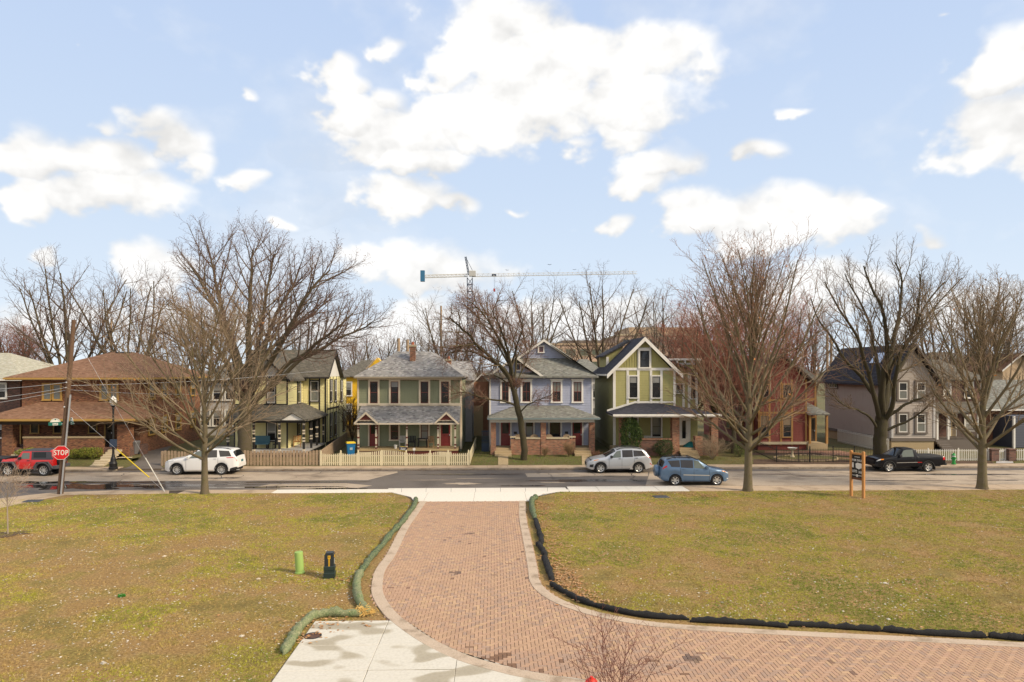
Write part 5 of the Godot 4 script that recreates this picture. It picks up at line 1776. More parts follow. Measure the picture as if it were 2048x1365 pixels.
	wall_core(n,nx - 10.0,nx,0.4,6.5,59.0,69.0,M.brick_dark)
	hip_roof(n,nx - 10.6,nx+0.7,58.3,70.0,6.55,nx - 6.0,nx - 4.6,64.0,64.3,8.9,M.roof_pale)
	part_box(n,"gutter",Vector3(nx - 10.6,6.42,-58.3),Vector3(nx+0.7,6.54,-58.2),M.white)
	win_px(n,59.0,-6,12,768,797,M.white,M.white,{"casing":0.1,"shade":0.5})
	win_px(n,59.0,-6,10,842,876,M.white,M.white,{"casing":0.1,"shade":0.5})

func make_blue_house() -> void:
	var D:=57.3
	var q:=func(c: float) -> float: return 920.0+c*0.23443
	var qv:=func(c: float) -> float: return 640.0+c*0.23443
	var x0:=X(q.call(250),D); var x1:=X(q.call(1135),D)
	var o:=thing("blue_house","periwinkle blue two-family house with gablets, red doors and a brick-pier porch","house",Vector3((x0+x1)/2,0.5,-D))
	var yE:=Y(1130,753,56.8)
	wall_core(o,x0,x1,0.3,yE,D,D+13.0,M.blue_siding)
	boards(o,front(0,D),x0+0.1,x1 - 0.1,1.0,yE - 0.12,M.blue_siding)
	boards(o,left_side(x0,D+13.0),0.0,12.9,0.8,yE,M.blue_siding)
	boards(o,right_side(x1,D),0.1,13.0,0.8,yE,M.blue_siding)
	for x in [x0,x1 - 0.13]: trim(o,"corner_board",front(0,D),[[x,0.6,x+0.13,yE - 0.12]],M.white)
	trim(o,"frieze",front(0,D),[[x0,yE - 0.12,x1,yE+0.02]],M.gutter,0.0,0.06)
	for w in [[358,415],[532,600],[790,858],[968,1036]]:
		win_px(o,D,q.call(w[0]),q.call(w[1]),qv.call(530),qv.call(698),M.white,M.maroon,{"casing":0.15,"hood": true,"bars":1,"shade":0.5 if w[0]>700 else 0.0,"shade_mat":M.curtain})
	win_px(o,D,q.call(560),q.call(624),qv.call(865),qv.call(995),M.white,M.maroon,{"casing":0.14,"rail": false,"shade": -0.65,"shade_mat":M.blind})
	win_px(o,D,q.call(765),q.call(856),qv.call(855),qv.call(998),M.white,M.maroon,{"casing":0.14,"rail": false})
	door(o,front(0,D),X(q.call(348),D),X(q.call(428),D),0.98,Y(1010,qv.call(868),D),M.white,M.red_door,0.5)
	door(o,front(0,D),X(q.call(958),D),X(q.call(1040),D),0.98,Y(1150,qv.call(868),D),M.white,M.red_door,0.5)
	# hipped roof that ends in a gablet
	var ex0:=x0 - 0.45; var ex1:=x1+0.4
	var gd:=59.3
	var gx0:=X(1037,gd); var gx1:=X(1138,gd)
	var gy:=Y(1088,717,gd)
	var ay:=Y(1082,680,gd)
	var gm:=(gx0+gx1)/2
	var b:=MB.new()
	b.roof([Vector3(ex0,yE,-56.8),Vector3(ex1,yE,-56.8),Vector3(gx1,gy,-gd),Vector3(gx0,gy,-gd)],0.14)
	b.roof([Vector3(ex1,yE,-56.8),Vector3(ex1,yE,-70.6),Vector3(gm,ay,-70.6),Vector3(gm,ay,-gd),Vector3(gx1,gy,-gd)],0.14)
	b.roof([Vector3(ex0,yE,-70.6),Vector3(ex0,yE,-56.8),Vector3(gx0,gy,-gd),Vector3(gm,ay,-gd),Vector3(gm,ay,-70.6)],0.14)
	obj("roof",b,M.roof_green,o)
	var gf:=gable_face(o,front(0,gd+0.1),gx0,gx1,gy - 0.02,ay - 0.1,M.blue_siding,-0.1,0.0,"gablet")
	boards(o,front(0,gd+0.1),gx0+0.15,gx1 - 0.15,gy+0.02,ay - 0.12,M.blue_siding,true)
	var rk:=MB.new()
	rk.xf=front(0,gd - 0.25)
	rk.slab([Vector2(gx0 - 0.2,gy - 0.2),Vector2(gm,ay - 0.17),Vector2(gm,ay+0.04),Vector2(gx0 - 0.2,gy)],0,0.06)
	rk.slab([Vector2(gm,ay - 0.17),Vector2(gx1+0.2,gy - 0.2),Vector2(gx1+0.2,gy),Vector2(gm,ay+0.04)],0,0.06)
	sub("rake_board",rk,M.white,gf)
	var gr:=MB.new()
	gr.roof([Vector3(gx0 - 0.25,gy+0.01,-gd+0.25),Vector3(gm,ay+0.1,-gd+0.25),Vector3(gm,ay+0.1,-gd - 1.5),Vector3(gx0 - 0.25,gy+0.01,-gd - 0.6)],0.06)
	gr.roof([Vector3(gx1+0.25,gy+0.01,-gd - 0.6),Vector3(gm,ay+0.1,-gd - 1.5),Vector3(gm,ay+0.1,-gd+0.25),Vector3(gx1+0.25,gy+0.01,-gd+0.25)],0.06)
	sub("gablet_roof",gr,M.roof_green,gf)
	win_px(o,gd+0.07,q.call(674),q.call(710),qv.call(230),qv.call(276),M.white,M.maroon,{"casing":0.1,"rail": false,"shade":1.0,"shade_mat":M.maroon})
	# lower gable over the left half
	var la:=X(975,56.9); var lb:=X(1086,56.9)
	var lay:=Y(1031,712,56.9)
	gable_face(o,front(0,D),x0,lb - 0.4,yE+0.02,lay - 0.4,M.blue_siding,-0.1,0.003,"left_gable")
	boards(o,front(0,D),x0+0.02,lb - 0.42,yE+0.03,lay - 0.42,M.blue_siding,true)
	rake(o,front(0,D - 0.42),la - 0.05,lb+0.05,yE+0.03,lay,M.white,0.22)
	var lg:=MB.new()
	var lm:=(la+lb)/2
	lg.roof([Vector3(la,yE,-D+0.4),Vector3(lm,lay+0.02,-D+0.4),Vector3(lm,lay+0.02,-61.5),Vector3(la,yE,-61.5)],0.1)
	lg.roof([Vector3(lb,yE,-57.6),Vector3(lm,lay+0.02,-60.5),Vector3(lm,lay+0.02,-D+0.4),Vector3(lb,yE,-D+0.4)],0.1)
	obj("left_gable_roof",lg,M.roof_green,o)
	win_px(o,D,1033,1040,729,740,M.white,M.maroon,{"casing":0.1,"rail": false})
	# porch
	var pf:=55.3
	var pL:=X(q.call(258),pf); var pR:=X(q.call(1148),pf)
	part_box(o,"porch_floor",Vector3(pL,0.3,-D),Vector3(pR,0.98,-pf - 0.1),M.limestone)
	var ye:=Y(1090,836,54.8)
	var yt:=Y(1090,qv.call(732),D)
	var eL:=X(q.call(232),54.8); var eR:=X(q.call(1196),54.8)
	var pr:=MB.new()
	pr.roof([Vector3(eL,ye,-54.8),Vector3(eR,ye,-54.8),Vector3(eR - 2.3,yt,-D+0.01),Vector3(eL+2.3,yt,-D+0.01)],0.14)
	pr.roof([Vector3(eR,ye,-54.8),Vector3(eR,ye,-D - 0.3),Vector3(eR - 2.3,yt,-D+0.01)],0.14)
	pr.roof([Vector3(eL,ye,-D - 0.3),Vector3(eL,ye,-54.8),Vector3(eL+2.3,yt,-D+0.01)],0.14)
	obj("porch_roof",pr,M.roof_green,o)
	part_box(o,"porch_gutter",Vector3(eL,ye - 0.15,-54.8),Vector3(eR,ye - 0.01,-54.69),M.gutter)
	part_box(o,"porch_beam",Vector3(pL,ye - 0.42,-pf - 0.3),Vector3(pR,ye - 0.15,-pf),M.white)
	for c in [[262,307],[690,734],[1103,1150]]:
		part_box(o,"brick_pier",Vector3(X(q.call(c[0]),pf),0.35,-pf - 0.45),Vector3(X(q.call(c[1]),pf),ye - 0.42,-pf+0.04),M.brick_pier)
	for c in [[432,690],[734,985]]:
		part_box(o,"parapet",Vector3(X(q.call(c[0]),pf),0.35,-pf - 0.24),Vector3(X(q.call(c[1]),pf),1.72,-pf),M.brick_pier)
	for c in [[428,476,0.1],[472,686,0.0],[737,935,0.0],[932,986,0.1]]:
		part_box(o,"parapet_cap",Vector3(X(q.call(c[0]),pf),1.72+c[2],-pf - 0.3),Vector3(X(q.call(c[1]),pf),1.83+c[2],-pf+0.06),M.stone)
	steps(o,X(q.call(296),55),X(q.call(440),55),pf+0.05,0.4,0.98,2,M.limestone,0.4)
	steps(o,X(q.call(975),55),X(q.call(1115),55),pf+0.05,0.4,0.98,2,M.limestone,0.4)
	var n:=0
	for c in [[495,"leftmost"],[632,"second from the left"],[755,"third from the left"],[908,"rightmost"]]:
		var ch:=thing("wicker_chair","%s of the four round-backed wicker chairs on the blue house's porch" % c[1],"chair",Vector3(X(q.call(c[0]),55.9),0.98,-55.9),0.0,"wicker chairs on the blue house's porch")
		var s:=MB.new()
		s.lathe([Vector2(0.0,0.36),Vector2(0.32,0.36),Vector2(0.34,0.44),Vector2(0.0,0.46)],14)
		obj("seat",s,M.grey_wood,ch,true)
		var bk:=MB.new()
		bk.xf=Transform3D(Basis(Vector3.RIGHT,PI/2 - 0.2),Vector3(0,0.75,0.26))
		bk.lathe([Vector2(0.0,0.0),Vector2(0.34,0.0),Vector2(0.36,0.04),Vector2(0.3,0.06),Vector2(0.0,0.04)],16)
		obj("backrest",bk,M.grey_wood,ch,true)
		var lg2:=MB.new()
		for a in 4: lg2.bar(Vector3(cos(a*PI/2+0.7)*0.27,0,sin(a*PI/2+0.7)*0.27),Vector3(cos(a*PI/2+0.7)*0.24,0.37,sin(a*PI/2+0.7)*0.24),0.04)
		obj("legs",lg2,M.grey_wood,ch,true)
	for c in [[472,"left"],[908,"right"]]:
		var mbx:=MB.new()
		mbx.xf=front(0,D)
		mbx.box(Vector3(X(q.call(c[0]) - 3,D),1.95,0.0),Vector3(X(q.call(c[0])+3,D),2.15,0.14))
		obj("mailbox",mbx,M.black_trim,o)
	# walks to the two doors
	for c in [[325,412,1.0],[1040,1105,1.0]]:
		var w:=MB.new()
		w.poly([Vector3(X(q.call(c[0]),51.4),0.165,-51.38),Vector3(X(q.call(c[1]),51.4),0.165,-51.38),Vector3(X(q.call(c[1]),54.5),0.47,-54.6),Vector3(X(q.call(c[0]),54.5),0.47,-54.6)])
		struct("front_walk",w,M.limestone)

func make_olive_house() -> void:
	var D:=57.0
	var q:=func(c: float) -> float: return 1150.0+c*0.26381
	var qv:=func(c: float) -> float: return 640.0+c*0.26381
	var x0:=X(q.call(290),D); var x1:=X(q.call(760),D)
	var o:=thing("olive_house","olive green gabled house with white trim and a black shingle roof","house",Vector3((x0+x1)/2,0.5,-D))
	var apex:=Y(1291,674,D - 0.4)
	var ey:=Y(1217,749,D - 0.4)
	var back:=DX(1190,x0)
	var yb:=Y(1290,qv.call(375),D)
	wall_core(o,x0,x1,0.3,ey+0.1,D,back,M.olive_siding)
	boards(o,front(0,D),x0+0.1,x1,1.0,yb - 0.1,M.olive_siding)
	boards(o,left_side(x0,back),0.0,back - D - 0.1,0.9,ey+0.1,M.olive_siding)
	for x in [[x0 - 0.02,x0+0.2],[x1 - 0.16,x1+0.02]]: trim(o,"corner_board",front(0,D),[[x[0],0.9,x[1],yb - 0.1]],M.white,0.0,0.055)
	trim(o,"band_board",front(0,D),[[x0 - 0.02,yb - 0.1,x1+0.02,yb+0.12]],M.white,0.0,0.07)
	for c in [399,480,576,655]:
		var x:=X(q.call(c),D)
		trim(o,"trim_strip",front(0,D),[[x - 0.1,Y(1290,qv.call(640),D),x+0.1,yb - 0.1]],M.white,0.0,0.06)
	for c in [[412,472],[585,645]]:
		win_px(o,D,q.call(c[0]),q.call(c[1]),qv.call(430),qv.call(590),M.white,M.black_trim,{"casing":0.1,"shade":0.3,"shade_mat":M.blind,"z":0.005})
	# board-and-batten gable
	var gp:=MB.new()
	gp.xf=front(0,D)
	gp.slab([Vector2(x0,yb+0.1),Vector2(x1,yb+0.1),Vector2(x1,ey+0.1),Vector2((x0+x1)/2,apex - 0.3),Vector2(x0,ey+0.1)],-0.1,0.0)
	var gf:=obj("gable",gp,M.olive_siding,o)
	var bt:=MB.new()
	bt.xf=front(0,D)
	var xm:=(x0+x1)/2
	var n:=22
	for i in n:
		var x:=lerpf(x0+0.2,x1 - 0.2,(i+0.5)/n)
		var top:=lerpf(apex - 0.5,ey - 0.1,absf(x - xm)/(x1 - xm))
		if top>yb+0.2: bt.box(Vector3(x - 0.025,yb+0.12,0.0),Vector3(x+0.025,top,0.03))
	sub("batten",bt,M.olive_siding,gf)
	win_px(o,D,q.call(492),q.call(562),qv.call(235),qv.call(360),M.white,M.black_trim,{"casing":0.14,"z":0.01})
	for c in [480,572]:
		var x:=X(q.call(c),D)
		trim(o,"trim_strip",front(0,D),[[x - 0.07,yb+0.12,x+0.07,Y(1290,qv.call(200),D)]],M.white,0.0,0.05)
	trim(o,"trim_strip",front(0,D),[[X(q.call(480),D),Y(1290,qv.call(222),D),X(q.call(572),D),Y(1290,qv.call(212),D)]],M.white,0.0,0.055)
	var rx0:=X(1214,D - 0.4); var rx1:=X(1366,D - 0.4)
	rake(o,front(0,D - 0.45),rx0,rx1,ey,apex,M.white,0.36)
	gable_roof(o,rx0,rx1,D - 0.4,D+4.8,ey+0.02,apex+0.02,M.roof_black)
	# hipped back part
	var hb:=MB.new()
	var rm:=(rx0+rx1)/2
	hb.roof([Vector3(rx0,ey+0.015,-D - 4.8),Vector3(rm,apex+0.015,-D - 4.8),Vector3(rm,ey+0.8,-back),Vector3(rx0,ey+0.015,-back)].duplicate(),0.15)
	hb.roof([Vector3(rx1+1.8,ey+0.3,-back),Vector3(rm,ey+0.8,-back),Vector3(rm,apex+0.015,-D - 4.8),Vector3(rx1+1.8,ey+0.3,-D - 1.8),Vector3(rx1 - 0.6,ey+1.2,-D - 1.0)].duplicate(),0.15)
	obj("rear_roof",hb,M.roof_black,o)
	part_box(o,"gutter",Vector3(rx0 - 0.08,ey - 0.14,-back),Vector3(rx0+0.05,ey+0.0,-D+0.35),M.white)
	# long shed dormer on the left slope
	var dz:=D+4.6
	var dx:=X(1213,dz)
	var dt:=Y(1213,711,dz)
	var dm:=MB.new()
	dm.poly([Vector3(dx,ey+0.6,-dz),Vector3(rm - 0.9,ey+2.3,-dz),Vector3(rm - 0.9,apex - 0.5,-dz),Vector3(dx,dt,-dz)])
	dm.poly([Vector3(dx,ey+0.3,-dz - 4.0),Vector3(dx,ey+0.3,-dz),Vector3(dx,dt,-dz),Vector3(dx,dt,-dz - 4.0)])
	var dd:=obj("dormer",dm,M.olive_siding,o)
	var dr:=MB.new()
	dr.roof([Vector3(dx - 0.4,dt - 0.05,-dz+0.35),Vector3(rm,apex+0.05,-dz+0.35),Vector3(rm,apex+0.05,-dz - 4.2),Vector3(dx - 0.4,dt - 0.05,-dz - 4.2)],0.12)
	sub("dormer_roof",dr,M.roof_black,dd)
	var dv:=MB.new()
	for i in 5: dv.cbox(Vector3(lerpf(dx+1.2,rm - 0.3,i/4.5),lerpf(dt,apex,(lerpf(dx+1.2,rm - 0.3,i/4.5) - dx)/(rm - dx))+0.12,-dz - 0.1),Vector3(0.12,0.12,0.7))
	sub("roof_vent",dv,M.black_plastic,dd)
	var dc:=MB.new()
	dc.box(Vector3(dx - 0.02,ey+0.5,-dz - 0.02),Vector3(dx+0.2,dt - 0.15,-dz+0.05))
	sub("corner_board",dc,M.white,dd)
	var df:=MB.new()
	df.bar(Vector3(dx+0.25,ey+0.8,-dz+0.05),Vector3(rm - 0.9,ey+2.35,-dz+0.05),0.12,0.08)
	sub("skirt_board",df,M.tan_wall,dd)
	# flat-topped bay on the right
	var E:=59.0
	var bx1:=X(q.call(930),E)
	var bt2:=Y(1370,qv.call(330),E)
	wall_core(o,x1 - 0.3,bx1,0.3,bt2,E,E+8.0,M.olive_siding,"bay")
	boards(o,front(0,E),x1,bx1,1.0,bt2 - 0.3,M.olive_siding)
	trim(o,"cornice",front(0,E),[[x1 - 0.1,bt2+0.25,bx1+0.25,bt2+0.42]],M.white,-8.0,0.3)
	trim(o,"frieze",front(0,E),[[x1,bt2 - 0.12,bx1+0.04,bt2+0.04]],M.white,0.0,0.08)
	part_box(o,"bay_parapet",Vector3(x1 - 0.2,bt2,-E - 7.9),Vector3(bx1,bt2+0.25,-E),M.olive_siding)
	for c in [770,830,885,938]:
		var x:=X(q.call(c),E)
		trim(o,"bracket",front(0,E),[[x - 0.07,bt2+0.0,x+0.07,bt2+0.25]],M.white,0.0,0.25)
	for c in [822,864,922]:
		var x:=X(q.call(c),E)
		trim(o,"trim_strip",front(0,E),[[x - 0.1,3.9,x+0.1,Y(1370,qv.call(400 if c>850 else 480),E)]],M.white,0.0,0.05)
	win_px(o,E,q.call(770),q.call(815),qv.call(490),qv.call(556),M.white,M.black_trim,{"casing":0.09,"shade": -0.4,"shade_mat":M.blind})
	win_px(o,E,q.call(878),q.call(912),qv.call(410),qv.call(597),M.white,M.black_trim,{"casing":0.09})
	# porch
	var pf:=54.6
	var ye:=Y(1330,829,53.6)
	var yt:=Y(1300,qv.call(632),D)
	var eL:=X(q.call(288),53.6); var eR:=X(q.call(1112),53.6)
	var pr:=MB.new()
	pr.roof([Vector3(eL,ye,-53.6),Vector3(eR,ye,-53.6),Vector3(eR - 4.2,yt,-D+0.01),Vector3(eL+2.6,yt,-D+0.01)],0.13)
	pr.roof([Vector3(eR,ye,-53.6),Vector3(eR,ye,-E),Vector3(eR - 4.2,yt,-E),Vector3(eR - 4.2,yt,-D+0.01)],0.13)
	pr.roof([Vector3(eL,ye,-D),Vector3(eL,ye,-53.6),Vector3(eL+2.6,yt,-D+0.01)],0.13)
	obj("porch_roof",pr,M.roof_black,o)
	part_box(o,"porch_gutter",Vector3(eL,ye - 0.16,-53.6),Vector3(eR,ye - 0.0,-53.48),M.white)
	part_box(o,"flashing",Vector3(eL+2.4,yt,-D),Vector3(x1,yt+0.16,-D+0.06),M.white)
	var fl:=MB.new()
	fl.bar(Vector3(eL+0.1,ye+0.08,-D+0.05),Vector3(eL+2.5,yt+0.1,-D+0.05),0.08,0.16)
	obj("flashing",fl,M.white,o)
	part_box(o,"porch_ceiling",Vector3(eL+0.2,ye - 0.26,-D),Vector3(eR - 0.2,ye - 0.17,-53.7),M.white)
	var pL:=X(q.call(300),pf); var pR:=X(q.call(1085),pf)
	part_box(o,"porch_floor",Vector3(pL,0.3,-D),Vector3(pR,1.02,-pf - 0.1),M.limestone)
	part_box(o,"parapet",Vector3(X(q.call(345),pf),0.3,-pf - 0.25),Vector3(X(q.call(745),pf),1.7,-pf),M.brick_dark)
	part_box(o,"parapet_cap",Vector3(X(q.call(343),pf),1.7,-pf - 0.3),Vector3(X(q.call(742),pf),1.8,-pf+0.05),M.brick_pier)
	part_box(o,"parapet",Vector3(X(q.call(965),pf),0.3,-pf - 0.25),Vector3(X(q.call(1040),pf),1.6,-pf),M.brick_dark)
	for c in [[342,392,9.0],[738,792,9.0],[912,968,1.95],[1034,1086,9.0]]:
		part_box(o,"brick_pier",Vector3(X(q.call(c[0]),pf),0.3,-pf - 0.6),Vector3(X(q.call(c[1]),pf),minf(c[2],ye - 0.2),-pf+0.05),M.brick_pier)
	steps(o,X(q.call(785),pf),X(q.call(918),pf),pf - 0.1,0.35,1.02,3,M.limestone,0.35)
	door(o,front(0,D),X(q.call(800),D),X(q.call(850),D),1.02,3.2,M.white,M.white,0.75)
	win_px(o,D,q.call(585),q.call(650),qv.call(735),qv.call(885),M.white,M.taupe,{"casing":0.13,"shade":0.9,"shade_mat":M.curtain})
	win_px(o,D,q.call(420),q.call(470),qv.call(735),qv.call(885),M.white,M.taupe,{"casing":0.13})
	trim(o,"trim_strip",front(0,E),[[X(q.call(858),E),1.0,X(q.call(875),E),3.7]],M.white,0.0,0.05)
	var lawn:=chair("lawn_chair","pale wooden lawn chair on the olive house's porch behind the brick parapet",Vector3(X(1298,55.4),1.02,-55.4),M.chair_white,0.6,0.1)
	var tp:=thing("tarpaulin","crumpled teal tarpaulin on the olive house's porch beside the brick stub pier","tarp",Vector3(X(1382,55.6),1.02,-55.6))
	var tm:=MB.new()
	var rows:Array=[]
	for r in 7:
		var row:Array=[]
		for c in 13:
			var a:=TAU*c/12.0
			var rad:=0.5*sin(PI*0.5*(1.0 - r/6.0))+0.03
			row.append(Vector3(cos(a)*rad*1.2*(1+0.15*sin(a*5)),0.42*r/6.0*(1+0.12*sin(a*3+r)),-sin(a)*rad))
		rows.append(row)
	tm.grid(rows)
	obj("folds",tm,plain_mat(0.015,0.2,0.2,0.5),tp,true)

func make_right_houses() -> void:
	# red house with gold trim behind the kerb maple
	var D:=57.5
	var x0:=X(1516,D); var x1:=X(1613,D)
	var back:=DX(1408,x0)
	var o:=thing("red_house","barn red house with gold-brown trim behind the kerb maple and iron fence","house",Vector3((x0+x1)/2,0.5,-D))
	wall_core(o,x0,x1,0.3,6.6,D,back,M.red_siding)
	boards(o,front(0,D),x0,x1,1.0,6.5,M.red_siding)
	boards(o,left_side(x0,back),0.0,back - D,1.0,6.5,M.red_siding)
	for px in [1518.0,1539.0,1562.0,1584.0,1612.0]:
		var x:=X(px,D)
		trim(o,"trim_strip",front(0,D),[[x - 0.08,0.9,x+0.08,6.5]],M.red_tan,0.0,0.05)
	for py in [801.0,826.0]:
		var y:=Y(1565,py,D)
		trim(o,"band_board",front(0,D),[[x0,y - 0.08,x1,y+0.08]],M.red_tan,0.0,0.055)
	trim(o,"water_table",front(0,D),[[x0 - 0.1,Y(1565,889,D),x1+0.1,Y(1565,884,D)]],M.stone,0.0,0.15)
	for c in [[1521,1537],[1566,1582]]:
		win_px(o,D,c[0],c[1],832,874,M.red_tan,M.taupe,{"casing":0.1,"shade":0.45,"shade_mat":M.tan_wall})
		win_px(o,D,c[0],c[1],770,796,M.red_tan,M.taupe,{"casing":0.1})
	for px in [1500.0,1480.0,1455.0]:
		var d:=DX(px,x0)
		window(o,left_side(x0,back),back - d,back - d+0.9,4.5,6.0,M.red_tan,M.taupe,{"casing":0.1})
		window(o,left_side(x0,back),back - d,back - d+0.9,1.8,3.5,M.red_tan,M.taupe,{"casing":0.1})
	gable_face(o,front(0,D),x0,x1,6.5,8.3,M.red_siding,-0.1,0.01)
	rake(o,front(0,D - 0.4),x0 - 0.4,x1+0.4,6.45,8.7,M.dark_brown,0.22)
	gable_roof(o,x0 - 0.4,x1+0.4,D - 0.4,back+0.4,6.5,8.72,M.roof_dark)
	# its right part with the little porch
	var rx:=X(1632,59.5)
	wall_core(o,x1,rx,0.3,6.4,59.5,back,M.red_siding,"side_wing")
	boards(o,front(0,59.5),x1,rx,1.0,6.3,M.red_siding)
	trim(o,"trim_strip",front(0,59.5),[[rx - 0.14,0.9,rx+0.02,6.4]],M.red_tan)
	trim(o,"band_board",front(0,59.5),[[x1,Y(1620,800,59.5) - 0.1,rx,Y(1620,797,59.5)]],M.red_tan,0.0,0.055)
	var sr:=MB.new()
	sr.roof([Vector3(x1,6.4,-59.1),Vector3(rx+0.4,6.4,-59.1),Vector3(rx - 0.3,7.6,-61.5),Vector3(x1,7.6,-61.5)],0.12)
	sr.roof([Vector3(rx+0.4,6.4,-59.1),Vector3(rx+0.4,6.4,-back),Vector3(rx - 0.3,7.6,-back),Vector3(rx - 0.3,7.6,-61.5)],0.12)
	obj("wing_roof",sr,M.roof_dark,o)
	var pa:=X(1617,57.2); var pb:=X(1656,57.2)
	part_box(o,"porch_floor",Vector3(pa,0.4,-59.5),Vector3(pb,1.05,-57.2),M.limestone)
	var yp:=Y(1636,828,57.0); var yq:=Y(1636,803,59.3)
	var pr:=MB.new()
	pr.roof([Vector3(pa - 0.1,yp,-57.0),Vector3(pb+0.1,yp,-57.0),Vector3(pb - 0.9,yq,-59.5),Vector3(pa - 0.1,yq,-59.5)],0.12)
	pr.roof([Vector3(pb+0.1,yp,-57.0),Vector3(pb+0.1,yp,-60.5),Vector3(pb - 0.9,yq,-60.5),Vector3(pb - 0.9,yq,-59.5)],0.12)
	obj("porch_roof",pr,M.roof_green,o)
	for px in [1620.0,1654.0]: part_box(o,"porch_post",Vector3(X(px,57.3) - 0.08,1.05,-57.38),Vector3(X(px,57.3)+0.08,yp - 0.05,-57.22),M.red_tan)
	part_box(o,"porch_back",Vector3(rx,0.4,-60.6),Vector3(pb,3.4,-60.4),M.dark_brown)
	door(o,front(0,59.5),X(1620,59.5),X(1630,59.5),1.05,3.1,M.red_tan,M.dark_brown,0.5)
	# grey house with the steep front gable
	var E:=57.0
	var g:=thing("grey_house","taupe grey clapboard house with brown window trim behind the thick-trunked tree","house",Vector3(X(1826,E),0.5,-E))
	var gx0:=X(1783,E); var gx1:=X(1870,E)
	var gb:=DX(1651,gx0)
	var gye:=Y(1783,764,E)
	wall_core(g,gx0,gx1,1.5,gye+0.1,E,gb,M.grey_siding)
	part_box(g,"foundation",Vector3(gx0+0.05,0.3,-gb+0.05),Vector3(gx1 - 0.05,1.3,-E - 0.05),M.limestone)
	part_box(g,"skirt_board",Vector3(gx0 - 0.03,1.28,-gb),Vector3(gx1+0.03,1.55,-E+0.03),M.taupe)
	boards(g,front(0,E),gx0+0.1,gx1 - 0.1,1.55,gye+0.1,M.grey_siding)
	boards(g,left_side(gx0,gb),0.0,gb - E - 0.1,1.55,gye,M.grey_siding)
	trim(g,"corner_board",front(0,E),[[gx0 - 0.02,1.55,gx0+0.16,gye]],M.pale_siding,0.0,0.055)
	trim(g,"corner_board",left_side(gx0,gb),[[gb - E - 0.16,1.55,gb - E,gye]],M.pale_siding,0.0,0.055)
	trim(g,"corner_board",front(0,E),[[gx1 - 0.16,1.55,gx1+0.02,gye]],M.pale_siding,0.0,0.055)
	for c in [[1797,1814.5],[1833,1850.5]]:
		for r in [[828,865],[765,799]]:
			win_px(g,E,c[0],c[1],r[0],r[1],M.taupe,M.white,{"casing":0.16,"sash":0.08,"shade": -0.45,"shade_mat":M.curtain})
	var d0:=DX(1657,gx0)
	window(g,left_side(gx0,gb),gb - d0 - 0.1,gb - d0+1.9,gye - 0.75,gye - 0.1,M.taupe,M.white,{"casing":0.1,"bars":3,"rail": false})
	var d1:=DX(1776,gx0)
	window(g,left_side(gx0,gb),gb - d1 - 0.5,gb - d1+0.25,4.6,5.9,M.taupe,M.white,{"casing":0.12})
	var gap:=Y(1826,688,E - 0.4)
	gable_face(g,front(0,E),gx0,gx1,gye+0.05,gap - 0.35,M.grey_siding,-0.1,0.005)
	boards(g,front(0,E),gx0+0.05,gx1 - 0.05,gye+0.1,gap - 0.4,M.grey_siding,true)
	gable_roof(g,gx0 - 0.5,gx1+0.5,E - 0.45,gb+0.4,gye - 0.2,gap,M.roof_black)
	rake(g,front(0,E - 0.5),gx0 - 0.5,gx1+0.5,gye - 0.22,gap - 0.02,M.taupe,0.22)
	var sky1:=MB.new()
	for s in [[1752.0,730.0],[1763.0,738.0]]:
		var dd:=DX(s[0],gx0+1.0)
		var k:=(gap - gye+0.2)/(gx1 - gx0+1.0)*2.0
		sky1.xf=Transform3D(Basis(Vector3(0,0,1),atan(k)),Vector3(gx0+1.0,gye - 0.2+k*1.5+0.1,-dd))
		sky1.box(Vector3(-0.55,0.0,-0.4),Vector3(0.55,0.08,0.4))
	obj("skylight",sky1,plain_mat(0.5,0.6,0.75,0.08),g)
	# side wing to the right with a porch and stairs
	var H:=60.0
	var h:=thing("porch_house","house with pale lit doorway and wooden porch stairs, right of the grey house","house",Vector3(X(1920,H),0.5,-H))
	var hx0:=X(1868,H); var hx1:=X(1962,H)
	wall_core(h,hx0,hx1,0.4,6.5,H,H+9,M.brick_dark)
	hip_roof(h,hx0 - 0.5,hx1+0.5,H - 0.5,H+9.5,6.5,hx0+2.0,hx1 - 1.5,H+3.5,H+4.0,8.3,M.roof_dark)
	part_box(h,"porch_floor",Vector3(X(1872,57.5),0.3,-H),Vector3(X(1960,57.5),1.35,-57.5),M.taupe)
	var php:=MB.new()
	php.roof([Vector3(X(1868,57.2),3.75,-57.2),Vector3(X(1966,57.2),3.75,-57.2),Vector3(X(1966,H),4.5,-H),Vector3(X(1868,H),4.5,-H)],0.13)
	obj("porch_roof",php,M.roof_dark,h)
	for px in [1875.0,1897.0,1957.0]: part_box(h,"porch_post",Vector3(X(px,57.6) - 0.08,1.35,-57.7),Vector3(X(px,57.6)+0.08,3.65,-57.54),M.white)
	door(h,front(0,H),X(1901,H),X(1911,H),1.4,3.5,M.white,M.deck,0.6,"pale yellow door")
	win_px(h,H,1930,1945,832,862,M.white,M.white,{"casing":0.1,"shade":1.0})
	win_px(h,H,1888,1900,766,796,M.white,M.white,{"casing":0.1,"shade":0.5})
	win_px(h,H,1930,1945,766,796,M.white,M.white,{"casing":0.1,"shade":0.5})
	var rail:=MB.new()
	rail.box(Vector3(X(1905,57.5),2.2,-57.6),Vector3(X(1957,57.5),2.28,-57.52))
	obj("handrail",rail,M.taupe,h)
	for i in 22:
		var bp:=MB.new()
		var x:=lerpf(X(1906,57.5),X(1956,57.5),i/21.0)
		bp.box(Vector3(x - 0.02,1.35,-57.58),Vector3(x+0.02,2.2,-57.54))
		obj("baluster",bp,M.taupe,h)
	steps(h,X(1878,57),X(1900,57),57.45,0.5,1.35,4,M.taupe,0.28)
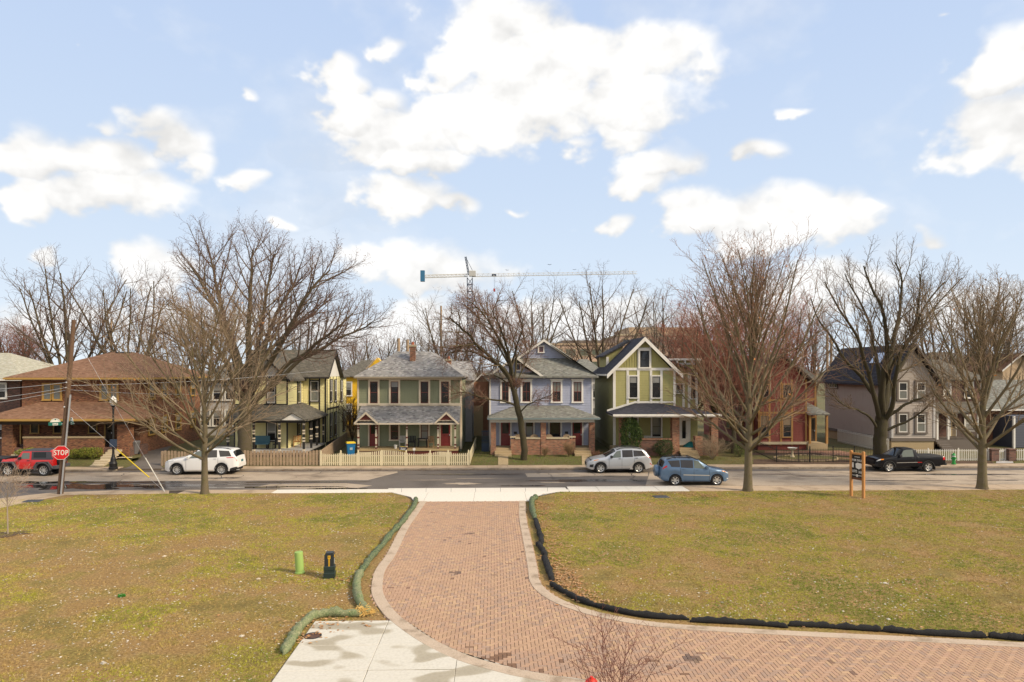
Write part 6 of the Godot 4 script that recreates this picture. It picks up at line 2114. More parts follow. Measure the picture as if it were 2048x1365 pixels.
	# low brick building with a grey roof and a dark annexe at the right edge
	var k2:=thing("brick_annexe","low red brick building with broad grey roof and dark garage at the right edge","building",Vector3(X(2016,61),0.5,-61.0))
	var ka:=X(1964,61); var kb:=X(2130,61)
	wall_core(k2,ka,kb,0.4,Y(2010,821,61),61.0,70.0,M.brick_red)
	var kr:=MB.new()
	kr.roof([Vector3(ka - 0.4,Y(2000,819,60.5),-60.5),Vector3(kb,Y(2000,819,60.5),-60.5),Vector3(kb,Y(2000,760,65.5),-65.5),Vector3(ka - 0.4,Y(2000,760,65.5),-65.5)],0.15)
	kr.roof([Vector3(kb,Y(2000,819,60.5),-70.5),Vector3(ka - 0.4,Y(2000,819,60.5),-70.5),Vector3(ka - 0.4,Y(2000,760,65.5),-65.5),Vector3(kb,Y(2000,760,65.5),-65.5)],0.15)
	obj("roof",kr,M.roof_green,k2)
	part_box(k2,"fascia",Vector3(ka - 0.4,Y(2000,822,60.5),-60.6),Vector3(kb,Y(2000,819,60.5),-60.45),M.white)
	var ga:=X(2028,58.5)
	part_box(k2,"garage",Vector3(ga,0.4,-61),Vector3(ga+6,Y(2040,833,58.5),-58.5),plain_mat(0.05,0.055,0.075,0.7))
	boards(k2,front(0,58.5),ga+0.1,ga+6,0.6,Y(2040,834,58.5),plain_mat(0.055,0.06,0.08,0.7))
	part_box(k2,"corner_board",Vector3(ga - 0.06,0.4,-58.6),Vector3(ga+0.1,Y(2040,833,58.5),-58.42),M.white)
# ---------- behind the row ----------

func plain_house(called:String,label:String,pa: float,pb: float,d: float,eave: float,ridge: float,wall:Material,roof:Material,kind:String,wins: int,deep:=9.0) -> Node3D:
	var x0:=X(pa,d); var x1:=X(pb,d)
	var o:=thing(called,label,"house",Vector3((x0+x1)/2,0.5,-d))
	wall_core(o,x0,x1,0.3,eave,d,d+deep,wall)
	if kind=="gable":
		gable_face(o,front(0,d),x0,x1,eave,ridge - 0.2,wall)
		gable_roof(o,x0 - 0.4,x1+0.4,d - 0.4,d+deep+0.4,eave,ridge,roof)
		rake(o,front(0,d - 0.45),x0 - 0.4,x1+0.4,eave,ridge,M.white,0.2)
	else:
		hip_roof(o,x0 - 0.5,x1+0.5,d - 0.5,d+deep+0.5,eave,lerpf(x0,x1,0.35),lerpf(x0,x1,0.65),d+deep*0.45,d+deep*0.55,ridge,roof)
	for i in wins:
		var xm:=lerpf(x0,x1,(i+0.5)/wins)
		window(o,front(0,d),xm - 0.45,xm+0.45,4.2,5.8,M.white,M.white,{"shade":0.4})
		window(o,front(0,d),xm - 0.45,xm+0.45,1.5,3.1,M.white,M.white,{"shade":0.4})
	return o

func make_far() -> void:
	var y:=plain_house("bright_yellow_house","bright egg-yolk yellow house in the gap behind the pale yellow and green houses",680,772,84,6.6,8.6,M.bright_yellow,M.roof_dark,"hip",3)
	gable_face(y,front(0,83.8),X(737,83.8),X(771,83.8),7.6,Y(754,716,83.8),M.bright_yellow,-1.5,0.0,"dormer")
	rake(y,front(0,83.4),X(733,83.8),X(775,83.8),7.5,Y(754,714,83.8),M.tan_wall,0.12)
	plain_house("pale_house","pale lavender-grey house glimpsed between the brick house and the yellow house",398,472,72,6.3,8.2,M.pale_siding,M.roof_dark,"hip",3)
	var t:=plain_house("brown_house","red-brown house with a pale garage door between the green and blue houses",944,984,71,5.6,7.0,M.tan_wall,M.roof_brown,"gable",0)
	part_box(t,"brown_front",Vector3(X(945,70.9),0.4,-70.95),Vector3(X(976,70.9),Y(960,764,70.9),-70.8),plain_mat(0.34,0.16,0.085,0.9))
	part_box(t,"garage_door",Vector3(X(946,70.7),0.5,-70.78),Vector3(X(966,70.7),Y(955,812,70.7),-70.7),plain_mat(0.62,0.47,0.25,0.8))
	plain_house("blue_rear_house","grey-roofed house behind the gap between the blue and olive houses",1150,1204,76,6.9,8.6,M.pale_siding,M.roof_green,"hip",2)
	plain_house("rear_house","white house behind the grey house and the leafless street trees",1868,1975,92,8.5,9.9,M.white,M.roof_dark,"hip",4)
	plain_house("rear_house","tan house above the grey roof at the right edge",2006,2075,82,7.3,9.4,M.tan_wall,M.roof_brown,"gable",2)
	plain_house("rear_house","low brown-roofed house behind the trees left of the green duplex",690,740,100,6.0,8.4,M.brick_far,M.roof_brown,"hip",2)
	# brick offices and the tower crane farther off
	var d:=165.0
	var o:=thing("office_building","long orange brick office block with green glass behind the blue house's roof","building",Vector3(X(1160,d),0.5,-d))
	var xa:=X(1100,d); var xb:=X(1262,d)
	var top:=Y(1160,691,d)
	wall_core(o,xa,xb,0.3,top,d,d+25,M.brick_far)
	part_box(o,"penthouse",Vector3(X(1125,d+5),top,-d - 20),Vector3(X(1215,d+5),Y(1160,681,d+5),-d - 5),M.taupe)
	part_box(o,"parapet",Vector3(xa - 0.2,top,-d - 25),Vector3(xb,top+0.5,-d+0.2),M.tan_wall)
	for r in [[699,712],[724,737]]:
		for i in 6:
			var p:=1106.0+i*26.0
			var w:=window(o,front(0,d),X(p,d),X(p+19,d),Y(1160,r[1],d),Y(1160,r[0],d),M.tan_wall,M.gutter,{"casing":0.2,"bars":4,"rail": false,"shade":1.0,"shade_mat":M.green_siding})
	var e:=200.0
	var g:=thing("office_building","taller tan brick block with a flat roof behind the olive house's gable","building",Vector3(X(1320,e),0.5,-e))
	var ya:=X(1238,e); var yb:=X(1420,e)
	wall_core(g,ya,yb,0.3,Y(1320,672,e),e,e+30,M.brick_far)
	part_box(g,"upper_storey",Vector3(X(1258,e+3),Y(1320,672,e),-e - 28),Vector3(X(1400,e+3),Y(1320,655,e+3),-e - 3),M.tan_wall)
	part_box(g,"parapet",Vector3(ya - 0.3,Y(1320,672,e),-e - 30),Vector3(yb,Y(1320,669,e),-e+0.3),M.stone)
	for i in 9:
		var p:=1246.0+i*18.0
		window(g,front(0,e),X(p,e),X(p+11,e),Y(1320,690,e),Y(1320,679,e),M.stone,M.gutter,{"casing":0.2,"bars":2,"rail": false})
	make_crane()
	# poles far off
	for c in [[882,612,110.0,"thin grey mast rising left of the tower crane"],[1655,668,95.0,"weathered pole beside the grey house's roof"],[1663,676,95.0,"thinner pole right of the weathered pole by the grey house's roof"],[797,677,70.0,"stub of a wooden pole behind the green duplex's roof, left one"],[815,680,70.0,"stub of a wooden pole just left of the green duplex's chimney"],[222,638,120.0,"distant pole among the bare trees behind the brick house"]]:
		var p:=thing("utility_pole",c[3],"pole",Vector3(X(c[0],c[2]),0.5,-c[2]))
		var b:=MB.new()
		b.tube([Vector3(0,-0.5,0),Vector3(0,Y(c[0],c[1],c[2]) - 0.5,0)],[0.22,0.15],8)
		obj("pole",b,M.grey_wood,p,true)

func lattice(b:MB,a:Vector3,c:Vector3,w: float,h: float,n: int,bar: float,triangle:=false) -> void:
	var z:=(c - a).normalized()
	var x:=z.cross(Vector3.UP)
	if x.length()<0.1: x=Vector3.RIGHT
	x=x.normalized()
	var y:=x.cross(z)
	var off:Array=[x*-w/2 - y*h/2,x*w/2 - y*h/2,x*w/2+y*h/2,x*-w/2+y*h/2]
	if triangle: off=[x*-w/2 - y*h/2,x*w/2 - y*h/2,y*h/2]
	var m:=off.size()
	for o in off: b.bar(a+o,c+o,bar*1.3)
	for i in n:
		var p:=a.lerp(c,float(i)/n)
		var q:=a.lerp(c,float(i+1)/n)
		for j in m:
			b.bar(p+off[j],q+off[(j+1) % m],bar)
			b.bar(p+off[j],p+off[(j+1) % m],bar)

func make_crane() -> void:
	var d:=270.0
	var x:=X(939.5,d)
	var t:=thing("tower_crane","blue and white tower crane with a long jib far behind the houses","crane",Vector3(x,0.5,-d))
	var o:=Vector3(x,0.5,-d)
	var yj:=Y(940,551,d)
	var mast:=MB.new()
	lattice(mast,Vector3(x,0.5,-d),Vector3(x,yj - 1.0,-d),2.0,2.0,16,0.2)
	obj("mast",mast,M.steel_blue,t)
	var cream:=plain_mat(0.46,0.45,0.42,0.5)
	var jib:=MB.new()
	lattice(jib,Vector3(x+1,yj,-d),P(1274,545.5,d+22),1.1,1.1,34,0.075,true)
	obj("jib",jib,cream,t)
	var cj:=MB.new()
	var ce:=P(842,553.5,d - 7)
	lattice(cj,Vector3(x - 1,yj,-d),ce,1.3,1.0,12,0.1)
	obj("counter_jib",cj,cream,t)
	var cw:=MB.new()
	cw.cbox(ce+Vector3(0.6,0.2,0),Vector3(1.6,4.2,1.6))
	obj("counterweight",cw,plain_mat(0.03,0.14,0.26,0.6),t)
	var hd:=MB.new()
	var tip:=P(931,514,d)
	lattice(hd,Vector3(x - 0.4,yj+0.3,-d),tip,1.1,0.6,6,0.14)
	hd.bar(tip,Vector3(x+1.6,yj+0.8,-d),0.16)
	obj("tower_head",hd,M.steel_blue,t)
	var cab:=MB.new()
	cab.bevel_box(Vector3(x - 0.2,yj - 0.6,-d+0.6),Vector3(x+2.4,yj+1.6,-d+2.4),0.2)
	obj("cab",cab,cream,t)
	var tr:=MB.new()
	var tp:=P(988,551,d+3)
	tr.cbox(tp,Vector3(1.8,0.9,1.2))
	obj("trolley",tr,M.steel_blue,t)
	var hk:=MB.new()
	var hp:=P(988.5,578,d+3)
	hk.bar(tp,hp,0.05)
	hk.bar(tp+Vector3(0.4,0,0),hp+Vector3(0.1,0,0),0.05)
	obj("hoist_rope",hk,M.iron,t)
	var hb:=MB.new()
	hb.cbox(hp - Vector3(0,0.5,0),Vector3(0.7,1.2,0.6))
	obj("hook_block",hb,plain_mat(0.4,0.03,0.03,0.6),t)
# ---------- vehicles ----------

class Car:
	var L:=4.7
	var hw:=0.92
	var top:Array=[]      # [x,y] from nose to tail
	var belt:Array=[]
	var bot:Array=[]
	var plan:Array=[]     # [x,share of the half-width]
	var xf:=0.9
	var xr:=3.6
	var R:=0.36
	var arch:=0.42
	var roof_k:=0.74
	var crown:=0.03
	static func at(list:Array,x: float) -> float:
		if x<=list[0][0]: return list[0][1]
		for i in range(1,list.size()):
			if x<=list[i][0]:
				var u: float=(x - list[i - 1][0])/maxf(list[i][0] - list[i - 1][0],1e-5)
				return lerpf(list[i - 1][1],list[i][1],u)
		return list[list.size() - 1][1]
	func low(x: float) -> float:
		var y:=at(bot,x)
		for w in [xf,xr]:
			var d:=absf(x - w)
			if d<arch: y=maxf(y,R+sqrt(arch*arch - d*d))
		return y
	# half-section at x: nine points from sill to roof centre
	func sec(x: float) -> Array:
		var w:=hw*at(plan,x)
		var b:=low(x)
		var be:=at(belt,x)
		var t:=maxf(at(top,x),be+0.012)
		var k:=clampf((t - be)/0.42,0.0,1.0)
		var rw:=w*lerpf(0.93,roof_k,k)
		b=minf(b,be - 0.12)
		var m:=lerpf(b,be,0.5)
		return [Vector3(x,b,w*0.95),Vector3(x,lerpf(b,m,0.4),w*0.99),Vector3(x,m,w),Vector3(x,be - 0.05,w*0.985),Vector3(x,be,w*0.955),Vector3(x,lerpf(be,t,0.86),lerpf(w*0.95,rw,0.9)),Vector3(x,t - 0.005,rw*0.88),Vector3(x,t+crown*0.7,rw*0.45),Vector3(x,t+crown,0.0)]
	func pt(x: float,p: float) -> Vector3:
		var s:=sec(x)
		var i:=clampi(int(p),0,7)
		return s[i].lerp(s[i+1],p - i)
	func stations() -> Array:
		var xs:={}
		for l in [top,belt,bot,plan]:
			for e in l: xs[snappedf(e[0],0.001)]=true
		for w in [xf,xr]:
			for i in 15: xs[snappedf(w - arch+arch*2.0*i/14.0,0.001)]=true
		var x:=0.0
		while x<L:
			xs[snappedf(x,0.001)]=true; x+=0.22
		var out:Array=xs.keys().filter(func(v): return v>=0.0 and v<=L)
		out.sort()
		return out
	func body() -> MB:
		var mb:=MB.new()
		var rows:Array=[]
		for x in stations():
			var s:=sec(x)
			var row:Array=[]
			for i in 9: row.append(s[i])
			for i in range(7,-1,-1): row.append(Vector3(s[i].x,s[i].y,-s[i].z))
			rows.append(row)
		mb.grid(rows,true)
		var f:Array=rows[0].duplicate()
		mb.poly(f)
		var r:Array=rows[rows.size() - 1].duplicate(); r.reverse()
		mb.poly(r)
		return mb
	# a piece lying on the skin: p runs over the section,x over the length (given at low and high p)
	func patch(x0: float,x1: float,p0: float,p1: float,u0:=-1.0,u1:=-1.0,off:=0.008,side:=1.0,nx:=6,np:=4) -> MB:
		if u0<0: u0=x0
		if u1<0: u1=x1
		var mb:=MB.new()
		for s in [side]:
			var rows:Array=[]
			for i in nx+1:
				var row:Array=[]
				for j in np+1:
					var v:=float(j)/np
					var x:=lerpf(lerpf(x0,u0,v),lerpf(x1,u1,v),float(i)/nx)
					var p:=lerpf(p0,p1,v)
					var c:=pt(x,p)
					var dx:=pt(minf(x+0.02,L),p) - pt(maxf(x - 0.02,0.0),p)
					var dp:=pt(x,minf(p+0.15,8.0)) - pt(x,maxf(p - 0.15,0.0))
					var n:=dx.cross(dp)
					if n.dot(Vector3(0,0.4,c.z if absf(c.z)>0.1 else 0.1))<0: n=-n
					c+=n.normalized()*off
					row.append(Vector3(c.x,c.y,c.z*s))
				rows.append(row)
			mb.grid(rows,s>0)
		return mb
	# a piece right across the car,for windscreens and bonnets
	func across(x0: float,x1: float,p0: float,off:=0.008,nx:=6) -> MB:
		var mb:=MB.new()
		var rows:Array=[]
		for i in nx+1:
			var x:=lerpf(x0,x1,float(i)/nx)
			var row:Array=[]
			for j in 9:
				var v:=absf(j - 4.0)/4.0
				var p:=lerpf(8.0,p0,v)
				var c:=pt(x,p)
				var dx:=pt(minf(x+0.02,L),p) - pt(maxf(x - 0.02,0.0),p)
				var n:=Vector3(-dx.y,dx.x,0).normalized()
				c+=n*off
				row.append(Vector3(c.x,c.y,c.z*(1.0 if j<4 else -1.0)))
			rows.append(row)
		mb.grid(rows,true)
		return mb

func car_part(t:Node3D,called:String,mb:MB,m:Material,L: float,parent:Node3D=null) -> MeshInstance3D:
	for i in mb.v.size(): mb.v[i]=mb.v[i] - Vector3(L/2,0,0)
	var o:=obj(called,mb,m,parent if parent else t,true)
	o.position=Vector3.ZERO
	return o

func wheel(t:Node3D,x: float,z: float,R: float,w: float,rim:Material,spokes: int,side: float,rim_share:=0.66) -> void:
	var ty:=MB.new()
	ty.lathe([Vector2(R*rim_share,-w/2),Vector2(R*0.93,-w/2),Vector2(R,-w*0.34),Vector2(R,w*0.34),Vector2(R*0.93,w/2),Vector2(R*rim_share,w/2),Vector2(R*rim_share,w*0.3)],24)
	var o:=MeshInstance3D.new()
	o.mesh=ty.mesh(); o.mesh.surface_set_material(0,M.rubber)
	o.name=piece_name(t,"wheel")
	t.add_child(o,true)
	o.transform=Transform3D(Basis(Vector3.RIGHT,PI/2*side),Vector3(x,R,z))
	var d:=MB.new()
	d.lathe([Vector2(R*rim_share,w*0.22),Vector2(0.0,w*0.2)],20)
	d.lathe([Vector2(R*rim_share,-w*0.4),Vector2(R*rim_share,w*0.3)],20)
	var dd:=obj("wheel_disc",d,M.dark_alloy,o,true)
	dd.position=Vector3.ZERO
	var r:=MB.new()
	r.lathe([Vector2(R*rim_share*0.88,w*0.38),Vector2(R*rim_share,w*0.47),Vector2(R*rim_share*1.02,w*0.4)],24)
	r.lathe([Vector2(R*0.16,w*0.25),Vector2(R*0.14,w*0.42),Vector2(0,w*0.43)],12)
	for i in spokes:
		var a:=TAU*i/spokes
		r.bar(Vector3(cos(a)*R*0.12,w*0.33,sin(a)*R*0.12),Vector3(cos(a)*R*rim_share*0.93,w*0.38,sin(a)*R*rim_share*0.93),0.03,R*(0.2 if spokes<=6 else 0.11),Vector3(-sin(a),0,cos(a)))
	var rr:=obj("rim",r,rim,o,true)
	rr.position=Vector3.ZERO

func build_car(called:String,label:String,kind:String,c:Car,pos:Vector3,turn: float,body_m:Material,o:={}) -> Node3D:
	var t:=thing(called,label,kind,pos,turn)
	var L:=c.L
	car_part(t,"body",c.body(),body_m,L)
	var und:=MB.new()
	und.box(Vector3(0.25,Car.at(c.bot,L/2) - 0.02,-c.hw*0.8),Vector3(L - 0.25,Car.at(c.belt,L/2) - 0.15,c.hw*0.8))
	car_part(t,"underbody",und,M.black_plastic,L)
	for w in [c.xf,c.xr]:
		for s in [1.0,-1.0]:
			wheel(t,w - L/2,s*(c.hw - o.get("tyre",0.23)/2 - 0.015),c.R,o.get("tyre",0.23),o.get("rim",M.alloy),o.get("spokes",6),s)
		for s in [1.0,-1.0]:
			var tr:=MB.new()
			var pts:Array=[]
			for i in 13:
				var a:=PI*i/12.0
				pts.append(Vector3(w - cos(a)*(c.arch+0.012),c.R+sin(a)*(c.arch+0.012),s*(c.hw*Car.at(c.plan,w) - o.get("flare_in",0.03))))
			for i in 12: tr.bar(pts[i],pts[i+1],o.get("flare",0.035),o.get("flare_w",0.07),Vector3(0,0,1))
			car_part(t,"wheel_arch",tr,o.get("flare_mat",M.black_plastic),L)
	for g in o.get("side_glass",[]):
		var m:Material=g[6] if g.size()>6 else M.car_tint
		for s in [1.0,-1.0]: car_part(t,"side_window",c.patch(g[0],g[1],g[4],g[5],g[2],g[3],0.008,s),m,L)
	if o.has("windscreen"): car_part(t,"windscreen",c.across(o.windscreen[0],o.windscreen[1],5.0),M.car_glass,L)
	if o.has("rear_glass"): car_part(t,"rear_window",c.across(o.rear_glass[0],o.rear_glass[1],5.0),M.car_glass,L)
	for p in o.get("patches",[]):     # name,x0,x1,u0,u1,p0,p1,material,offset
		for s in [1.0,-1.0]: car_part(t,p[0],c.patch(p[1],p[2],p[5],p[6],p[3],p[4],p[8] if p.size()>8 else 0.01,s),p[7],L)
	# door seams and handles
	var seam:=MB.new()
	for x in o.get("seams",[]):
		for s in [1.0,-1.0]:
			var prev:=Vector3.ZERO
			for i in 6:
				var q:=c.pt(x,0.4+i*0.7)
				q.z=(q.z+0.001)*s
				if i>0: seam.bar(prev,q,0.014,0.012,Vector3(0,0,1))
				prev=q
	if o.get("seams",[]).size(): car_part(t,"door_seam",seam,M.black_plastic,L)
	for x in o.get("handles",[]):
		for s in [1.0,-1.0]:
			var h:=MB.new()
			var q:=c.pt(x,3.0); q.z*=s
			h.bevel_box(q+Vector3(-0.09,-0.03,-0.02),q+Vector3(0.09,0.01,0.03 if s>0 else 0.0),0.008)
			if s<0: h.box(q+Vector3(-0.09,-0.03,-0.03),q+Vector3(0.09,0.01,0.0))
			car_part(t,"door_handle",h,o.get("handle_mat",M.black_plastic),L)
	if o.has("mirror"):
		for s in [1.0,-1.0]:
			var q:=c.pt(o.mirror,4.0)
			var mm:=MB.new()
			mm.bevel_box(Vector3(q.x - 0.08,q.y+0.02,(q.z+0.02)*s - 0.1),Vector3(q.x+0.07,q.y+0.2,(q.z+0.02)*s+0.12),0.04)
			car_part(t,"wing_mirror",mm,o.get("mirror_mat",M.black_plastic),L)
	for r in o.get("rails",[]):
		var rb:=MB.new()
		for s in [1.0,-1.0]:
			var prev:=Vector3.ZERO
			for i in 7:
				var x:=lerpf(r[0],r[1],i/6.0)
				var q:=c.pt(x,6.0)
				q=Vector3(q.x,q.y+(0.07 if i>0 and i<6 else 0.01),q.z*s*0.97)
				if i>0: rb.bar(prev,q,0.045)
				prev=q
		if r[2]:
			for x in [lerpf(r[0],r[1],0.25),lerpf(r[0],r[1],0.7)]:
				var q:=c.pt(x,6.0)
				rb.bar(Vector3(x,q.y+0.08,-q.z*0.97),Vector3(x,q.y+0.08,q.z*0.97),0.05,0.03)
		car_part(t,"roof_rail",rb,M.black_plastic,L)
	for b in o.get("boxes",[]):       # name,low corner,high corner,material
		var bb:=MB.new()
		bb.bevel_box(b[1],b[2],0.02)
		car_part(t,b[0],bb,b[3],L)
	return t

func make_cars() -> void:
	var zc:=func(d: float,hw: float) -> float: return -(d+hw)
	# white SUV,nose to the left
	var c:=Car.new()
	c.L=5.15; c.hw=0.99; c.xf=0.98; c.xr=4.05; c.R=0.385; c.arch=0.45; c.roof_k=0.74
	c.top=[[0,0.72],[0.08,0.9],[0.35,1.04],[1.35,1.2],[2.3,1.7],[2.8,1.79],[3.8,1.8],[4.6,1.74],[4.75,1.66],[5.02,1.22],[5.1,1.0],[5.15,0.75]]
	c.belt=[[0,0.66],[0.08,0.84],[0.35,0.99],[1.35,1.12],[3.8,1.2],[4.9,1.25],[5.02,1.18],[5.15,0.7]]
	c.bot=[[0,0.34],[0.3,0.25],[4.6,0.27],[5.0,0.42],[5.15,0.5]]
	c.plan=[[0,0.62],[0.1,0.78],[0.4,0.93],[0.9,1.0],[4.3,1.0],[4.9,0.93],[5.1,0.82],[5.15,0.74]]
	var mid:=(X(353.4,48.05)+X(442.2,48.05))/2
	build_car("white_suv","white SUV parked nose left by the weathered wood fence, behind the kerb tree","car",c,Vector3(mid+c.L/2 - (c.xf+c.xr)/2,0,zc.call(48.0,c.hw)),0.0,paint(0.72,0.71,0.69),{
		"windscreen":[1.4,2.28],"rear_glass":[4.77,5.0],"spokes":10,"mirror":1.75,"mirror_mat": paint(0.72,0.71,0.69),
		"side_glass":[[1.7,2.85,2.25,2.85,4.05,5.0,M.car_clear],[2.92,3.75,2.92,3.68,4.05,5.0],[3.95,4.72,3.8,4.5,4.12,4.95]],
		"seams":[1.62,2.88,3.82],"handles":[2.65,3.62],"handle_mat":M.alloy,"rails":[[2.5,4.6,false]],
		"patches":[["headlight",0.12,0.75,0.12,0.8,3.0,4.0,M.lamp_clear],["tail_light",4.45,5.08,4.35,5.06,3.0,3.9,M.tail_red],["sill",1.5,3.5,1.5,3.5,0.1,0.5,M.alloy],["lower_bumper",4.6,5.12,4.65,5.12,0.0,0.9,M.black_plastic]],
		"boxes":[["grille",Vector3(-0.02,0.5,-0.5),Vector3(0.06,0.78,0.5),M.black_plastic],["licence_plate",Vector3(5.13,0.85,-0.16),Vector3(5.165,1.0,0.16),plain_mat(0.03,0.15,0.17)],["exhaust",Vector3(5.0,0.3,0.5),Vector3(5.16,0.37,0.7),M.alloy]]})
	# silver SUV,nose to the left
	c=Car.new()
	c.L=4.66; c.hw=0.93; c.xf=0.96; c.xr=3.66; c.R=0.365; c.arch=0.425; c.roof_k=0.74
	c.top=[[0,0.68],[0.1,0.84],[0.45,0.98],[1.28,1.14],[2.05,1.6],[2.5,1.7],[3.3,1.71],[3.95,1.66],[4.2,1.55],[4.5,1.14],[4.6,0.95],[4.66,0.7]]
	c.belt=[[0,0.62],[0.1,0.79],[0.45,0.93],[1.28,1.05],[3.4,1.13],[4.3,1.2],[4.5,1.1],[4.66,0.66]]
	c.bot=[[0,0.36],[0.3,0.26],[4.2,0.28],[4.55,0.38],[4.66,0.45]]
	c.plan=[[0,0.6],[0.1,0.76],[0.4,0.93],[0.9,1.0],[3.9,1.0],[4.45,0.93],[4.6,0.83],[4.66,0.74]]
	mid=(X(1201.8,48.1)+X(1277.6,48.1))/2
	var silver:=paint(0.52,0.53,0.54,0.45)
	build_car("silver_suv","silver SUV parked nose left in front of the olive house","car",c,Vector3(mid+c.L/2 - (c.xf+c.xr)/2,0,zc.call(48.05,c.hw)),0.0,silver,{
		"windscreen":[1.32,2.03],"rear_glass":[4.22,4.48],"spokes":6,"mirror":1.72,
		"side_glass":[[1.6,2.4,2.12,2.4,4.05,5.0,M.car_clear],[2.5,3.25,2.5,3.25,4.05,5.0],[3.3,4.2,3.3,3.95,4.1,4.95]],
		"seams":[1.55,2.46,3.34],"handles":[2.3,3.5],"rails":[[2.1,3.9,false]],
		"patches":[["headlight",0.14,0.62,0.2,0.8,3.0,4.0,M.lamp_clear],["indicator",0.45,0.72,0.5,0.86,3.1,3.95,M.amber,0.014],["fog_light",0.18,0.42,0.2,0.46,1.2,2.2,M.black_plastic],["tail_light",4.28,4.6,4.2,4.54,3.0,4.0,M.tail_red],["side_moulding",1.4,3.3,1.4,3.3,1.0,1.25,M.alloy],["sill",1.4,3.3,1.4,3.3,0.0,0.4,M.black_plastic],["reflector",4.45,4.62,4.45,4.62,1.6,1.9,M.tail_red]],
		"boxes":[["grille",Vector3(-0.015,0.52,-0.42),Vector3(0.06,0.72,0.42),M.black_plastic]]})
	# steel-blue SUV,nose to the right,spare wheel on its back
	c=Car.new()
	c.L=4.4; c.hw=0.92; c.xf=0.86; c.xr=3.52; c.R=0.36; c.arch=0.425; c.roof_k=0.75
	c.top=[[0,0.7],[0.08,0.84],[0.4,0.98],[1.15,1.12],[1.9,1.58],[2.3,1.68],[3.3,1.7],[4.0,1.64],[4.12,1.56],[4.34,1.12],[4.4,0.8]]
	c.belt=[[0,0.62],[0.08,0.78],[0.4,0.93],[1.15,1.03],[3.4,1.14],[4.1,1.18],[4.34,1.08],[4.4,0.7]]
	c.bot=[[0,0.36],[0.3,0.26],[3.9,0.28],[4.3,0.36],[4.4,0.42]]
	c.plan=[[0,0.6],[0.1,0.78],[0.4,0.94],[0.9,1.0],[3.8,1.0],[4.25,0.94],[4.4,0.84]]
	mid=(X(1349.8,42.75)+X(1434.9,42.75))/2
	var blue:=paint(0.11,0.18,0.28,0.35)
	var r:=build_car("blue_suv","steel blue SUV with rear spare wheel cover parked nose right at the near kerb","car",c,Vector3(mid - (c.L/2 - (c.xf+c.xr)/2),0,zc.call(42.7,c.hw)),PI,blue,{
		"windscreen":[1.2,1.88],"rear_glass":[4.14,4.32],"spokes":6,"mirror":1.5,"mirror_mat": blue,
		"side_glass":[[1.5,2.3,1.98,2.3,4.05,5.0,M.car_clear],[2.36,3.15,2.36,3.15,4.05,5.0],[3.2,3.75,3.2,3.95,4.1,4.95]],
		"seams":[1.35,2.33,3.18],"handles":[2.12,3.0],"handle_mat": blue,"rails":[[2.0,4.0,true]],"flare_mat": blue,"flare":0.05,"flare_w":0.05,
		"patches":[["headlight",0.1,0.42,0.12,0.55,3.0,4.0,M.lamp_clear],["indicator",0.3,0.5,0.32,0.58,3.1,3.9,M.amber,0.014],["tail_light",4.1,4.34,4.0,4.26,3.2,4.25,M.tail_red],["side_moulding",1.35,3.0,1.35,3.0,1.9,2.1,M.alloy],["sill",1.35,3.0,1.35,3.0,0.0,0.35,M.steel_blue],["fog_light",0.1,0.2,0.1,0.22,0.9,1.4,M.lamp_clear]],
		"boxes":[["grille",Vector3(-0.015,0.5,-0.42),Vector3(0.06,0.72,0.42),M.black_plastic],["mud_flap",Vector3(3.96,0.14,0.62),Vector3(3.99,0.42,0.9),M.alloy],["mud_flap",Vector3(1.3,0.14,0.62),Vector3(1.33,0.42,0.9),M.alloy]]})
	var sp:=MB.new()
	sp.xf=Transform3D(Basis(Vector3(0,0,1),-PI/2),Vector3(4.4,0.86,0.02))
	sp.lathe([Vector2(0.0,0.0),Vector2(0.34,0.0),Vector2(0.365,0.05),Vector2(0.365,0.18),Vector2(0.32,0.235),Vector2(0.0,0.25)],26)
	car_part(r,"spare_wheel_cover",sp,blue,c.L)
	# black pickup,nose to the left
	c=Car.new()
	c.L=5.0; c.hw=0.88; c.xf=0.92; c.xr=3.76; c.R=0.36; c.arch=0.43; c.roof_k=0.8
	c.top=[[0,0.78],[0.08,0.92],[0.3,1.0],[1.35,1.1],[1.95,1.58],[2.2,1.66],[2.75,1.66],[2.95,1.6],[3.05,1.14],[3.08,1.1],[4.96,1.12],[5.0,1.0]]
	c.belt=[[0,0.72],[0.08,0.86],[0.3,0.94],[1.35,1.04],[3.05,1.08],[4.96,1.1],[5.0,0.95]]
	c.bot=[[0,0.4],[0.25,0.34],[1.4,0.38],[4.3,0.42],[4.95,0.5],[5.0,0.55]]
	c.plan=[[0,0.84],[0.1,0.94],[0.5,1.0],[4.8,1.0],[5.0,0.97]]
	mid=(X(1774.5,48.4)+X(1852.9,48.4))/2
	var black:=paint(0.006,0.006,0.008)
	black.metallic_specular=0.25; black.clearcoat=0.3
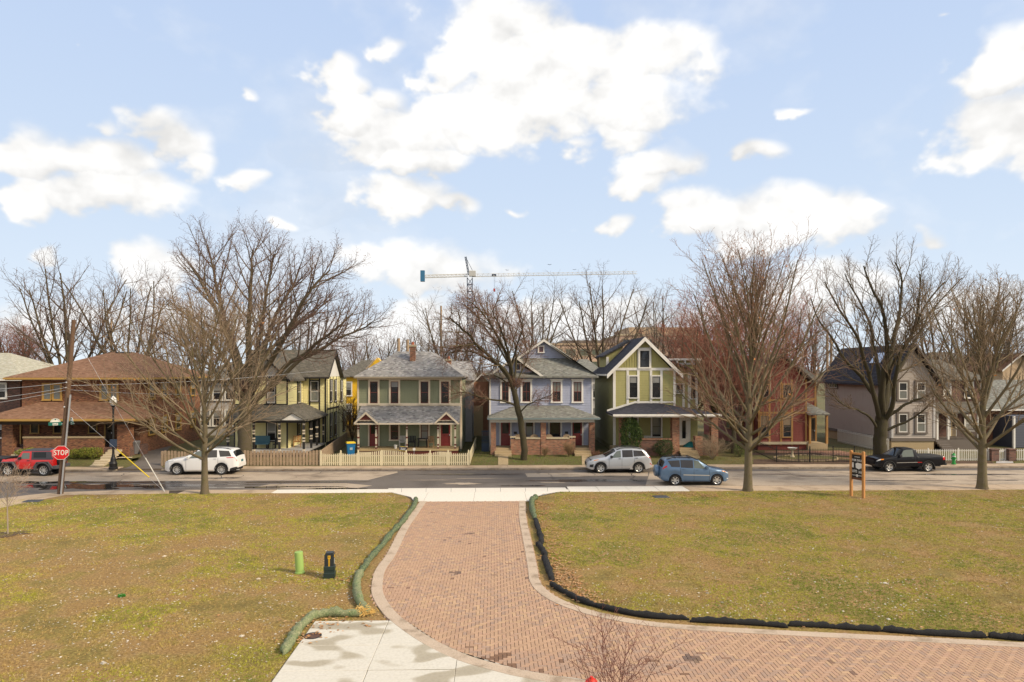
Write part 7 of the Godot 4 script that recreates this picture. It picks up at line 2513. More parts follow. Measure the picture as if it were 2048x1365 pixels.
	var pick:={"windscreen":[1.4,1.95],"rear_glass":[2.96,3.04],"spokes":5,"tyre":0.25,"mirror":1.72,
		"side_glass":[[1.62,2.72,2.02,2.68,4.05,5.0,M.car_clear]],"seams":[1.45,2.8,3.06],"handles":[2.62],"flare":0.05,"flare_w":0.08,"flare_mat": plain_mat(0.025,0.025,0.025,0.5),
		"patches":[["headlight",0.05,0.34,0.06,0.38,2.9,3.9,M.lamp_clear],["indicator",0.3,0.5,0.32,0.54,2.9,3.8,M.amber,0.012],["tail_light",4.82,4.985,4.82,4.985,2.3,3.6,M.tail_red],["side_moulding",1.45,3.1,1.45,3.1,1.75,1.9,M.alloy],["badge_stripe",2.95,3.28,2.95,3.28,1.7,1.9,M.tail_red,0.014]],
		"boxes":[["grille",Vector3(-0.02,0.6,-0.5),Vector3(0.05,0.82,0.5),M.black_plastic],["front_bumper",Vector3(-0.12,0.42,-0.84),Vector3(0.12,0.6,0.84),black],["rear_bumper",Vector3(4.95,0.48,-0.82),Vector3(5.12,0.66,0.82),M.black_plastic],["bed_cover",Vector3(3.12,1.1,-0.76),Vector3(4.93,1.145,0.76),M.black_plastic],["mud_flap",Vector3(4.24,0.16,0.6),Vector3(4.27,0.5,0.86),M.black_plastic]]}
	build_car("black_pickup","black single-cab pickup parked nose left beyond the for-sale sign","truck",c,Vector3(mid+c.L/2 - (c.xf+c.xr)/2,0,zc.call(48.1,c.hw)),0.0,black,pick)
	var p2:=build_car("black_pickup","tail of a black pickup ahead of the red jeep at the left edge","truck",c,Vector3(X(17,48.9) - 2.5,0,-49.4),0.0,black,pick)
	# red two-door 4x4 with a black hard top,nose to the left
	c=Car.new()
	c.L=3.7; c.hw=0.79; c.xf=0.62; c.xr=3.04; c.R=0.42; c.arch=0.52; c.roof_k=0.9; c.crown=0.015
	c.top=[[0,1.0],[0.1,1.1],[1.15,1.18],[1.2,1.22],[1.5,1.72],[1.62,1.78],[3.55,1.8],[3.68,1.72],[3.7,1.15]]
	c.belt=[[0,0.95],[0.1,1.04],[1.15,1.12],[1.25,1.14],[3.7,1.14]]
	c.bot=[[0,0.6],[0.3,0.5],[3.5,0.52],[3.7,0.6]]
	c.plan=[[0,0.7],[0.1,0.74],[1.0,0.86],[1.25,1.0],[3.65,1.0],[3.7,0.98]]
	mid=(X(10,47.5)+X(79.7,47.5))/2
	var red:=paint(0.52,0.012,0.012)
	var flare:=plain_mat(0.075,0.075,0.08,0.75)
	var hard:=plain_mat(0.045,0.045,0.055,0.7)
	var j:=build_car("red_jeep","red two-door 4x4 with black hard top behind the stop sign","car",c,Vector3(mid+c.L/2 - (c.xf+c.xr)/2,0,-48.55),0.0,red,{
		"windscreen":[1.24,1.5],"spokes":9,"tyre":0.27,"rim":M.alloy,"mirror":1.45,
		"side_glass":[[1.42,2.08,1.62,2.08,4.1,4.85,M.car_clear]],
		"seams":[1.38,2.2],"handles":[2.02],"flare":0.06,"flare_w":0.22,"flare_mat": flare,"flare_in": -0.04,
		"patches":[["hard_top",2.22,3.69,2.22,3.66,3.95,8.0,hard,0.012],["roof_panel",1.58,2.22,1.58,2.22,5.2,8.0,hard,0.012],["rear_side_window",2.36,3.2,2.36,3.2,4.25,4.9,M.car_glass,0.02],["tail_light",3.6,3.69,3.6,3.69,2.7,3.3,M.tail_red,0.03]],
		"boxes":[["front_bumper",Vector3(-0.25,0.5,-0.75),Vector3(-0.02,0.7,0.75),M.black_plastic],["rear_bumper",Vector3(3.68,0.5,-0.8),Vector3(3.9,0.72,0.8),flare],["rock_rail",Vector3(1.2,0.42,0.72),Vector3(2.5,0.5,0.8),M.black_plastic]]})
	for s in [1.0,-1.0]:
		for w in [[c.xf,0.0],[c.xr,0.0]]:
			var fb:=MB.new()
			var pts:Array=[Vector2(w[0] - 0.62,0.6),Vector2(w[0] - 0.4,0.97),Vector2(w[0]+0.35,0.99),Vector2(w[0]+0.68,0.55)]
			for i in 3:
				fb.bar(Vector3(pts[i].x,pts[i].y,s*0.8),Vector3(pts[i+1].x,pts[i+1].y,s*0.8),0.24,0.05,Vector3(0,1,0) if i==1 else Vector3(0,0.7,0)+Vector3(0.7*(-1 if i==0 else 1),0,0))
			car_part(j,"fender",fb,flare,c.L)
	var sw:=Node3D.new()
	wheel(j,3.95 - c.L/2,0.0,0.4,0.25,M.alloy,8,1.0)
	var last:Node3D=j.get_child(j.get_child_count() - 1)
	last.name="spare_wheel"
	last.transform=Transform3D(Basis(Vector3(0,0,1),-PI/2),Vector3(3.95 - c.L/2 - 0.1,1.0,0.05))
	sw.free()
# ---------- fences ----------

func picket_run(parent:Node3D,mesh:Mesh,m:Material,a:Vector3,b:Vector3,step: float,heights:Callable,called:="picket") -> void:
	var n:=int(a.distance_to(b)/step)
	var dir:=(b - a).normalized()
	var ang:=atan2(-dir.z,dir.x)
	for i in n+1:
		var p:=a.lerp(b,float(i)/n)
		var h: float=heights.call(float(i)/n)
		copy_mesh(called,mesh,m,parent,Transform3D(Basis(Vector3.UP,ang+rng.randf_range(-0.02,0.02))*Basis(Vector3(0,0,1),rng.randf_range(-0.012,0.012))*Basis.from_scale(Vector3(1,h,1)),p - parent.position))

func fence_bar(parent:Node3D,called:String,a:Vector3,b:Vector3,w: float,h: float,m:Material) -> void:
	var mb:=MB.new()
	mb.bar(a,b,w,h)
	obj(called,mb,m,parent)

func make_fences() -> void:
	# weathered board fence in front of the yellow house
	var d:=51.6
	var g:=0.16
	var a:=Vector3(X(324,d),g,-d); var b:=Vector3(X(640,d),g,-d)
	var o:=thing("board_fence","weathered grey-brown board fence in front of the yellow house","fence",a)
	var wide:=MB.new()
	wide.slab([Vector2(-0.09,0),Vector2(0.09,0),Vector2(0.09,0.97),Vector2(0.055,1.0),Vector2(-0.055,1.0),Vector2(-0.09,0.97)],0.0,0.022)
	var wm:=wide.mesh()
	picket_run(o,wm,M.grey_wood,a,b,0.24,func(t): return 1.1+rng.randf_range(-0.03,0.03)+0.04*sin(t*40.0),"board")
	for y in [0.3,0.85]: fence_bar(o,"rail",a+Vector3(0,y,-0.04),b+Vector3(0,y,-0.04),0.05,0.09,M.grey_wood)
	for i in 7: fence_bar(o,"post",a.lerp(b,i/6.0)+Vector3(0,-0.2,-0.1),a.lerp(b,i/6.0)+Vector3(0,1.05,-0.1),0.1,0.1,M.grey_wood)
	# boards running back between the yellow and the green house
	a=Vector3(X(642,d),g,-d); b=Vector3(X(694,63),0.5,-63)
	o=thing("board_fence","grey board fence running back between the yellow and green houses","fence",a)
	picket_run(o,wm,M.grey_wood,a,b,0.21,func(t): return 1.15,"board")
	for y in [0.3,0.85]: fence_bar(o,"rail",a+Vector3(-0.04,y,0),b+Vector3(-0.04,y,0),0.05,0.09,M.grey_wood)
	# tall tan fence behind
	a=Vector3(X(690,69.5),0.5,-69.5); b=Vector3(X(722,69.5),0.5,-69.5)
	o=thing("privacy_fence","tall tan privacy fence at the back of the gap beside the yellow house","fence",a)
	picket_run(o,wm,M.tan_wood,a,b,0.2,func(t): return 2.3,"board")
	# cream pickets in front of the green house
	d=51.5
	var pk:=MB.new()
	pk.slab([Vector2(-0.042,0),Vector2(0.042,0),Vector2(0.042,0.93),Vector2(0,1.0),Vector2(-0.042,0.93)],0.0,0.02)
	var pm:=pk.mesh()
	a=Vector3(X(641,d),g,-d); b=Vector3(X(937,d),g,-d)
	o=thing("picket_fence","cream picket fence with scalloped tops in front of the green duplex","fence",a)
	var posts:=[641.0,681.0,716.0,763.0,812.0,860.0,896.0,937.0]
	for i in posts.size() - 1:
		var p:=Vector3(X(posts[i],d),g,-d); var q:=Vector3(X(posts[i+1],d),g,-d)
		var bow:=[-0.07,-0.07,0.1,0.16,-0.08,0.12,-0.04]
		var bw: float=bow[i]
		var base_h:=0.93 if i!=3 else 0.98
		if i==2: picket_run(o,pm,M.picket,p+Vector3(0.1,0,0),q - Vector3(0.1,0,0),0.137,func(t): return lerpf(0.92,1.12,t))
		elif i==3: picket_run(o,pm,M.picket,p+Vector3(0.1,0,0),q - Vector3(0.1,0,0),0.137,func(t): return lerpf(1.16,1.0,t*t))
		else: picket_run(o,pm,M.picket,p+Vector3(0.1,0,0),q - Vector3(0.1,0,0),0.137,func(t): return base_h+bw*sin(t*PI))
	for px in posts:
		var post:=MB.new()
		var x:=X(px,d)
		post.box(Vector3(x - 0.055,g - 0.1,-d - 0.09),Vector3(x+0.055,g+1.02,-d+0.015))
		post.lathe([Vector2(0.07,g+1.02),Vector2(0.05,g+1.05),Vector2(0.06,g+1.09),Vector2(0.0,g+1.15)],8,Vector3(x,0,-d - 0.04))
		obj("post",post,M.picket,o)
	for y in [0.2,0.72]: fence_bar(o,"rail",a+Vector3(0,y,-0.03),b+Vector3(0,y,-0.03),0.04,0.08,M.picket)
	a=Vector3(X(939,d),g,-d); b=Vector3(X(952,60),0.5,-60)
	o=thing("picket_fence","cream picket fence running back along the right side of the green duplex","fence",a)
	picket_run(o,pm,M.picket,a,b,0.14,func(t): return 0.95)
	for y in [0.2,0.72]: fence_bar(o,"rail",a+Vector3(-0.03,y,0),b+Vector3(-0.03,y,0),0.04,0.08,M.picket)
	# gate and passage fence left of the blue house
	var gd:=57.0
	o=thing("iron_gate","dark blue iron gate in the passage left of the blue house","gate",Vector3(X(970,gd),0.5,-gd))
	for i in 9: fence_bar(o,"bar",Vector3(lerpf(X(964,gd),X(977,gd),i/8.0),0.5,-gd),Vector3(lerpf(X(964,gd),X(977,gd),i/8.0),2.3,-gd),0.025,0.025,M.steel_blue)
	for y in [0.7,1.2,1.4,2.2]: fence_bar(o,"rail",Vector3(X(963,gd),y,-gd),Vector3(X(978,gd),y,-gd),0.03,0.05,M.steel_blue)
	var pn:=MB.new()
	pn.box(Vector3(X(963,gd),0.5,-gd - 0.03),Vector3(X(978,gd),1.15,-gd - 0.01))
	obj("panel",pn,M.steel_blue,o)
	# black iron fence round the red house's garden
	d=52.0
	var ib:=MB.new()
	ib.tube([Vector3(0,0,0),Vector3(0,0.94,0),Vector3(0,1.0,0)],[0.011,0.011,0.003],5)
	var im:=ib.mesh()
	var c0:=Vector3(X(1554,d),0.17,-d)
	a=Vector3(X(1505,57.0),0.45,-57.0); b=Vector3(X(1748,d),0.17,-d)
	o=thing("iron_fence","thin black iron fence round the planting bed in front of the red house","fence",c0)
	picket_run(o,im,M.iron,a,c0,0.13,func(t): return 1.15,"bar")
	picket_run(o,im,M.iron,c0,b,0.125,func(t): return 1.15,"bar")
	for y in [0.12,0.98]:
		fence_bar(o,"rail",a+Vector3(0,y,0),c0+Vector3(0,y,0),0.025,0.035,M.iron)
		fence_bar(o,"rail",c0+Vector3(0,y,0),b+Vector3(0,y,0),0.025,0.035,M.iron)
	for t in [0.0,0.22,0.34,0.58,0.8,1.0]: fence_bar(o,"post",c0.lerp(b,t)+Vector3(0,-0.1,0),c0.lerp(b,t)+Vector3(0,1.28,0),0.06,0.06,M.iron)
	# white metal fence at the right
	d=52.4
	var wp:=MB.new()
	wp.box(Vector3(-0.022,0,-0.012),Vector3(0.022,0.96,0.012))
	wp.lathe([Vector2(0.024,0.96),Vector2(0.0,1.0)],4)
	var wpm:=wp.mesh()
	for s in [[1797.0,1978.0,"white metal picket fence behind the black pickup and green hydrant"],[2029.0,2110.0,"white metal picket fence right of the brick gate piers"]]:
		a=Vector3(X(s[0],d),0.22,-d); b=Vector3(X(s[1],d),0.22,-d)
		o=thing("metal_fence",s[2],"fence",a)
		picket_run(o,wpm,M.white_metal,a,b,0.145,func(t): return 0.92)
		for y in [0.12,0.78]: fence_bar(o,"rail",a+Vector3(0,y,-0.03),b+Vector3(0,y,-0.03),0.03,0.045,M.white_metal)
		var np:=int(a.distance_to(b)/2.2)
		for i in np+1: fence_bar(o,"post",a.lerp(b,float(i)/np)+Vector3(0,-0.1,-0.02),a.lerp(b,float(i)/np)+Vector3(0,1.0,-0.02),0.07,0.07,M.white_metal)
	a=Vector3(X(1996,d),0.22,-d); b=Vector3(X(2012,d),0.22,-d)
	o=thing("metal_gate","white metal gate between the two dark brick piers","gate",a)
	picket_run(o,wpm,M.white_metal,a,b,0.11,func(t): return 0.95)
	for y in [0.12,0.8]: fence_bar(o,"rail",a+Vector3(0,y,-0.03),b+Vector3(0,y,-0.03),0.03,0.045,M.white_metal)
	for s in [[1979.0,1994.0,"left of the two dark brick gate piers beside the white gate"],[2014.0,2028.0,"right of the two dark brick gate piers beside the white gate"]]:
		var p:=thing("gate_pier",s[2],"pier",Vector3(X(s[0]+7,d),0.2,-d),0.0,"brick gate piers")
		part_box(p,"shaft",Vector3(X(s[0],d),0.1,-d - 0.28),Vector3(X(s[1],d),1.08,-d+0.28),M.brick_dark)
		part_box(p,"cap",Vector3(X(s[0],d) - 0.04,1.08,-d - 0.32),Vector3(X(s[1],d)+0.04,1.16,-d+0.32),M.brick_dark)
	a=Vector3(X(1676,64),0.5,-64); b=Vector3(X(1778,55.2),0.45,-55.2)
	o=thing("metal_fence","pale metal fence running along the grey house's left wall","fence",a)
	picket_run(o,wpm,M.white_metal,a,b,0.15,func(t): return 1.25)
	for y in [0.15,1.05]: fence_bar(o,"rail",a+Vector3(0,y,0),b+Vector3(0,y,0),0.03,0.045,M.white_metal)
# ---------- street furniture ----------

func words(t:Node3D,called:String,text:String,size: float,at:Vector3,m:Material,turn:=Basis(),bold:=true,parent:Node3D=null,squeeze:=1.0) -> MeshInstance3D:
	var tm:=TextMesh.new()
	var f:=SystemFont.new()
	f.font_names=PackedStringArray(["Droid Sans"])
	f.font_weight=700 if bold else 400
	tm.font=f; tm.text=text; tm.font_size=64; tm.pixel_size=size/64.0; tm.depth=0.006
	var o:=MeshInstance3D.new()
	o.mesh=tm; o.material_override=m
	o.name=piece_name(t,called)
	(parent if parent else t).add_child(o,true)
	o.transform=Transform3D(turn*Basis.from_scale(Vector3(squeeze,1,1)),at)
	return o

func make_street_things() -> void:
	# leaning utility pole with the sign post strapped beside it
	var base:=G(119,988.5,0.1)
	var d:=-base.z
	var tip:=P(147,640,d)
	var pole:=thing("utility_pole","leaning brown wooden utility pole beside the stop sign","pole",base)
	var b:=MB.new()
	b.tube([base - Vector3(0,0.3,0),base.lerp(tip,0.5),tip],[0.165,0.14,0.115],14)
	obj("shaft",b,M.pole_wood,pole)
	var bk:=MB.new()
	for t in [0.5,0.61,0.64]:
		var p:=base.lerp(tip,t)
		bk.tube([p+Vector3(0,0,0.1),p+Vector3(0,0,0.26)],[0.02,0.02],6)
		bk.lathe([Vector2(0.02,0),Vector2(0.05,0.04),Vector2(0.03,0.08),Vector2(0,0.09)],8,p+Vector3(0,-0.04,0.24))
	obj("insulator",bk,M.galvanised,pole)
	var at:=func(py: float) -> Vector3: return base.lerp(tip,(988.5 - py)/348.5)
	# wires: service lines to the left,long lines to the right,two guys with coloured guards
	var anchor:=G(329,984,0.1)
	var lines:=[[at.call(765),P(-60,782,d - 2),"topmost of the three thin wires from the pole to the left edge"],[at.call(775),P(-60,803,d - 2),"middle of the three thin wires from the pole to the left edge"],[at.call(780),P(-60,814,d - 2),"lowest of the three thin wires from the pole to the left edge"],[at.call(772),P(640,742,52.5),"upper wire from the pole across to the yellow house"],[at.call(780),P(470,786,56),"lower wire from the pole towards the yellow house's left corner"]]
	for l in lines:
		var w:=MB.new()
		var pts:Array=[]
		var n:=14
		for i in n+1:
			var t:=float(i)/n
			pts.append(l[0].lerp(l[1],t) - Vector3(0,sin(t*PI)*0.012*l[0].distance_to(l[1]),0))
		var rr:Array=[]
		for i in n+1: rr.append(0.011)
		w.tube(pts,rr,4)
		tag(obj("service_wire",w,M.galvanised,self),l[2],"wire","wires on the utility pole")
	for q in [[at.call(664),"white",286.0,913.0,M.white,"long guy wire with a white guard from the pole top to the lawn edge"],[at.call(812),"yellow",235.0,904.0,plain_mat(0.75,0.55,0.015,0.5),"guy wire with a bright yellow guard below the street lamp"]]:
		var g:=thing("guy_wire",q[5],"wire",anchor if q[1]=="white" else anchor+Vector3(0.12,0,0.1))
		var a2:Vector3=g.position
		var w:=MB.new()
		w.tube([q[0],a2 - Vector3(0,0.05,0)],[0.008,0.008],4)
		obj("strand",w,M.galvanised,g)
		var gm:=MB.new()
		if q[1]=="white": gm.tube([a2,a2.lerp(q[0],0.215)],[0.03,0.03],8)
		else: gm.tube([a2.lerp(q[0],0.17),a2.lerp(q[0],0.5)],[0.032,0.032],8)
		obj("guard",gm,q[4],g)
	# sign post,stop sign,street names
	var sb:=G(125,988,0.1)+Vector3(0.06,0,0.3)
	var st:=P(140.5,790,-sb.z)
	var sp:=thing("sign_post","galvanised sign post leaning beside the wooden utility pole","post",sb)
	var s:=MB.new()
	s.bar(sb - Vector3(0,0.2,0),st,0.075,0.05,Vector3(0,0,1))
	obj("post",s,M.galvanised,sp)
	var along:=(st - sb).normalized()
	var face:=Basis(Vector3.UP,0.42)*Basis(Vector3(0,0,1),-0.04)
	var sc:=P(121.5,906,-sb.z - 0.12)
	var stop:=thing("stop_sign","red octagonal stop sign on the leaning post in front of the red jeep","sign",sc)
	stop.basis=face
	var oct:Array=[]
	var rim:Array=[]
	for i in 8:
		var a:=TAU*(i+0.5)/8.0
		oct.append(Vector2(cos(a),sin(a))*0.405); rim.append(Vector2(cos(a),sin(a))*0.43)
	var m1:=MB.new()
	m1.slab(rim,0.0,0.012)
	obj("border",m1,M.white,stop,true)
	var m2:=MB.new()
	m2.slab(oct,0.012,0.016)
	obj("plate",m2,plain_mat(0.6,0.008,0.012,0.4),stop,true)
	words(stop,"lettering","STOP",0.4,Vector3(0,-0.0,0.02),M.white,Basis(),true,null,0.74)
	for q in [[110.0,848.0,0.55,"green street name sign with a white arched top, left of the pole",0.66],[142.5,846.0,-0.75,"green street name sign facing away on the right of the pole",0.62]]:
		var sn:=thing("street_sign",q[3],"sign",P(q[0],q[1],-sb.z - 0.05),0.0,"street name signs on the leaning post")
		sn.rotation.y=q[2]
		var w: float=q[4]
		var p:=MB.new()
		p.bevel_box(Vector3(-w/2,-0.1,-0.012),Vector3(w/2,0.09,0.012),0.01)
		obj("blade",p,plain_mat(0.004,0.12,0.09,0.4),sn,true)
		var ar:Array=[Vector2(-0.25,0.09),Vector2(0.25,0.09)]
		for i in 9: ar.append(Vector2(cos(PI*(i+0.5)/9.0)*0.25,0.09+sin(PI*(i+0.5)/9.0)*0.22))
		var t:=MB.new()
		t.slab(ar,-0.01,0.01)
		obj("arched_top",t,M.white,sn,true)
		var ed:=MB.new()
		for i in 8:
			ed.bar(Vector3(cos(PI*i/8.0)*0.21,0.1+sin(PI*i/8.0)*0.18,0.012),Vector3(cos(PI*(i+1)/8.0)*0.21,0.1+sin(PI*(i+1)/8.0)*0.18,0.012),0.025,0.006)
		ed.cbox(Vector3(0,0.24,0.012),Vector3(0.07,0.06,0.006))
		obj("arch_border",ed,plain_mat(0.004,0.12,0.09,0.4),sn,true)
		var wp:=MB.new()
		wp.box(Vector3(-0.13,-0.09,0.0125),Vector3(0.13,0.03,0.015))
		obj("name_panel",wp,M.white,sn,true)
		words(sn,"lettering","Park",0.1,Vector3(0,-0.03,0.018),plain_mat(0.004,0.08,0.06),Basis(),true)
		var br:=MB.new()
		br.bar(Vector3(w/2 - 0.05,-0.02,0),Vector3(w/2+0.15,-0.02,0),0.03,0.03)
		obj("bracket",br,M.galvanised,sn,true)
	# black street lamp with an acorn globe
	var lp:=G(226,938.5,0.16)
	var lamp:=thing("street_lamp","black cast-iron street lamp with white acorn globe in front of the brick house","street lamp",lp)
	var h:=Y(226,793,-lp.z) - 0.16
	var ls:=MB.new()
	ls.lathe([Vector2(0.3,0),Vector2(0.3,0.12),Vector2(0.25,0.16),Vector2(0.27,0.4),Vector2(0.2,0.55),Vector2(0.17,0.75),Vector2(0.12,0.9),Vector2(0.1,1.0),Vector2(0.08,1.1),Vector2(0.06,h - 0.95),Vector2(0.09,h - 0.9),Vector2(0.06,h - 0.82),Vector2(0.14,h - 0.72),Vector2(0.16,h - 0.66),Vector2(0.0,h - 0.66)],14)
	obj("post",ls,M.iron,lamp,true)
	var gl:=MB.new()
	gl.lathe([Vector2(0.14,h - 0.66),Vector2(0.23,h - 0.5),Vector2(0.25,h - 0.36),Vector2(0.2,h - 0.18),Vector2(0.1,h - 0.06),Vector2(0.03,h),Vector2(0,h+0.05)],16)
	obj("globe",gl,M.globe,lamp,true)
	var cage:=MB.new()
	for i in 8:
		var a:=TAU*i/8.0
		var pr:=[Vector2(0.15,h - 0.66),Vector2(0.24,h - 0.5),Vector2(0.26,h - 0.36),Vector2(0.21,h - 0.18)]
		for k in 3: cage.bar(Vector3(cos(a)*pr[k].x,pr[k].y,sin(a)*pr[k].x),Vector3(cos(a)*pr[k+1].x,pr[k+1].y,sin(a)*pr[k+1].x),0.012)
	obj("globe_ribs",cage,M.iron,lamp,true)
	var bx:=MB.new()
	bx.bevel_box(Vector3(-0.2,Y(226,890,-lp.z) - 0.3,-0.12),Vector3(0.2,Y(226,884,-lp.z),0.12),0.02)
	obj("meter_box",bx,M.steel_blue,lamp,true)
	# bins
	wheelie("wheelie_bin","grey wheeled bin beside the brick house's right pier",Vector3(X(266,54.6),0.62,-54.6),M.grey_plastic,M.grey_plastic,0.0,0.75,1.1)
	wheelie("recycling_bin","blue recycling bin with a yellow lid behind the picket fence",Vector3(X(701,55.0),0.42,-55.0),plain_mat(0.012,0.14,0.32,0.45),plain_mat(0.75,0.52,0.01,0.45),0.35,0.7,1.15)
	# for-sale board
	var p0:=G(1703,992.5,0.1); var p1:=G(1727.5,997,0.1)
	var fs:=thing("for_sale_sign","dark for-sale board between two cedar posts on the right lawn","sign",p0)
	var dir:=(p1 - p0).normalized()
	var q0:=Y(1703,899.5,-p0.z); var q1:=Y(1727,905,-p1.z)
	var top:=(q0+q1)/2
	fs.rotation.y=atan2(-dir.z,dir.x)
	var w:=p0.distance_to(p1)
	for x in [0.0,w]:
		var ps:=MB.new()
		ps.bevel_box(Vector3(x - 0.065,-0.2,-0.065),Vector3(x+0.065,top - 0.1,0.065),0.04)
		obj("post",ps,M.cedar,fs,true)
	var t0:=top - 0.22
	var rl:=MB.new()
	rl.box(Vector3(0.065,t0 - 0.1,-0.05),Vector3(w - 0.065,t0,0.05))
	obj("rail",rl,M.cedar,fs,true)
	rl=MB.new()
	rl.box(Vector3(0.065,t0 - 1.52,-0.05),Vector3(w - 0.065,t0 - 1.4,0.05))
	obj("rail",rl,plain_mat(0.12,0.045,0.02,0.8),fs,true)
	var bd:=MB.new()
	bd.box(Vector3(0.065,t0 - 1.4,-0.015),Vector3(w - 0.065,t0 - 0.1,0.015))
	obj("board",bd,plain_mat(0.014,0.013,0.014,0.5),fs,true)
	var xm:=w/2
	var white:=plain_mat(0.72,0.7,0.66,0.6)
	words(fs,"lettering","FOR SALE",0.17,Vector3(xm,t0 - 0.42,0.018),white,Basis(),true,null,0.86)
	words(fs,"lettering","LOTS",0.2,Vector3(xm - 0.16,t0 - 1.05,0.018),white,Basis(),true,null,0.7)
	var pr:=MB.new()
	pr.slab([Vector2(xm - 0.08,t0 - 0.85),Vector2(xm+0.1,t0 - 0.92),Vector2(xm+0.36,t0 - 0.8),Vector2(xm+0.36,t0 - 0.6),Vector2(xm+0.02,t0 - 0.55),Vector2(xm - 0.1,t0 - 0.62)],0.0155,0.019)
	pr.box(Vector3(xm - 0.34,t0 - 0.85,0.0155),Vector3(xm - 0.22,t0 - 0.56,0.018))
	for i in 8: pr.box(Vector3(xm - 0.16+i*0.042,t0 - 0.25,0.0155),Vector3(xm - 0.13+i*0.042,t0 - 0.215,0.018))
	for i in 12: pr.box(Vector3(xm - 0.34+i*0.058,t0 - 1.3,0.0155),Vector3(xm - 0.3+i*0.058,t0 - 1.26,0.018))
	pr.box(Vector3(xm - 0.05,t0 - 1.36,0.0155),Vector3(xm+0.05,t0 - 1.22,0.0182))
	for i in 7: pr.box(Vector3(xm+0.1+i*0.04,t0 - 1.16+0.03*(i % 2),0.0155),Vector3(xm+0.12+i*0.04,t0 - 1.0 - 0.02*(i % 3),0.018))
	obj("printed_panel",pr,white,fs,true)
	# green hydrant across the street,red one right below the window
	hydrant("hydrant","green hydrant with pale band in front of the white metal fence",G(1908,929,0.2),plain_mat(0.02,0.27,0.05,0.5),0.86,plain_mat(0.55,0.55,0.52,0.5))
	hydrant("hydrant","bright red capped fixture at the bottom edge beside the bare shrub",Vector3(X(1183,14.6),0.1,-14.6),plain_mat(0.65,0.025,0.008,0.4),0.62,plain_mat(0.65,0.025,0.008,0.4))
	# lime green marker post and telecom pedestal on the left lawn
	var mp:=G(599.5,1147,0.1)
	var mk:=thing("marker_post","lime green round plastic post on the left lawn","post",mp)
	mk.rotation.z=0.06
	var mm:=MB.new()
	mm.lathe([Vector2(0.17,-0.05),Vector2(0.17,0.05),Vector2(0.145,0.06),Vector2(0.145,0.72),Vector2(0.14,0.76),Vector2(0.0,0.77)],22)
	obj("tube",mm,plain_mat(0.29,0.43,0.11,0.55),mk,true)
	var pp:=G(659,1155.5,0.1)
	var pd:=thing("utility_pedestal","dark green utility pedestal with yellow warning labels on the left lawn","utility box",pp,0.1)
	var dg:=plain_mat(0.016,0.03,0.024,0.5)
	var pa:=MB.new()
	pa.bevel_box(Vector3(-0.19,-0.05,-0.17),Vector3(0.19,0.2,0.17),0.02)
	pa.bevel_box(Vector3(-0.175,0.2,-0.155),Vector3(0.175,0.28,0.155),0.02)
	pa.bevel_box(Vector3(-0.185,0.28,-0.165),Vector3(0.185,0.42,0.165),0.02)
	obj("base",pa,dg,pd,true)
	var pc:=MB.new()
	pc.slab([Vector2(-0.16,0.42),Vector2(0.16,0.42),Vector2(0.16,0.8),Vector2(0.12,0.88),Vector2(-0.12,0.88),Vector2(-0.16,0.8)],-0.14,0.14)
	obj("cover",pc,plain_mat(0.02,0.026,0.03,0.4),pd,true)
	var yl:=plain_mat(0.75,0.42,0.01,0.5)
	var lb:=MB.new()
	lb.box(Vector3(-0.045,0.68,0.1405),Vector3(0.045,0.79,0.143)); lb.box(Vector3(-0.025,0.4,0.1406),Vector3(0.025,0.68,0.143))
	lb.box(Vector3(0.1605,0.7,-0.06),Vector3(0.163,0.79,0.06))
	obj("warning_label",lb,yl,pd,true)
	var lb2:=MB.new()
	for i in 6: lb2.box(Vector3(-0.012,0.43+i*0.042,0.1435),Vector3(0.012,0.455+i*0.042,0.145))
	for i in 2: lb2.box(Vector3(-0.03+0.035*i,0.7,0.1435),Vector3(-0.015+0.035*i,0.77,0.145))
	obj("lettering",lb2,M.black_trim,pd,true)
	var lw:=MB.new()
	lw.box(Vector3(0.1605,0.48,-0.03),Vector3(0.163,0.66,0.03))
	obj("white_label",lw,M.white,pd,true)
	# lids in the lawns
	for q in [[65.0,1003.5,"dark utility box lid in the left lawn near the corner pavement"],[1322.0,995.0,"dark utility box lid in the right lawn beyond the leaf-strewn edge"]]:
		var p:=G(q[0],q[1],0.1)
		var v:=thing("ground_box",q[2],"utility box",p,0.1,"box lids set in the lawns")
		var vb:=MB.new()
		vb.bevel_box(Vector3(-0.42,-0.05,-0.3),Vector3(0.42,0.05,0.3),0.02)
		obj("collar",vb,plain_mat(0.07,0.075,0.085,0.8),v,true)
		var vl:=MB.new()
		vl.bevel_box(Vector3(-0.36,0.05,-0.24),Vector3(0.36,0.062,0.24),0.008)
		obj("lid",vl,plain_mat(0.04,0.043,0.05,0.7),v,true)
	var pg:=G(243,1195,0.1)
	var gt:=thing("grass_tuft","single vivid green tuft on the bare left lawn","plant",pg)
	var gb:=MB.new()
	foliage(gb,pg+Vector3(0,0.04,0),Vector3(0.11,0.06,0.09),260,0.03,Color(0.01,0.16,0.01),Color(0.03,0.3,0.03),rng,0.1,true)
	obj("leaves",gb,M.leaf,gt)
	var yb:=thing("plastic_bag","bright yellow plastic bag caught at the foot of the red house","bag",G(1524,888,0.9))
	var y2:=MB.new()
	var rows:Array=[]
	for r in 6:
		var row:Array=[]
		for c in 11:
			var a:=TAU*c/10.0
			var rad:=0.17*sin(PI*(r+0.3)/5.6)
			row.append(Vector3(cos(a)*rad*(1+0.3*sin(a*3+r)),0.26*r/5.0,-sin(a)*rad))
		rows.append(row)
	y2.grid(rows)
	obj("folds",y2,plain_mat(0.8,0.72,0.02,0.5),yb,true)
	# garden of the red house: brick path,ring of edging,bird bath
	var bp:=MB.new()
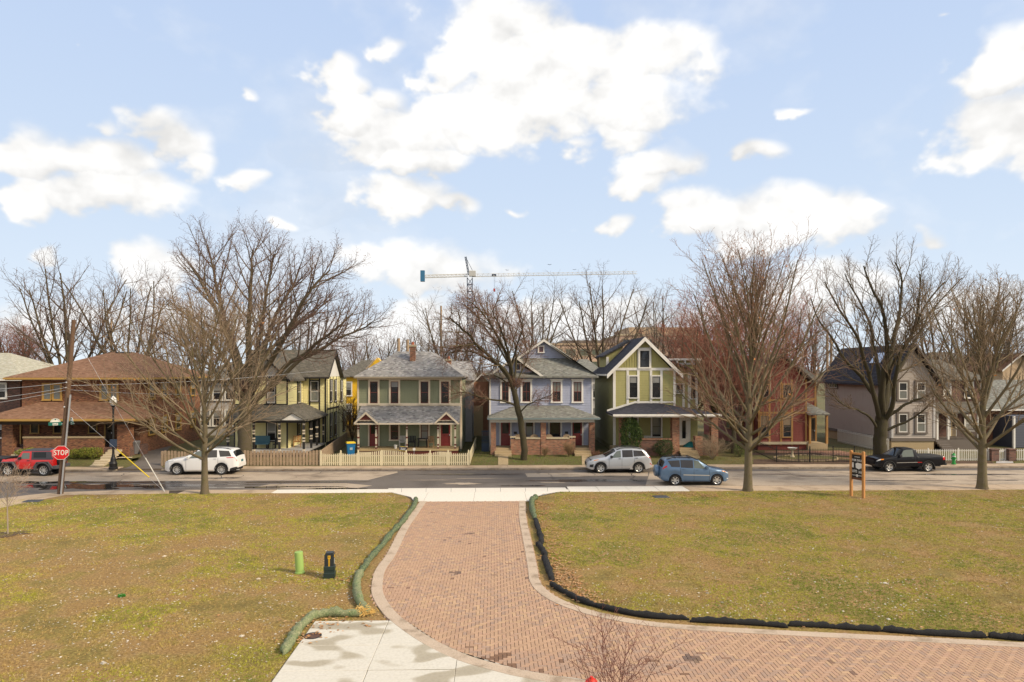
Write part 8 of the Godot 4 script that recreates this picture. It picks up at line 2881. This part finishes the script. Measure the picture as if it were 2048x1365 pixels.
	bp.poly([Vector3(X(1640,55.5),0.46,-55.5),Vector3(X(1652,54),0.37,-54),Vector3(X(1745,52.2),0.25,-52.2),Vector3(X(1760,53.5),0.36,-53.6),Vector3(X(1680,56.8),0.52,-56.8)])
	bp.poly([Vector3(X(1530,55.8),0.475,-55.8),Vector3(X(1640,55.5),0.46,-55.5),Vector3(X(1680,56.8),0.52,-56.8),Vector3(X(1530,56.9),0.52,-56.9)])
	struct("brick_path",bp,M.brick_pier)
	var bed:=MB.new()
	bed.poly([Vector3(X(1508,51.4),0.16,-51.45),Vector3(X(1745,51.4),0.16,-51.45),Vector3(X(1652,54),0.36,-53.9),Vector3(X(1505,54),0.36,-53.9)].duplicate())
	bed.poly([Vector3(X(1505,54),0.36,-53.9),Vector3(X(1652,54),0.36,-53.9),Vector3(X(1640,55.5),0.455,-55.5),Vector3(X(1500,56),0.48,-56)])
	struct("planting_bed",bed,M.mulch)
	var cen:=Vector3(X(1612,53.4),0.33,-53.4)
	var er:=thing("stone_edging","oval ring of pale edging stones round the planting bed before the red house","edging",cen)
	for i in 46:
		var a:=TAU*i/46.0
		var p:=Vector3(cos(a)*2.5,0.0,sin(a)*1.25)
		var e:=MB.new()
		e.xf=Transform3D(Basis(Vector3.UP,-atan2(cos(a)*1.25,-sin(a)*2.5)+rng.randf_range(-0.1,0.1)),p+Vector3(0,p.z*-0.065,0))
		e.bevel_box(Vector3(-0.13,-0.06,-0.06),Vector3(0.13,0.07+rng.randf_range(-0.015,0.015),0.06),0.02)
		obj("edging_stone",e,M.limestone,er,true)
	var bb:=thing("bird_bath","pale stone bird bath in the planting bed before the red house","bird bath",Vector3(X(1585,53.9),0.36,-53.9))
	var bs:=MB.new()
	bs.lathe([Vector2(0.2,0),Vector2(0.2,0.07),Vector2(0.12,0.12),Vector2(0.08,0.3),Vector2(0.09,0.55),Vector2(0.14,0.6)],16)
	obj("pedestal",bs,M.stone,bb,true)
	var bo:=MB.new()
	bo.lathe([Vector2(0.1,0.58),Vector2(0.3,0.66),Vector2(0.38,0.76),Vector2(0.34,0.76),Vector2(0.25,0.69),Vector2(0.0,0.67)],20)
	obj("bowl",bo,M.white,bb,true)
	# mulch bed and leaves behind the hydrant
	var m3:=MB.new()
	m3.poly([Vector3(X(1750,51.4),0.165,-51.42),Vector3(X(1990,51.4),0.165,-51.42),Vector3(X(1980,52.3),0.23,-52.3),Vector3(X(1750,52.3),0.23,-52.3)])
	struct("planting_bed",m3,M.mulch)
	var fw:=MB.new()
	fw.poly([Vector3(X(1993,51.4),0.168,-51.4),Vector3(X(2028,51.4),0.168,-51.4),Vector3(X(2012,57),0.52,-57),Vector3(X(1994,57),0.52,-57)])
	struct("front_walk",fw,M.deck_grey)
	# birds near the crane's jib
	for q in [[1099,530,210.0,"bird gliding just above the crane's jib, the darkest of the three"],[1014,541,220.0,"bird beside the crane's trolley"],[1149,540,230.0,"bird above the outer part of the crane's jib"]]:
		var bd2:=thing("bird",q[3],"bird",P(q[0],q[1],q[2]),rng.randf_range(-0.5,0.5),"birds near the crane")
		var w2:=MB.new()
		w2.lathe([Vector2(0,-0.08),Vector2(0.1,-0.02),Vector2(0.09,0.06),Vector2(0,0.1)],8)
		for s2 in [1.0,-1.0]:
			var tip2:=Vector3(0.75*s2,0.12,0.1)
			w2.poly([Vector3(0,0.03,-0.16),Vector3(0.4*s2,0.2,-0.1),tip2,Vector3(0.35*s2,0.18,0.14),Vector3(0,0.03,0.14)])
			w2.poly([Vector3(0,0.02,0.14),Vector3(0.35*s2,0.17,0.14),tip2,Vector3(0.4*s2,0.19,-0.1),Vector3(0,0.02,-0.16)])
		obj("wings",w2,M.dark_brown,bd2,true)

func wheelie(called:String,label:String,at:Vector3,m:Material,lid:Material,turn: float,w: float,h: float) -> void:
	var t:=thing(called,label,"bin",at,turn)
	var b:=MB.new()
	var lo:=[Vector3(-w*0.36,0.08,w*0.36),Vector3(w*0.36,0.08,w*0.36),Vector3(w*0.36,0.08,-w*0.36),Vector3(-w*0.36,0.08,-w*0.36)]
	var hi:=[Vector3(-w*0.47,h*0.9,w*0.48),Vector3(w*0.47,h*0.9,w*0.48),Vector3(w*0.47,h*0.9,-w*0.45),Vector3(-w*0.47,h*0.9,-w*0.45)]
	for i in 4: b.quad(lo[i],lo[(i+1) % 4],hi[(i+1) % 4],hi[i])
	b.poly(hi)
	b.box(Vector3(-w*0.5,h*0.84,-w*0.48),Vector3(w*0.5,h*0.9,w*0.51))
	obj("tub",b,m,t,true)
	var l:=MB.new()
	l.bevel_box(Vector3(-w*0.5,h*0.9,-w*0.5),Vector3(w*0.5,h,w*0.54),0.05)
	obj("lid",l,lid,t,true)
	for s in [-1.0,1.0]:
		var k:=MB.new()
		k.xf=Transform3D(Basis(Vector3(0,0,1),PI/2),Vector3(s*w*0.4,0.12,-w*0.4))
		k.lathe([Vector2(0,-0.03),Vector2(0.12,-0.03),Vector2(0.12,0.03),Vector2(0,0.03)],14)
		obj("wheel",k,M.rubber,t,true)
	var d:=MB.new()
	d.box(Vector3(-w*0.16,h*0.45,w*0.435),Vector3(w*0.16,h*0.62,w*0.46))
	obj("sticker",d,plain_mat(0.3,0.38,0.42,0.6),t,true)

func hydrant(called:String,label:String,at:Vector3,m:Material,h: float,band:Material) -> void:
	var t:=thing(called,label,"hydrant",at)
	var b:=MB.new()
	b.lathe([Vector2(0.17,0),Vector2(0.17,0.05),Vector2(0.12,0.06),Vector2(0.115,h*0.6),Vector2(0.15,h*0.62),Vector2(0.15,h*0.68)],16)
	obj("barrel",b,m,t,true)
	var c:=MB.new()
	c.lathe([Vector2(0.15,h*0.68),Vector2(0.14,h*0.76),Vector2(0.13,h*0.84),Vector2(0.08,h*0.92),Vector2(0.04,h*0.94),Vector2(0.035,h),Vector2(0,h)],16)
	obj("bonnet",c,m,t,true)
	var k:=MB.new()
	k.lathe([Vector2(0.152,h*0.66),Vector2(0.156,h*0.7),Vector2(0.145,h*0.76)],16)
	obj("band",k,band,t,true)
	for s in [Vector3(1,0,0),Vector3(-1,0,0),Vector3(0,0,1)]:
		var n:=MB.new()
		n.tube([Vector3(0,h*0.5,0)+s*0.1,Vector3(0,h*0.5,0)+s*0.19],[0.06,0.055],10)
		n.tube([Vector3(0,h*0.5,0)+s*0.19,Vector3(0,h*0.5,0)+s*0.22],[0.03,0.03],5)
		obj("outlet",n,m,t,true)
# ---------- straw logs and black socks along the drive ----------

func sock(called:String,label:String,category:String,group:String,pts:Array,r: float,m:Material,sd: int,lump:=0.32) -> void:
	var nz:=FastNoiseLite.new()
	nz.seed=sd; nz.frequency=1.0
	var line:Array=smooth2(pts,9)
	var p3:Array=[]
	var rr:Array=[]
	for i in line.size():
		var k:=float(i)/(line.size() - 1)
		var e:=sqrt(maxf(0.0,1.0 - pow(absf(k - 0.5)*2.0,14.0)))
		var rad:=r*(1.0+lump*nz.get_noise_1d(line[i].x*3.0+line[i].y*4.0)*1.6+(0.07 if i % 2 else -0.05))*maxf(e,0.3)
		p3.append(Vector3(line[i].x+nz.get_noise_1d(i*1.7)*0.04,0.1+rad*0.82,-line[i].y))
		rr.append(rad)
	var at:Vector3=p3[0]*Vector3(1,0,1)+Vector3(0,0.1,0)
	var o:=thing(called,label,category,at,0.0,group)
	var b:=MB.new()
	b.tube(p3,rr,14)
	b._cap(p3[0],Vector3.RIGHT,Vector3.UP,Vector3(0,0,1),rr[0],10)
	obj("sock",b,m,o)
	# ties where the netting is gathered
	var t:=MB.new()
	for i in [0,line.size() - 1]:
		var c:Vector3=p3[i]
		t.cbox(c,Vector3(0.05,0.05,0.05))
	obj("tie",t,m,o)

func make_socks() -> void:
	M.green_sock=mottled([[0.0,0.02,0.042,0.025],[0.45,0.075,0.1,0.06],[0.6,0.2,0.19,0.11],[1.0,0.42,0.36,0.22]],1.9,0.05,71,0.95,1.5,[[0.0,0.6,0.85,0.6],[0.5,0.8,0.95,0.75],[1.0,1,1,1]],1.9)
	M.black_sock=mottled([[0.0,0.006,0.006,0.006],[0.6,0.014,0.013,0.013],[1.0,0.035,0.033,0.032]],0.35,0.08,72,0.9,1.5)
	M.straw_sock=mottled([[0.0,0.04,0.07,0.03],[0.4,0.18,0.19,0.1],[1.0,0.46,0.41,0.26]],1.7,0.05,73,0.95,1.5,[[0.0,0.6,0.85,0.6],[0.5,0.9,0.95,0.85],[1.0,1,1,1]],1.4)
	var L:="mesh-wrapped erosion logs along the drive's left edge"
	var g:=func(list:Array) -> Array:
		var out:Array=[]
		for p in list: out.append(g2(p[0],p[1],0.14))
		return out
	sock("erosion_log","upper green mesh log along the drive's left edge, by the apron","erosion log",L,g.call([[832,997],[829,1012],[815,1032],[797,1055],[785,1066]]),0.115,M.green_sock,1)
	sock("erosion_log","middle green mesh log along the drive's left edge","erosion log",L,g.call([[785,1066],[765,1092],[742,1118],[722,1145]]),0.115,M.green_sock,2)
	sock("erosion_log","lower green-grey mesh log bending beside the drive, ending at the straw","erosion log",L,g.call([[722,1145],[714,1165],[714,1190],[722,1212],[735,1230]]),0.125,M.straw_sock,3)
	sock("erosion_log","pale green mesh log curving round the concrete walk's far left corner","erosion log",L,g.call([[722,1231],[690,1231],[650,1231],[620,1240],[598,1262],[578,1292],[568,1308]]),0.12,M.straw_sock,4)
	sock("erosion_log","short green mesh log at the drive's top right corner","erosion log","",g.call([[1074,996],[1064,1004],[1064,1018],[1070,1040]]),0.13,M.green_sock,5)
	var K:="black mesh socks along the drive's right edge"
	var n:=0
	var names:=["first short black sock below the green log on the drive's right edge","second short black sock below the green log on the drive's right edge","lumpy black sock in the middle of the drive's right edge","black sock just above the bend of the drive's right edge","black sock lying along the outside of the bend in the drive","long thin black sock right after the bend in the drive","black sock between the bend's thin sock and the next long pair","plump black sock in the middle of the drive's lower right edge","long black sock with a bluish end near the right border","black sock cut off by the right border of the view"]
	for q in [[[1071,1041],[1074,1052],[1079,1066]],[[1077,1066],[1082,1078],[1083,1090]],[[1075,1089],[1083,1099],[1091,1113]],[[1089,1118],[1096,1138],[1104,1162]],[[1103,1170],[1124,1183],[1160,1202],[1198,1214]],[[1194,1213],[1240,1224],[1300,1234],[1377,1238]],[[1382,1242],[1450,1245],[1520,1249],[1575,1254]],[[1578,1250],[1640,1253],[1700,1257],[1763,1261]],[[1766,1261],[1840,1267],[1910,1271],[1973,1274]],[[1979,1273],[2020,1277],[2070,1281],[2140,1286]]]:
		sock("black_sock",names[n],"erosion sock",K,g.call(q),0.105 if n<4 else 0.088,M.black_sock,20+n)
		n+=1
	# loose straw
	var sp:=G(724,1231,0.1)
	var st:=thing("straw_heap","heap of golden straw spilling from the logs' meeting point by the walk","straw",sp)
	var sb:=MB.new()
	for i in 900:
		var p:=sp+Vector3(rng.randfn(0,0.14),absf(rng.randfn(0,0.07))+0.05,rng.randfn(0,0.08))
		var dd:=Vector3(rng.randf_range(-1,1),rng.randf_range(-0.4,0.4),rng.randf_range(-1,1)).normalized()*0.07
		sb.col=Color(0.52,0.3,0.06).lerp(Color(0.62,0.42,0.14),rng.randf())
		var s:=dd.cross(Vector3(rng.randf(),rng.randf(),rng.randf())).normalized()*0.006
		sb.poly([p - dd - s,p+dd - s,p+dd+s,p - dd+s])
	obj("straws",sb,M.leaf,st)
# ---------- which trees stand where ----------
var squash:=0.8

func px_limb(tr:BareTree,d: float,list:Array,r0: float,r1: float,t0:=0.25) -> void:
	var pts:Array=[]
	for p in list: pts.append(P(p[0],740 - (740 - p[1])*squash if p[1]<740 else p[1],d+(p[2] if p.size()>2 else 0.0)))
	tr.limb(pts,r0,r1,t0)

func make_trees() -> void:
	var tan_:=[Color(0.22,0.17,0.11),Color(0.24,0.185,0.12),Color(0.27,0.2,0.13),Color(0.3,0.215,0.145)]
	var brown:=[Color(0.13,0.1,0.07),Color(0.135,0.1,0.072),Color(0.15,0.102,0.077),Color(0.165,0.1,0.08)]
	var red:=[Color(0.16,0.1,0.065),Color(0.2,0.115,0.08),Color(0.26,0.115,0.08),Color(0.32,0.125,0.085)]
	var grey:=[Color(0.18,0.155,0.125),Color(0.18,0.15,0.12),Color(0.2,0.16,0.13),Color(0.21,0.165,0.135)]
	# kerb maples on the near side
	var p:=G(409,988,0.1)
	var tr:=kerb_maple(5,p,12.3,0.2,1.9,8.0,27,0.5,2.4,tan_)
	finish_tree(tr,"kerb_maple","spreading leafless kerb tree in front of the white SUV",p,M.kerb_bark,"",26)
	p=G(1496,982.5,0.1)
	tr=kerb_maple(12,p,15.4,0.25,2.3,6.4,34,0.3,2.0,[tan_[0],tan_[1],Color(0.26,0.17,0.11),Color(0.3,0.165,0.115)])
	finish_tree(tr,"kerb_maple","tall dense leafless kerb tree right of the blue SUV",p,M.kerb_bark,"",40)
	p=G(1965,978.5,0.1)
	tr=kerb_maple(23,p,13.4,0.27,2.2,5.8,26,0.36,1.5,tan_)
	finish_tree(tr,"kerb_maple","leafless kerb tree near the right edge, between the hydrant and the gate piers",p,M.kerb_bark,"",18)
	# big silver maple between the fence and the yellow house
	tr=BareTree.new()
	tr.rng.seed=31
	tr.cols=brown
	tr.count=[0,21,10,5]; tr.ratio=[0,0.35,0.42,0.42]; tr.twig_r=0.0062
	tr.lift=[0.05,0.1,0.09,0.05]
	var d:=53.4
	px_limb(tr,d,[[490,918],[489,880],[490,830],[494,790]],0.56,0.46,0.95)
	px_limb(tr,d,[[492,800],[478,770,0.5],[470,720,1],[455,660,1.2],[430,590,1.5],[405,530,2],[380,480,2]],0.33,0.05)
	px_limb(tr,d,[[494,795],[498,740,-0.4],[497,690,-0.8],[498,620,-1],[500,550,-1.5],[503,480,-1.5],[505,440,-1.5]],0.34,0.05)
	px_limb(tr,d,[[490,800],[470,770,-1],[450,720,-2],[420,660,-2.5],[380,610,-3],[340,570,-3]],0.26,0.04)
	px_limb(tr,d,[[496,795],[515,750,0.5],[525,700,1.5],[540,640,2],[560,580,2.5],[585,530,3],[600,480,3]],0.3,0.05)
	px_limb(tr,d,[[498,790],[530,740,-1],[555,690,-2],[580,630,-2.5],[605,570,-3],[635,520,-3],[660,490,-3]],0.28,0.05)
	px_limb(tr,d,[[500,808],[535,780,-0.8],[565,735,-1.5],[610,700,-2],[640,665,-2.5],[670,640,-3],[705,600,-3]],0.27,0.05,0.35)
	px_limb(tr,d,[[502,800],[555,765,0.3],[600,715,0.5],[640,690,0.5],[680,660,0.5],[720,640,0.5],[745,620,0.5]],0.22,0.04,0.4)
	px_limb(tr,d,[[492,795],[510,720,1.5],[520,650,3],[530,570,3.5],[540,500,4],[548,450,4]],0.26,0.05)
	px_limb(tr,d,[[490,790],[475,700,2.5],[450,620,4],[435,540,4.5],[425,480,5],[420,455,5]],0.25,0.05)
	px_limb(tr,d,[[490,805],[455,780,1],[420,730,1.5],[385,700,2],[345,660,2],[318,640,2]],0.2,0.04)
	px_limb(tr,d,[[496,760],[540,690,2.5],[580,640,3.5],[625,600,4],[665,560,4.5]],0.2,0.04)
	var big:=finish_tree(tr,"silver_maple","huge many-limbed leafless tree in front of the yellow house",P(490,915,d),M.bark,"",0)
	buds(tr,big,12000,Color(0.12,0.045,0.035),0.042)
	# thick-trunked tree before the grey house
	tr=BareTree.new()
	tr.rng.seed=44
	tr.cols=[brown[0],Color(0.15,0.12,0.075),Color(0.17,0.125,0.085),Color(0.19,0.13,0.09)]
	tr.count=[0,16,9,4]; tr.ratio=[0,0.3,0.4,0.42]; tr.twig_r=0.008
	tr.lift=[0.05,0.1,0.07,0.05]; tr.angle=[0.5,0.6,0.65,0.7]
	d=52.9
	px_limb(tr,d,[[1760,916],[1761,880],[1763,850],[1766,835]],0.5,0.46,0.95)
	px_limb(tr,d,[[1763,840],[1752,800,0.5],[1735,770,1],[1715,745,1.2],[1690,715,1.5],[1665,660,1.8],[1640,620,2],[1622,560,2]],0.24,0.04)
	px_limb(tr,d,[[1765,842],[1764,790,-0.4],[1768,740,-0.8],[1775,700,-1],[1772,640,-1.3],[1766,590,-1.5],[1742,530,-1.5],[1728,480,-1.5]],0.3,0.05)
	px_limb(tr,d,[[1766,845],[1772,790,0.6],[1780,720,1.2],[1790,650,1.7],[1800,590,2],[1805,520,2.2],[1790,470,2.5]],0.28,0.05)
	px_limb(tr,d,[[1768,845],[1785,815,-0.8],[1790,760,-1.5],[1805,690,-2],[1830,640,-2.5],[1850,580,-2.8],[1890,520,-3]],0.22,0.04)
	px_limb(tr,d,[[1762,845],[1748,790,-1],[1730,720,-1.8],[1712,650,-2.4],[1680,590,-3],[1650,520,-3]],0.22,0.04)
	px_limb(tr,d,[[1768,838],[1795,820,-0.3],[1820,805,-0.5],[1848,795,-0.7],[1880,775,-1],[1905,750,-1]],0.16,0.03,0.35)
	px_limb(tr,d,[[1770,862],[1800,850,-0.3],[1830,835,-0.5],[1850,818,-0.7],[1870,800,-1]],0.13,0.03,0.4)
	px_limb(tr,d,[[1757,862],[1740,835,-0.5],[1715,820,-0.7],[1695,815,-1],[1670,795,-1],[1655,785,-1]],0.12,0.025,0.35)
	px_limb(tr,d,[[1765,840],[1760,760,1.5],[1748,680,2.5],[1740,620,3],[1715,560,3.3],[1690,500,3.5]],0.22,0.04)
	px_limb(tr,d,[[1767,840],[1785,770,2],[1815,700,3],[1845,640,3.5],[1865,590,3.8],[1925,510,4]],0.2,0.04)
	px_limb(tr,d,[[1766,780],[1790,720,-1.5],[1820,660,-2.2],[1838,580,-2.8],[1840,500,-3]],0.16,0.04)
	finish_tree(tr,"street_tree","thick dark-trunked leafless tree behind the black pickup",P(1761,912,d),M.moss_bark,"",0)
	squash=0.85
	# leaning tree before the blue house
	tr=BareTree.new()
	tr.rng.seed=58
	tr.cols=[brown[0],Color(0.15,0.115,0.07),Color(0.19,0.12,0.085),Color(0.24,0.125,0.095)]
	tr.count=[0,20,10,4]; tr.ratio=[0,0.34,0.45,0.45]; tr.twig_r=0.0065; tr.lift=[0.04,0.05,0.04,0.03]
	d=53.2
	px_limb(tr,d,[[1049,922],[1048,890],[1043,850],[1034,810],[1029,780]],0.29,0.23,0.95)
	px_limb(tr,d,[[1030,800],[1024,765,0.3],[1018,720,0.5],[1003,680,0.7],[985,640,1],[968,600,1.2],[958,580,1.5]],0.19,0.04)
	px_limb(tr,d,[[1030,790],[1015,750,-0.5],[990,720,-1],[960,690,-1.5],[935,655,-2],[910,630,-2.2],[898,615,-2.5]],0.17,0.05)
	px_limb(tr,d,[[1031,812],[1010,803,-0.3],[985,800,-0.6],[960,795,-0.9],[930,785,-1.2],[905,788,-1.4]],0.1,0.025,0.4)
	px_limb(tr,d,[[1036,830],[1050,815,-0.3],[1065,805,-0.6],[1085,797,-1],[1105,790,-1.2]],0.07,0.02,0.35)
	px_limb(tr,d,[[1028,775],[1010,740,0.8],[975,715,1.2],[950,700,1.6],[920,695,2],[900,700,2]],0.12,0.03)
	px_limb(tr,d,[[1026,765],[1020,720,-0.8],[1012,680,-1.2],[1000,640,-1.6],[985,600,-2],[1000,575,-2]],0.14,0.03)
	px_limb(tr,d,[[1028,770],[1032,720,0.6],[1030,680,1],[1020,640,1.4],[1010,600,1.7]],0.1,0.025)
	px_limb(tr,d,[[1029,775],[1045,740,1],[1055,710,1.4],[1062,680,1.7]],0.07,0.02)
	px_limb(tr,d,[[1027,770],[1000,735,0.4],[965,690,0.2],[940,680,0],[905,690,-0.2],[890,705,-0.4]],0.11,0.03)
	px_limb(tr,d,[[1024,740],[1000,690,1.8],[975,650,2.4],[950,610,3],[925,585,3.3]],0.1,0.03)
	px_limb(tr,d,[[1022,730],[1035,680,-1.2],[1045,640,-1.8],[1040,600,-2.4]],0.09,0.025)
	px_limb(tr,d,[[1020,720],[990,650,-2.2],[960,600,-3],[940,580,-3.4]],0.09,0.025)
	px_limb(tr,d,[[1028,780],[1005,760,1],[985,750,1.4],[960,755,1.7]],0.07,0.02)
	finish_tree(tr,"street_tree","mossy leaning leafless tree in the blue house's front yard",P(1049,919,d),M.moss_bark,"",0)
	squash=1.0
	# reddish trees that show through the kerb tree
	tr=spreading(71,12.5,11,2.6,0.3,9,[0,13,9,4],red)
	var t0:=finish_tree(tr,"red_twig_tree","russet-twigged tree behind the tall kerb tree, before the red house",Vector3.ZERO,M.bark,"russet-twigged trees",0)
	buds(tr,t0,3000,Color(0.3,0.1,0.06),0.035)
	t0.position=Vector3(X(1430,62.5),0.5,-62.5)
	place_copy(t0,Vector3(X(1575,77),0.5,-77),2.1,1.05,"russet-twigged tree behind the red house's roof")
	place_copy(t0,Vector3(X(1385,60.5),0.5,-60.5),4.0,0.8,"russet-twigged tree right of the olive house's porch, before its bay")
	place_copy(t0,Vector3(X(1468,55.8),0.45,-55.8),5.1,0.72,"russet-twigged tree in the yard just before the red house's left corner")
	place_copy(t0,Vector3(X(20,88),0.5,-88),0.7,0.9,"russet-twigged tree behind the pale grey roof at the left edge")
	# behind the roofs: three kinds,each copy turned its own way
	var a:=spreading(81,17.5,15,3.5,0.42,7,[0,10,7,3],brown)
	var ka:=finish_tree(a,"background_tree","wide leafless tree standing behind the blue house, left of its tall twin",Vector3.ZERO,M.bark,"leafless trees behind the houses",0)
	var c:=spreading(92,16,11,3.0,0.36,6,[0,10,7,3],grey)
	var kc:=finish_tree(c,"background_tree","slim leafless tree behind the gap left of the blue house",Vector3.ZERO,M.bark,"leafless trees behind the houses",0)
	var e:=spreading(103,10,10,1.8,0.25,8,[0,10,7,3],[red[0],grey[1],Color(0.18,0.12,0.095),Color(0.2,0.115,0.09)])
	var ke:=finish_tree(e,"background_tree","low twiggy tree behind the yellow house's right corner",Vector3.ZERO,M.bark,"leafless trees behind the houses",0)
	ka.position=Vector3(X(1204,92),0.5,-92)
	kc.position=Vector3(X(1075,88),0.5,-88)
	ke.position=Vector3(X(690,92),0.5,-92)
	for q in [[ka,135,82,0.4,1.0,"many-stemmed tree behind the brick house's roof, left of the peak"],[ka,262,84,2.6,0.96,"many-stemmed tree behind the brick house's roof, right of the peak"],[kc,1318,98,0.6,1.02,"slim tree behind the olive house's roof and the tan block"],[kc,850,105,3.3,0.78,"leafless tree behind the green duplex's chimney"],[kc,900,98,1.9,0.95,"leafless tree behind the green duplex's right end and the crane mast"],[kc,790,112,5.0,0.75,"pale leafless tree left of the green duplex's chimney"],[ke,735,104,2.2,1.05,"low twiggy tree left of the green duplex's roof"],[ke,350,96,1.0,1.15,"low twiggy tree behind the brick house's right roof slope"],[kc,45,104,4.4,0.8,"leafless tree behind the pale roof at the left edge"],[ke,960,106,0.3,1.1,"low twiggy tree behind the gap between the green and blue houses"],[kc,1130,120,5.5,0.7,"small leafless tree right of the blue house's gablet"],[ka,1880,74,5.1,0.82,"leafless tree right of the grey house's gable"],[kc,2000,84,2.8,0.95,"leafless tree behind the grey roof at the right edge"],[kc,1630,100,0.1,0.9,"leafless tree behind the gap left of the grey house's roof"],[ke,1385,105,1.4,1.2,"low twiggy tree behind the olive house's flat-topped bay"],[kc,590,118,3.9,0.85,"leafless tree far behind the huge maple's limbs, right side"],[ke,2060,100,4.1,1.3,"low twiggy tree at the right border"],[ke,1255,130,0.9,1.2,"low twiggy tree before the brick office block"]]:
		place_copy(q[0],Vector3(X(q[1],q[2]),0.5,-q[2]),q[3],q[4],q[5])
	# sapling in its mulch ring at the left edge
	var sp:=G(15,1069,0.1)
	tr=BareTree.new()
	tr.rng.seed=7
	tr.cols=[Color(0.33,0.27,0.2),Color(0.33,0.26,0.2),Color(0.36,0.27,0.2),Color(0.36,0.26,0.19)]
	tr.count=[0,9,6]; tr.segs=[6,4,3]; tr.twig_r=0.0045; tr.ratio=[0,0.5,0.5]
	var sh:=2.75
	tr.wood.tube([sp - Vector3(0,0.05,0),sp+Vector3(-0.02,sh*0.4,0),sp+Vector3(-0.03,sh*0.62,0)],[0.035,0.026,0.02],8)
	for k in 9:
		var az:=k*2.4
		tr.grow(sp+Vector3(-0.02,sh*(0.42+0.022*k),0),Vector3(cos(az)*0.75,1,sin(az)*0.75).normalized(),sh*0.5,0.012,0)
	finish_tree(tr,"sapling","small pale bare sapling in a mulch ring at the left edge",sp,plain_mat(0.3,0.24,0.18))
	var ring_:=flat("mulch_ring",blob(sp.x,-sp.z,0.75,0.55,3),0.113,M.mulch)
	# bare shrub right under the window
	var tw:=[Color(0.16,0.075,0.06),Color(0.19,0.085,0.07),Color(0.22,0.1,0.08)]
	twiggy("bare_shrub","bare reddish shrub rising from the bottom edge over the brick drive",Vector3(X(1232,13.2),0.1,-13.2),2.75,1.6,10,3,tw,0.004)
	# shrubs of the front yards
	var dk:=Color(0.05,0.07,0.01); var lt:=Color(0.28,0.29,0.03)
	var bs:=[[46,53.1,0.55],[62,53.0,0.62],[112,53.0,0.5],[150,53.0,0.55],[172,52.9,0.68],[188,52.9,0.66]]
	var bn:=["leftmost clipped shrub, right of the left steps","second clipped shrub from the left steps","clipped shrub hidden by the stop sign's post","clipped shrub just right of the stop sign","second last clipped shrub before the right steps","last clipped shrub before the right steps"]
	for i in bs.size():
		shrub("yard_shrub",bn[i]+" of the brick house",Vector3(X(bs[i][0],bs[i][1]),0.6,-bs[i][1]),Vector3(0.62,bs[i][2]*0.62,0.5),2600,0.05,dk,lt,"clipped shrubs before the brick house's parapet")
	shrub("yard_shrub","round dark green shrub before the olive house's parapet",Vector3(X(1328,53.9),0.42,-53.9),Vector3(0.8,0.68,0.6),5200,0.05,Color(0.012,0.028,0.006),Color(0.06,0.085,0.018))
	shrub("yew","tall ragged evergreen at the olive house's left porch corner",Vector3(X(1262,53.9),0.42,-53.9),Vector3(0.85,1.62,0.7),9000,0.07,Color(0.012,0.035,0.008),Color(0.08,0.12,0.02),"",true)
	shrub("yard_shrub","small mossy shrub behind the tall kerb tree's trunk",Vector3(X(1480,54),0.4,-54.0),Vector3(0.5,0.6,0.4),1600,0.05,Color(0.03,0.05,0.01),Color(0.14,0.16,0.03))
	twiggy("bare_shrub","bare tan shrub before the blue house's right parapet",Vector3(X(1138,54.4),0.45,-54.4),1.15,0.9,26,11,[Color(0.24,0.16,0.09),Color(0.27,0.18,0.1),Color(0.3,0.2,0.11)],0.006)
	twiggy("bare_shrub","low brown shrub at the blue house's right porch pier",Vector3(X(1193,53.6),0.4,-53.6),0.6,0.6,20,12,[Color(0.16,0.09,0.06),Color(0.2,0.11,0.075),Color(0.24,0.13,0.09)],0.006)
	twiggy("bare_shrub","bare tan shrub before the blue house's left parapet, beside the trunk",Vector3(X(1090,54.5),0.45,-54.5),0.7,0.7,18,13,[Color(0.2,0.14,0.08),Color(0.23,0.16,0.09),Color(0.26,0.18,0.1)],0.006)
	twiggy("bare_shrub","tangle of bare arching stems left of the tall kerb tree, by the pavement",Vector3(X(1425,53.2),0.35,-53.2),2.1,2.6,30,14,[Color(0.27,0.21,0.14),Color(0.3,0.23,0.15),Color(0.33,0.24,0.16)],0.006)
	twiggy("bare_shrub","bare twiggy shrub in the gap before the bright yellow house",Vector3(X(704,66),0.5,-66),4.6,2.2,14,15,[Color(0.12,0.08,0.05),Color(0.14,0.09,0.06),Color(0.16,0.1,0.06)],0.012)

func place_copy(src:Node3D,at:Vector3,turn: float,k: float,label:String) -> void:
	var o:Node3D=src.duplicate()
	o.name=numbered(String(src.name).rstrip("_0123456789"))
	add_child(o)
	o.transform=Transform3D(Basis(Vector3.UP,turn).scaled(Vector3.ONE*k),at)
	o.set_meta("label",label)

func buds(tr:BareTree,o:Node3D,n: int,cc:Color,size: float) -> void:
	var b:=MB.new()
	for i in n:
		var p:Vector3=tr.tips[tr.rng.randi() % tr.tips.size()]+tr.rvec()*0.09
		leaf_quad(b,p,size*tr.rnd(0.5,1.3),cc*tr.rnd(0.6,1.5),tr.rng)
	var l:=obj("buds",b,M.leaf,o)
	l.set_meta("kind","stuff")

func _ready() -> void:
	rng.seed=20240310
	make_view()
	make_materials()
	make_ground()
	make_brick_house()
	make_yellow_house()
	make_green_house()
	make_blue_house()
	make_olive_house()
	make_right_houses()
	make_far()
	make_trees()
	make_cars()
	make_fences()
	make_street_things()
	make_socks()
	make_lawn()
	clean_metas(self)
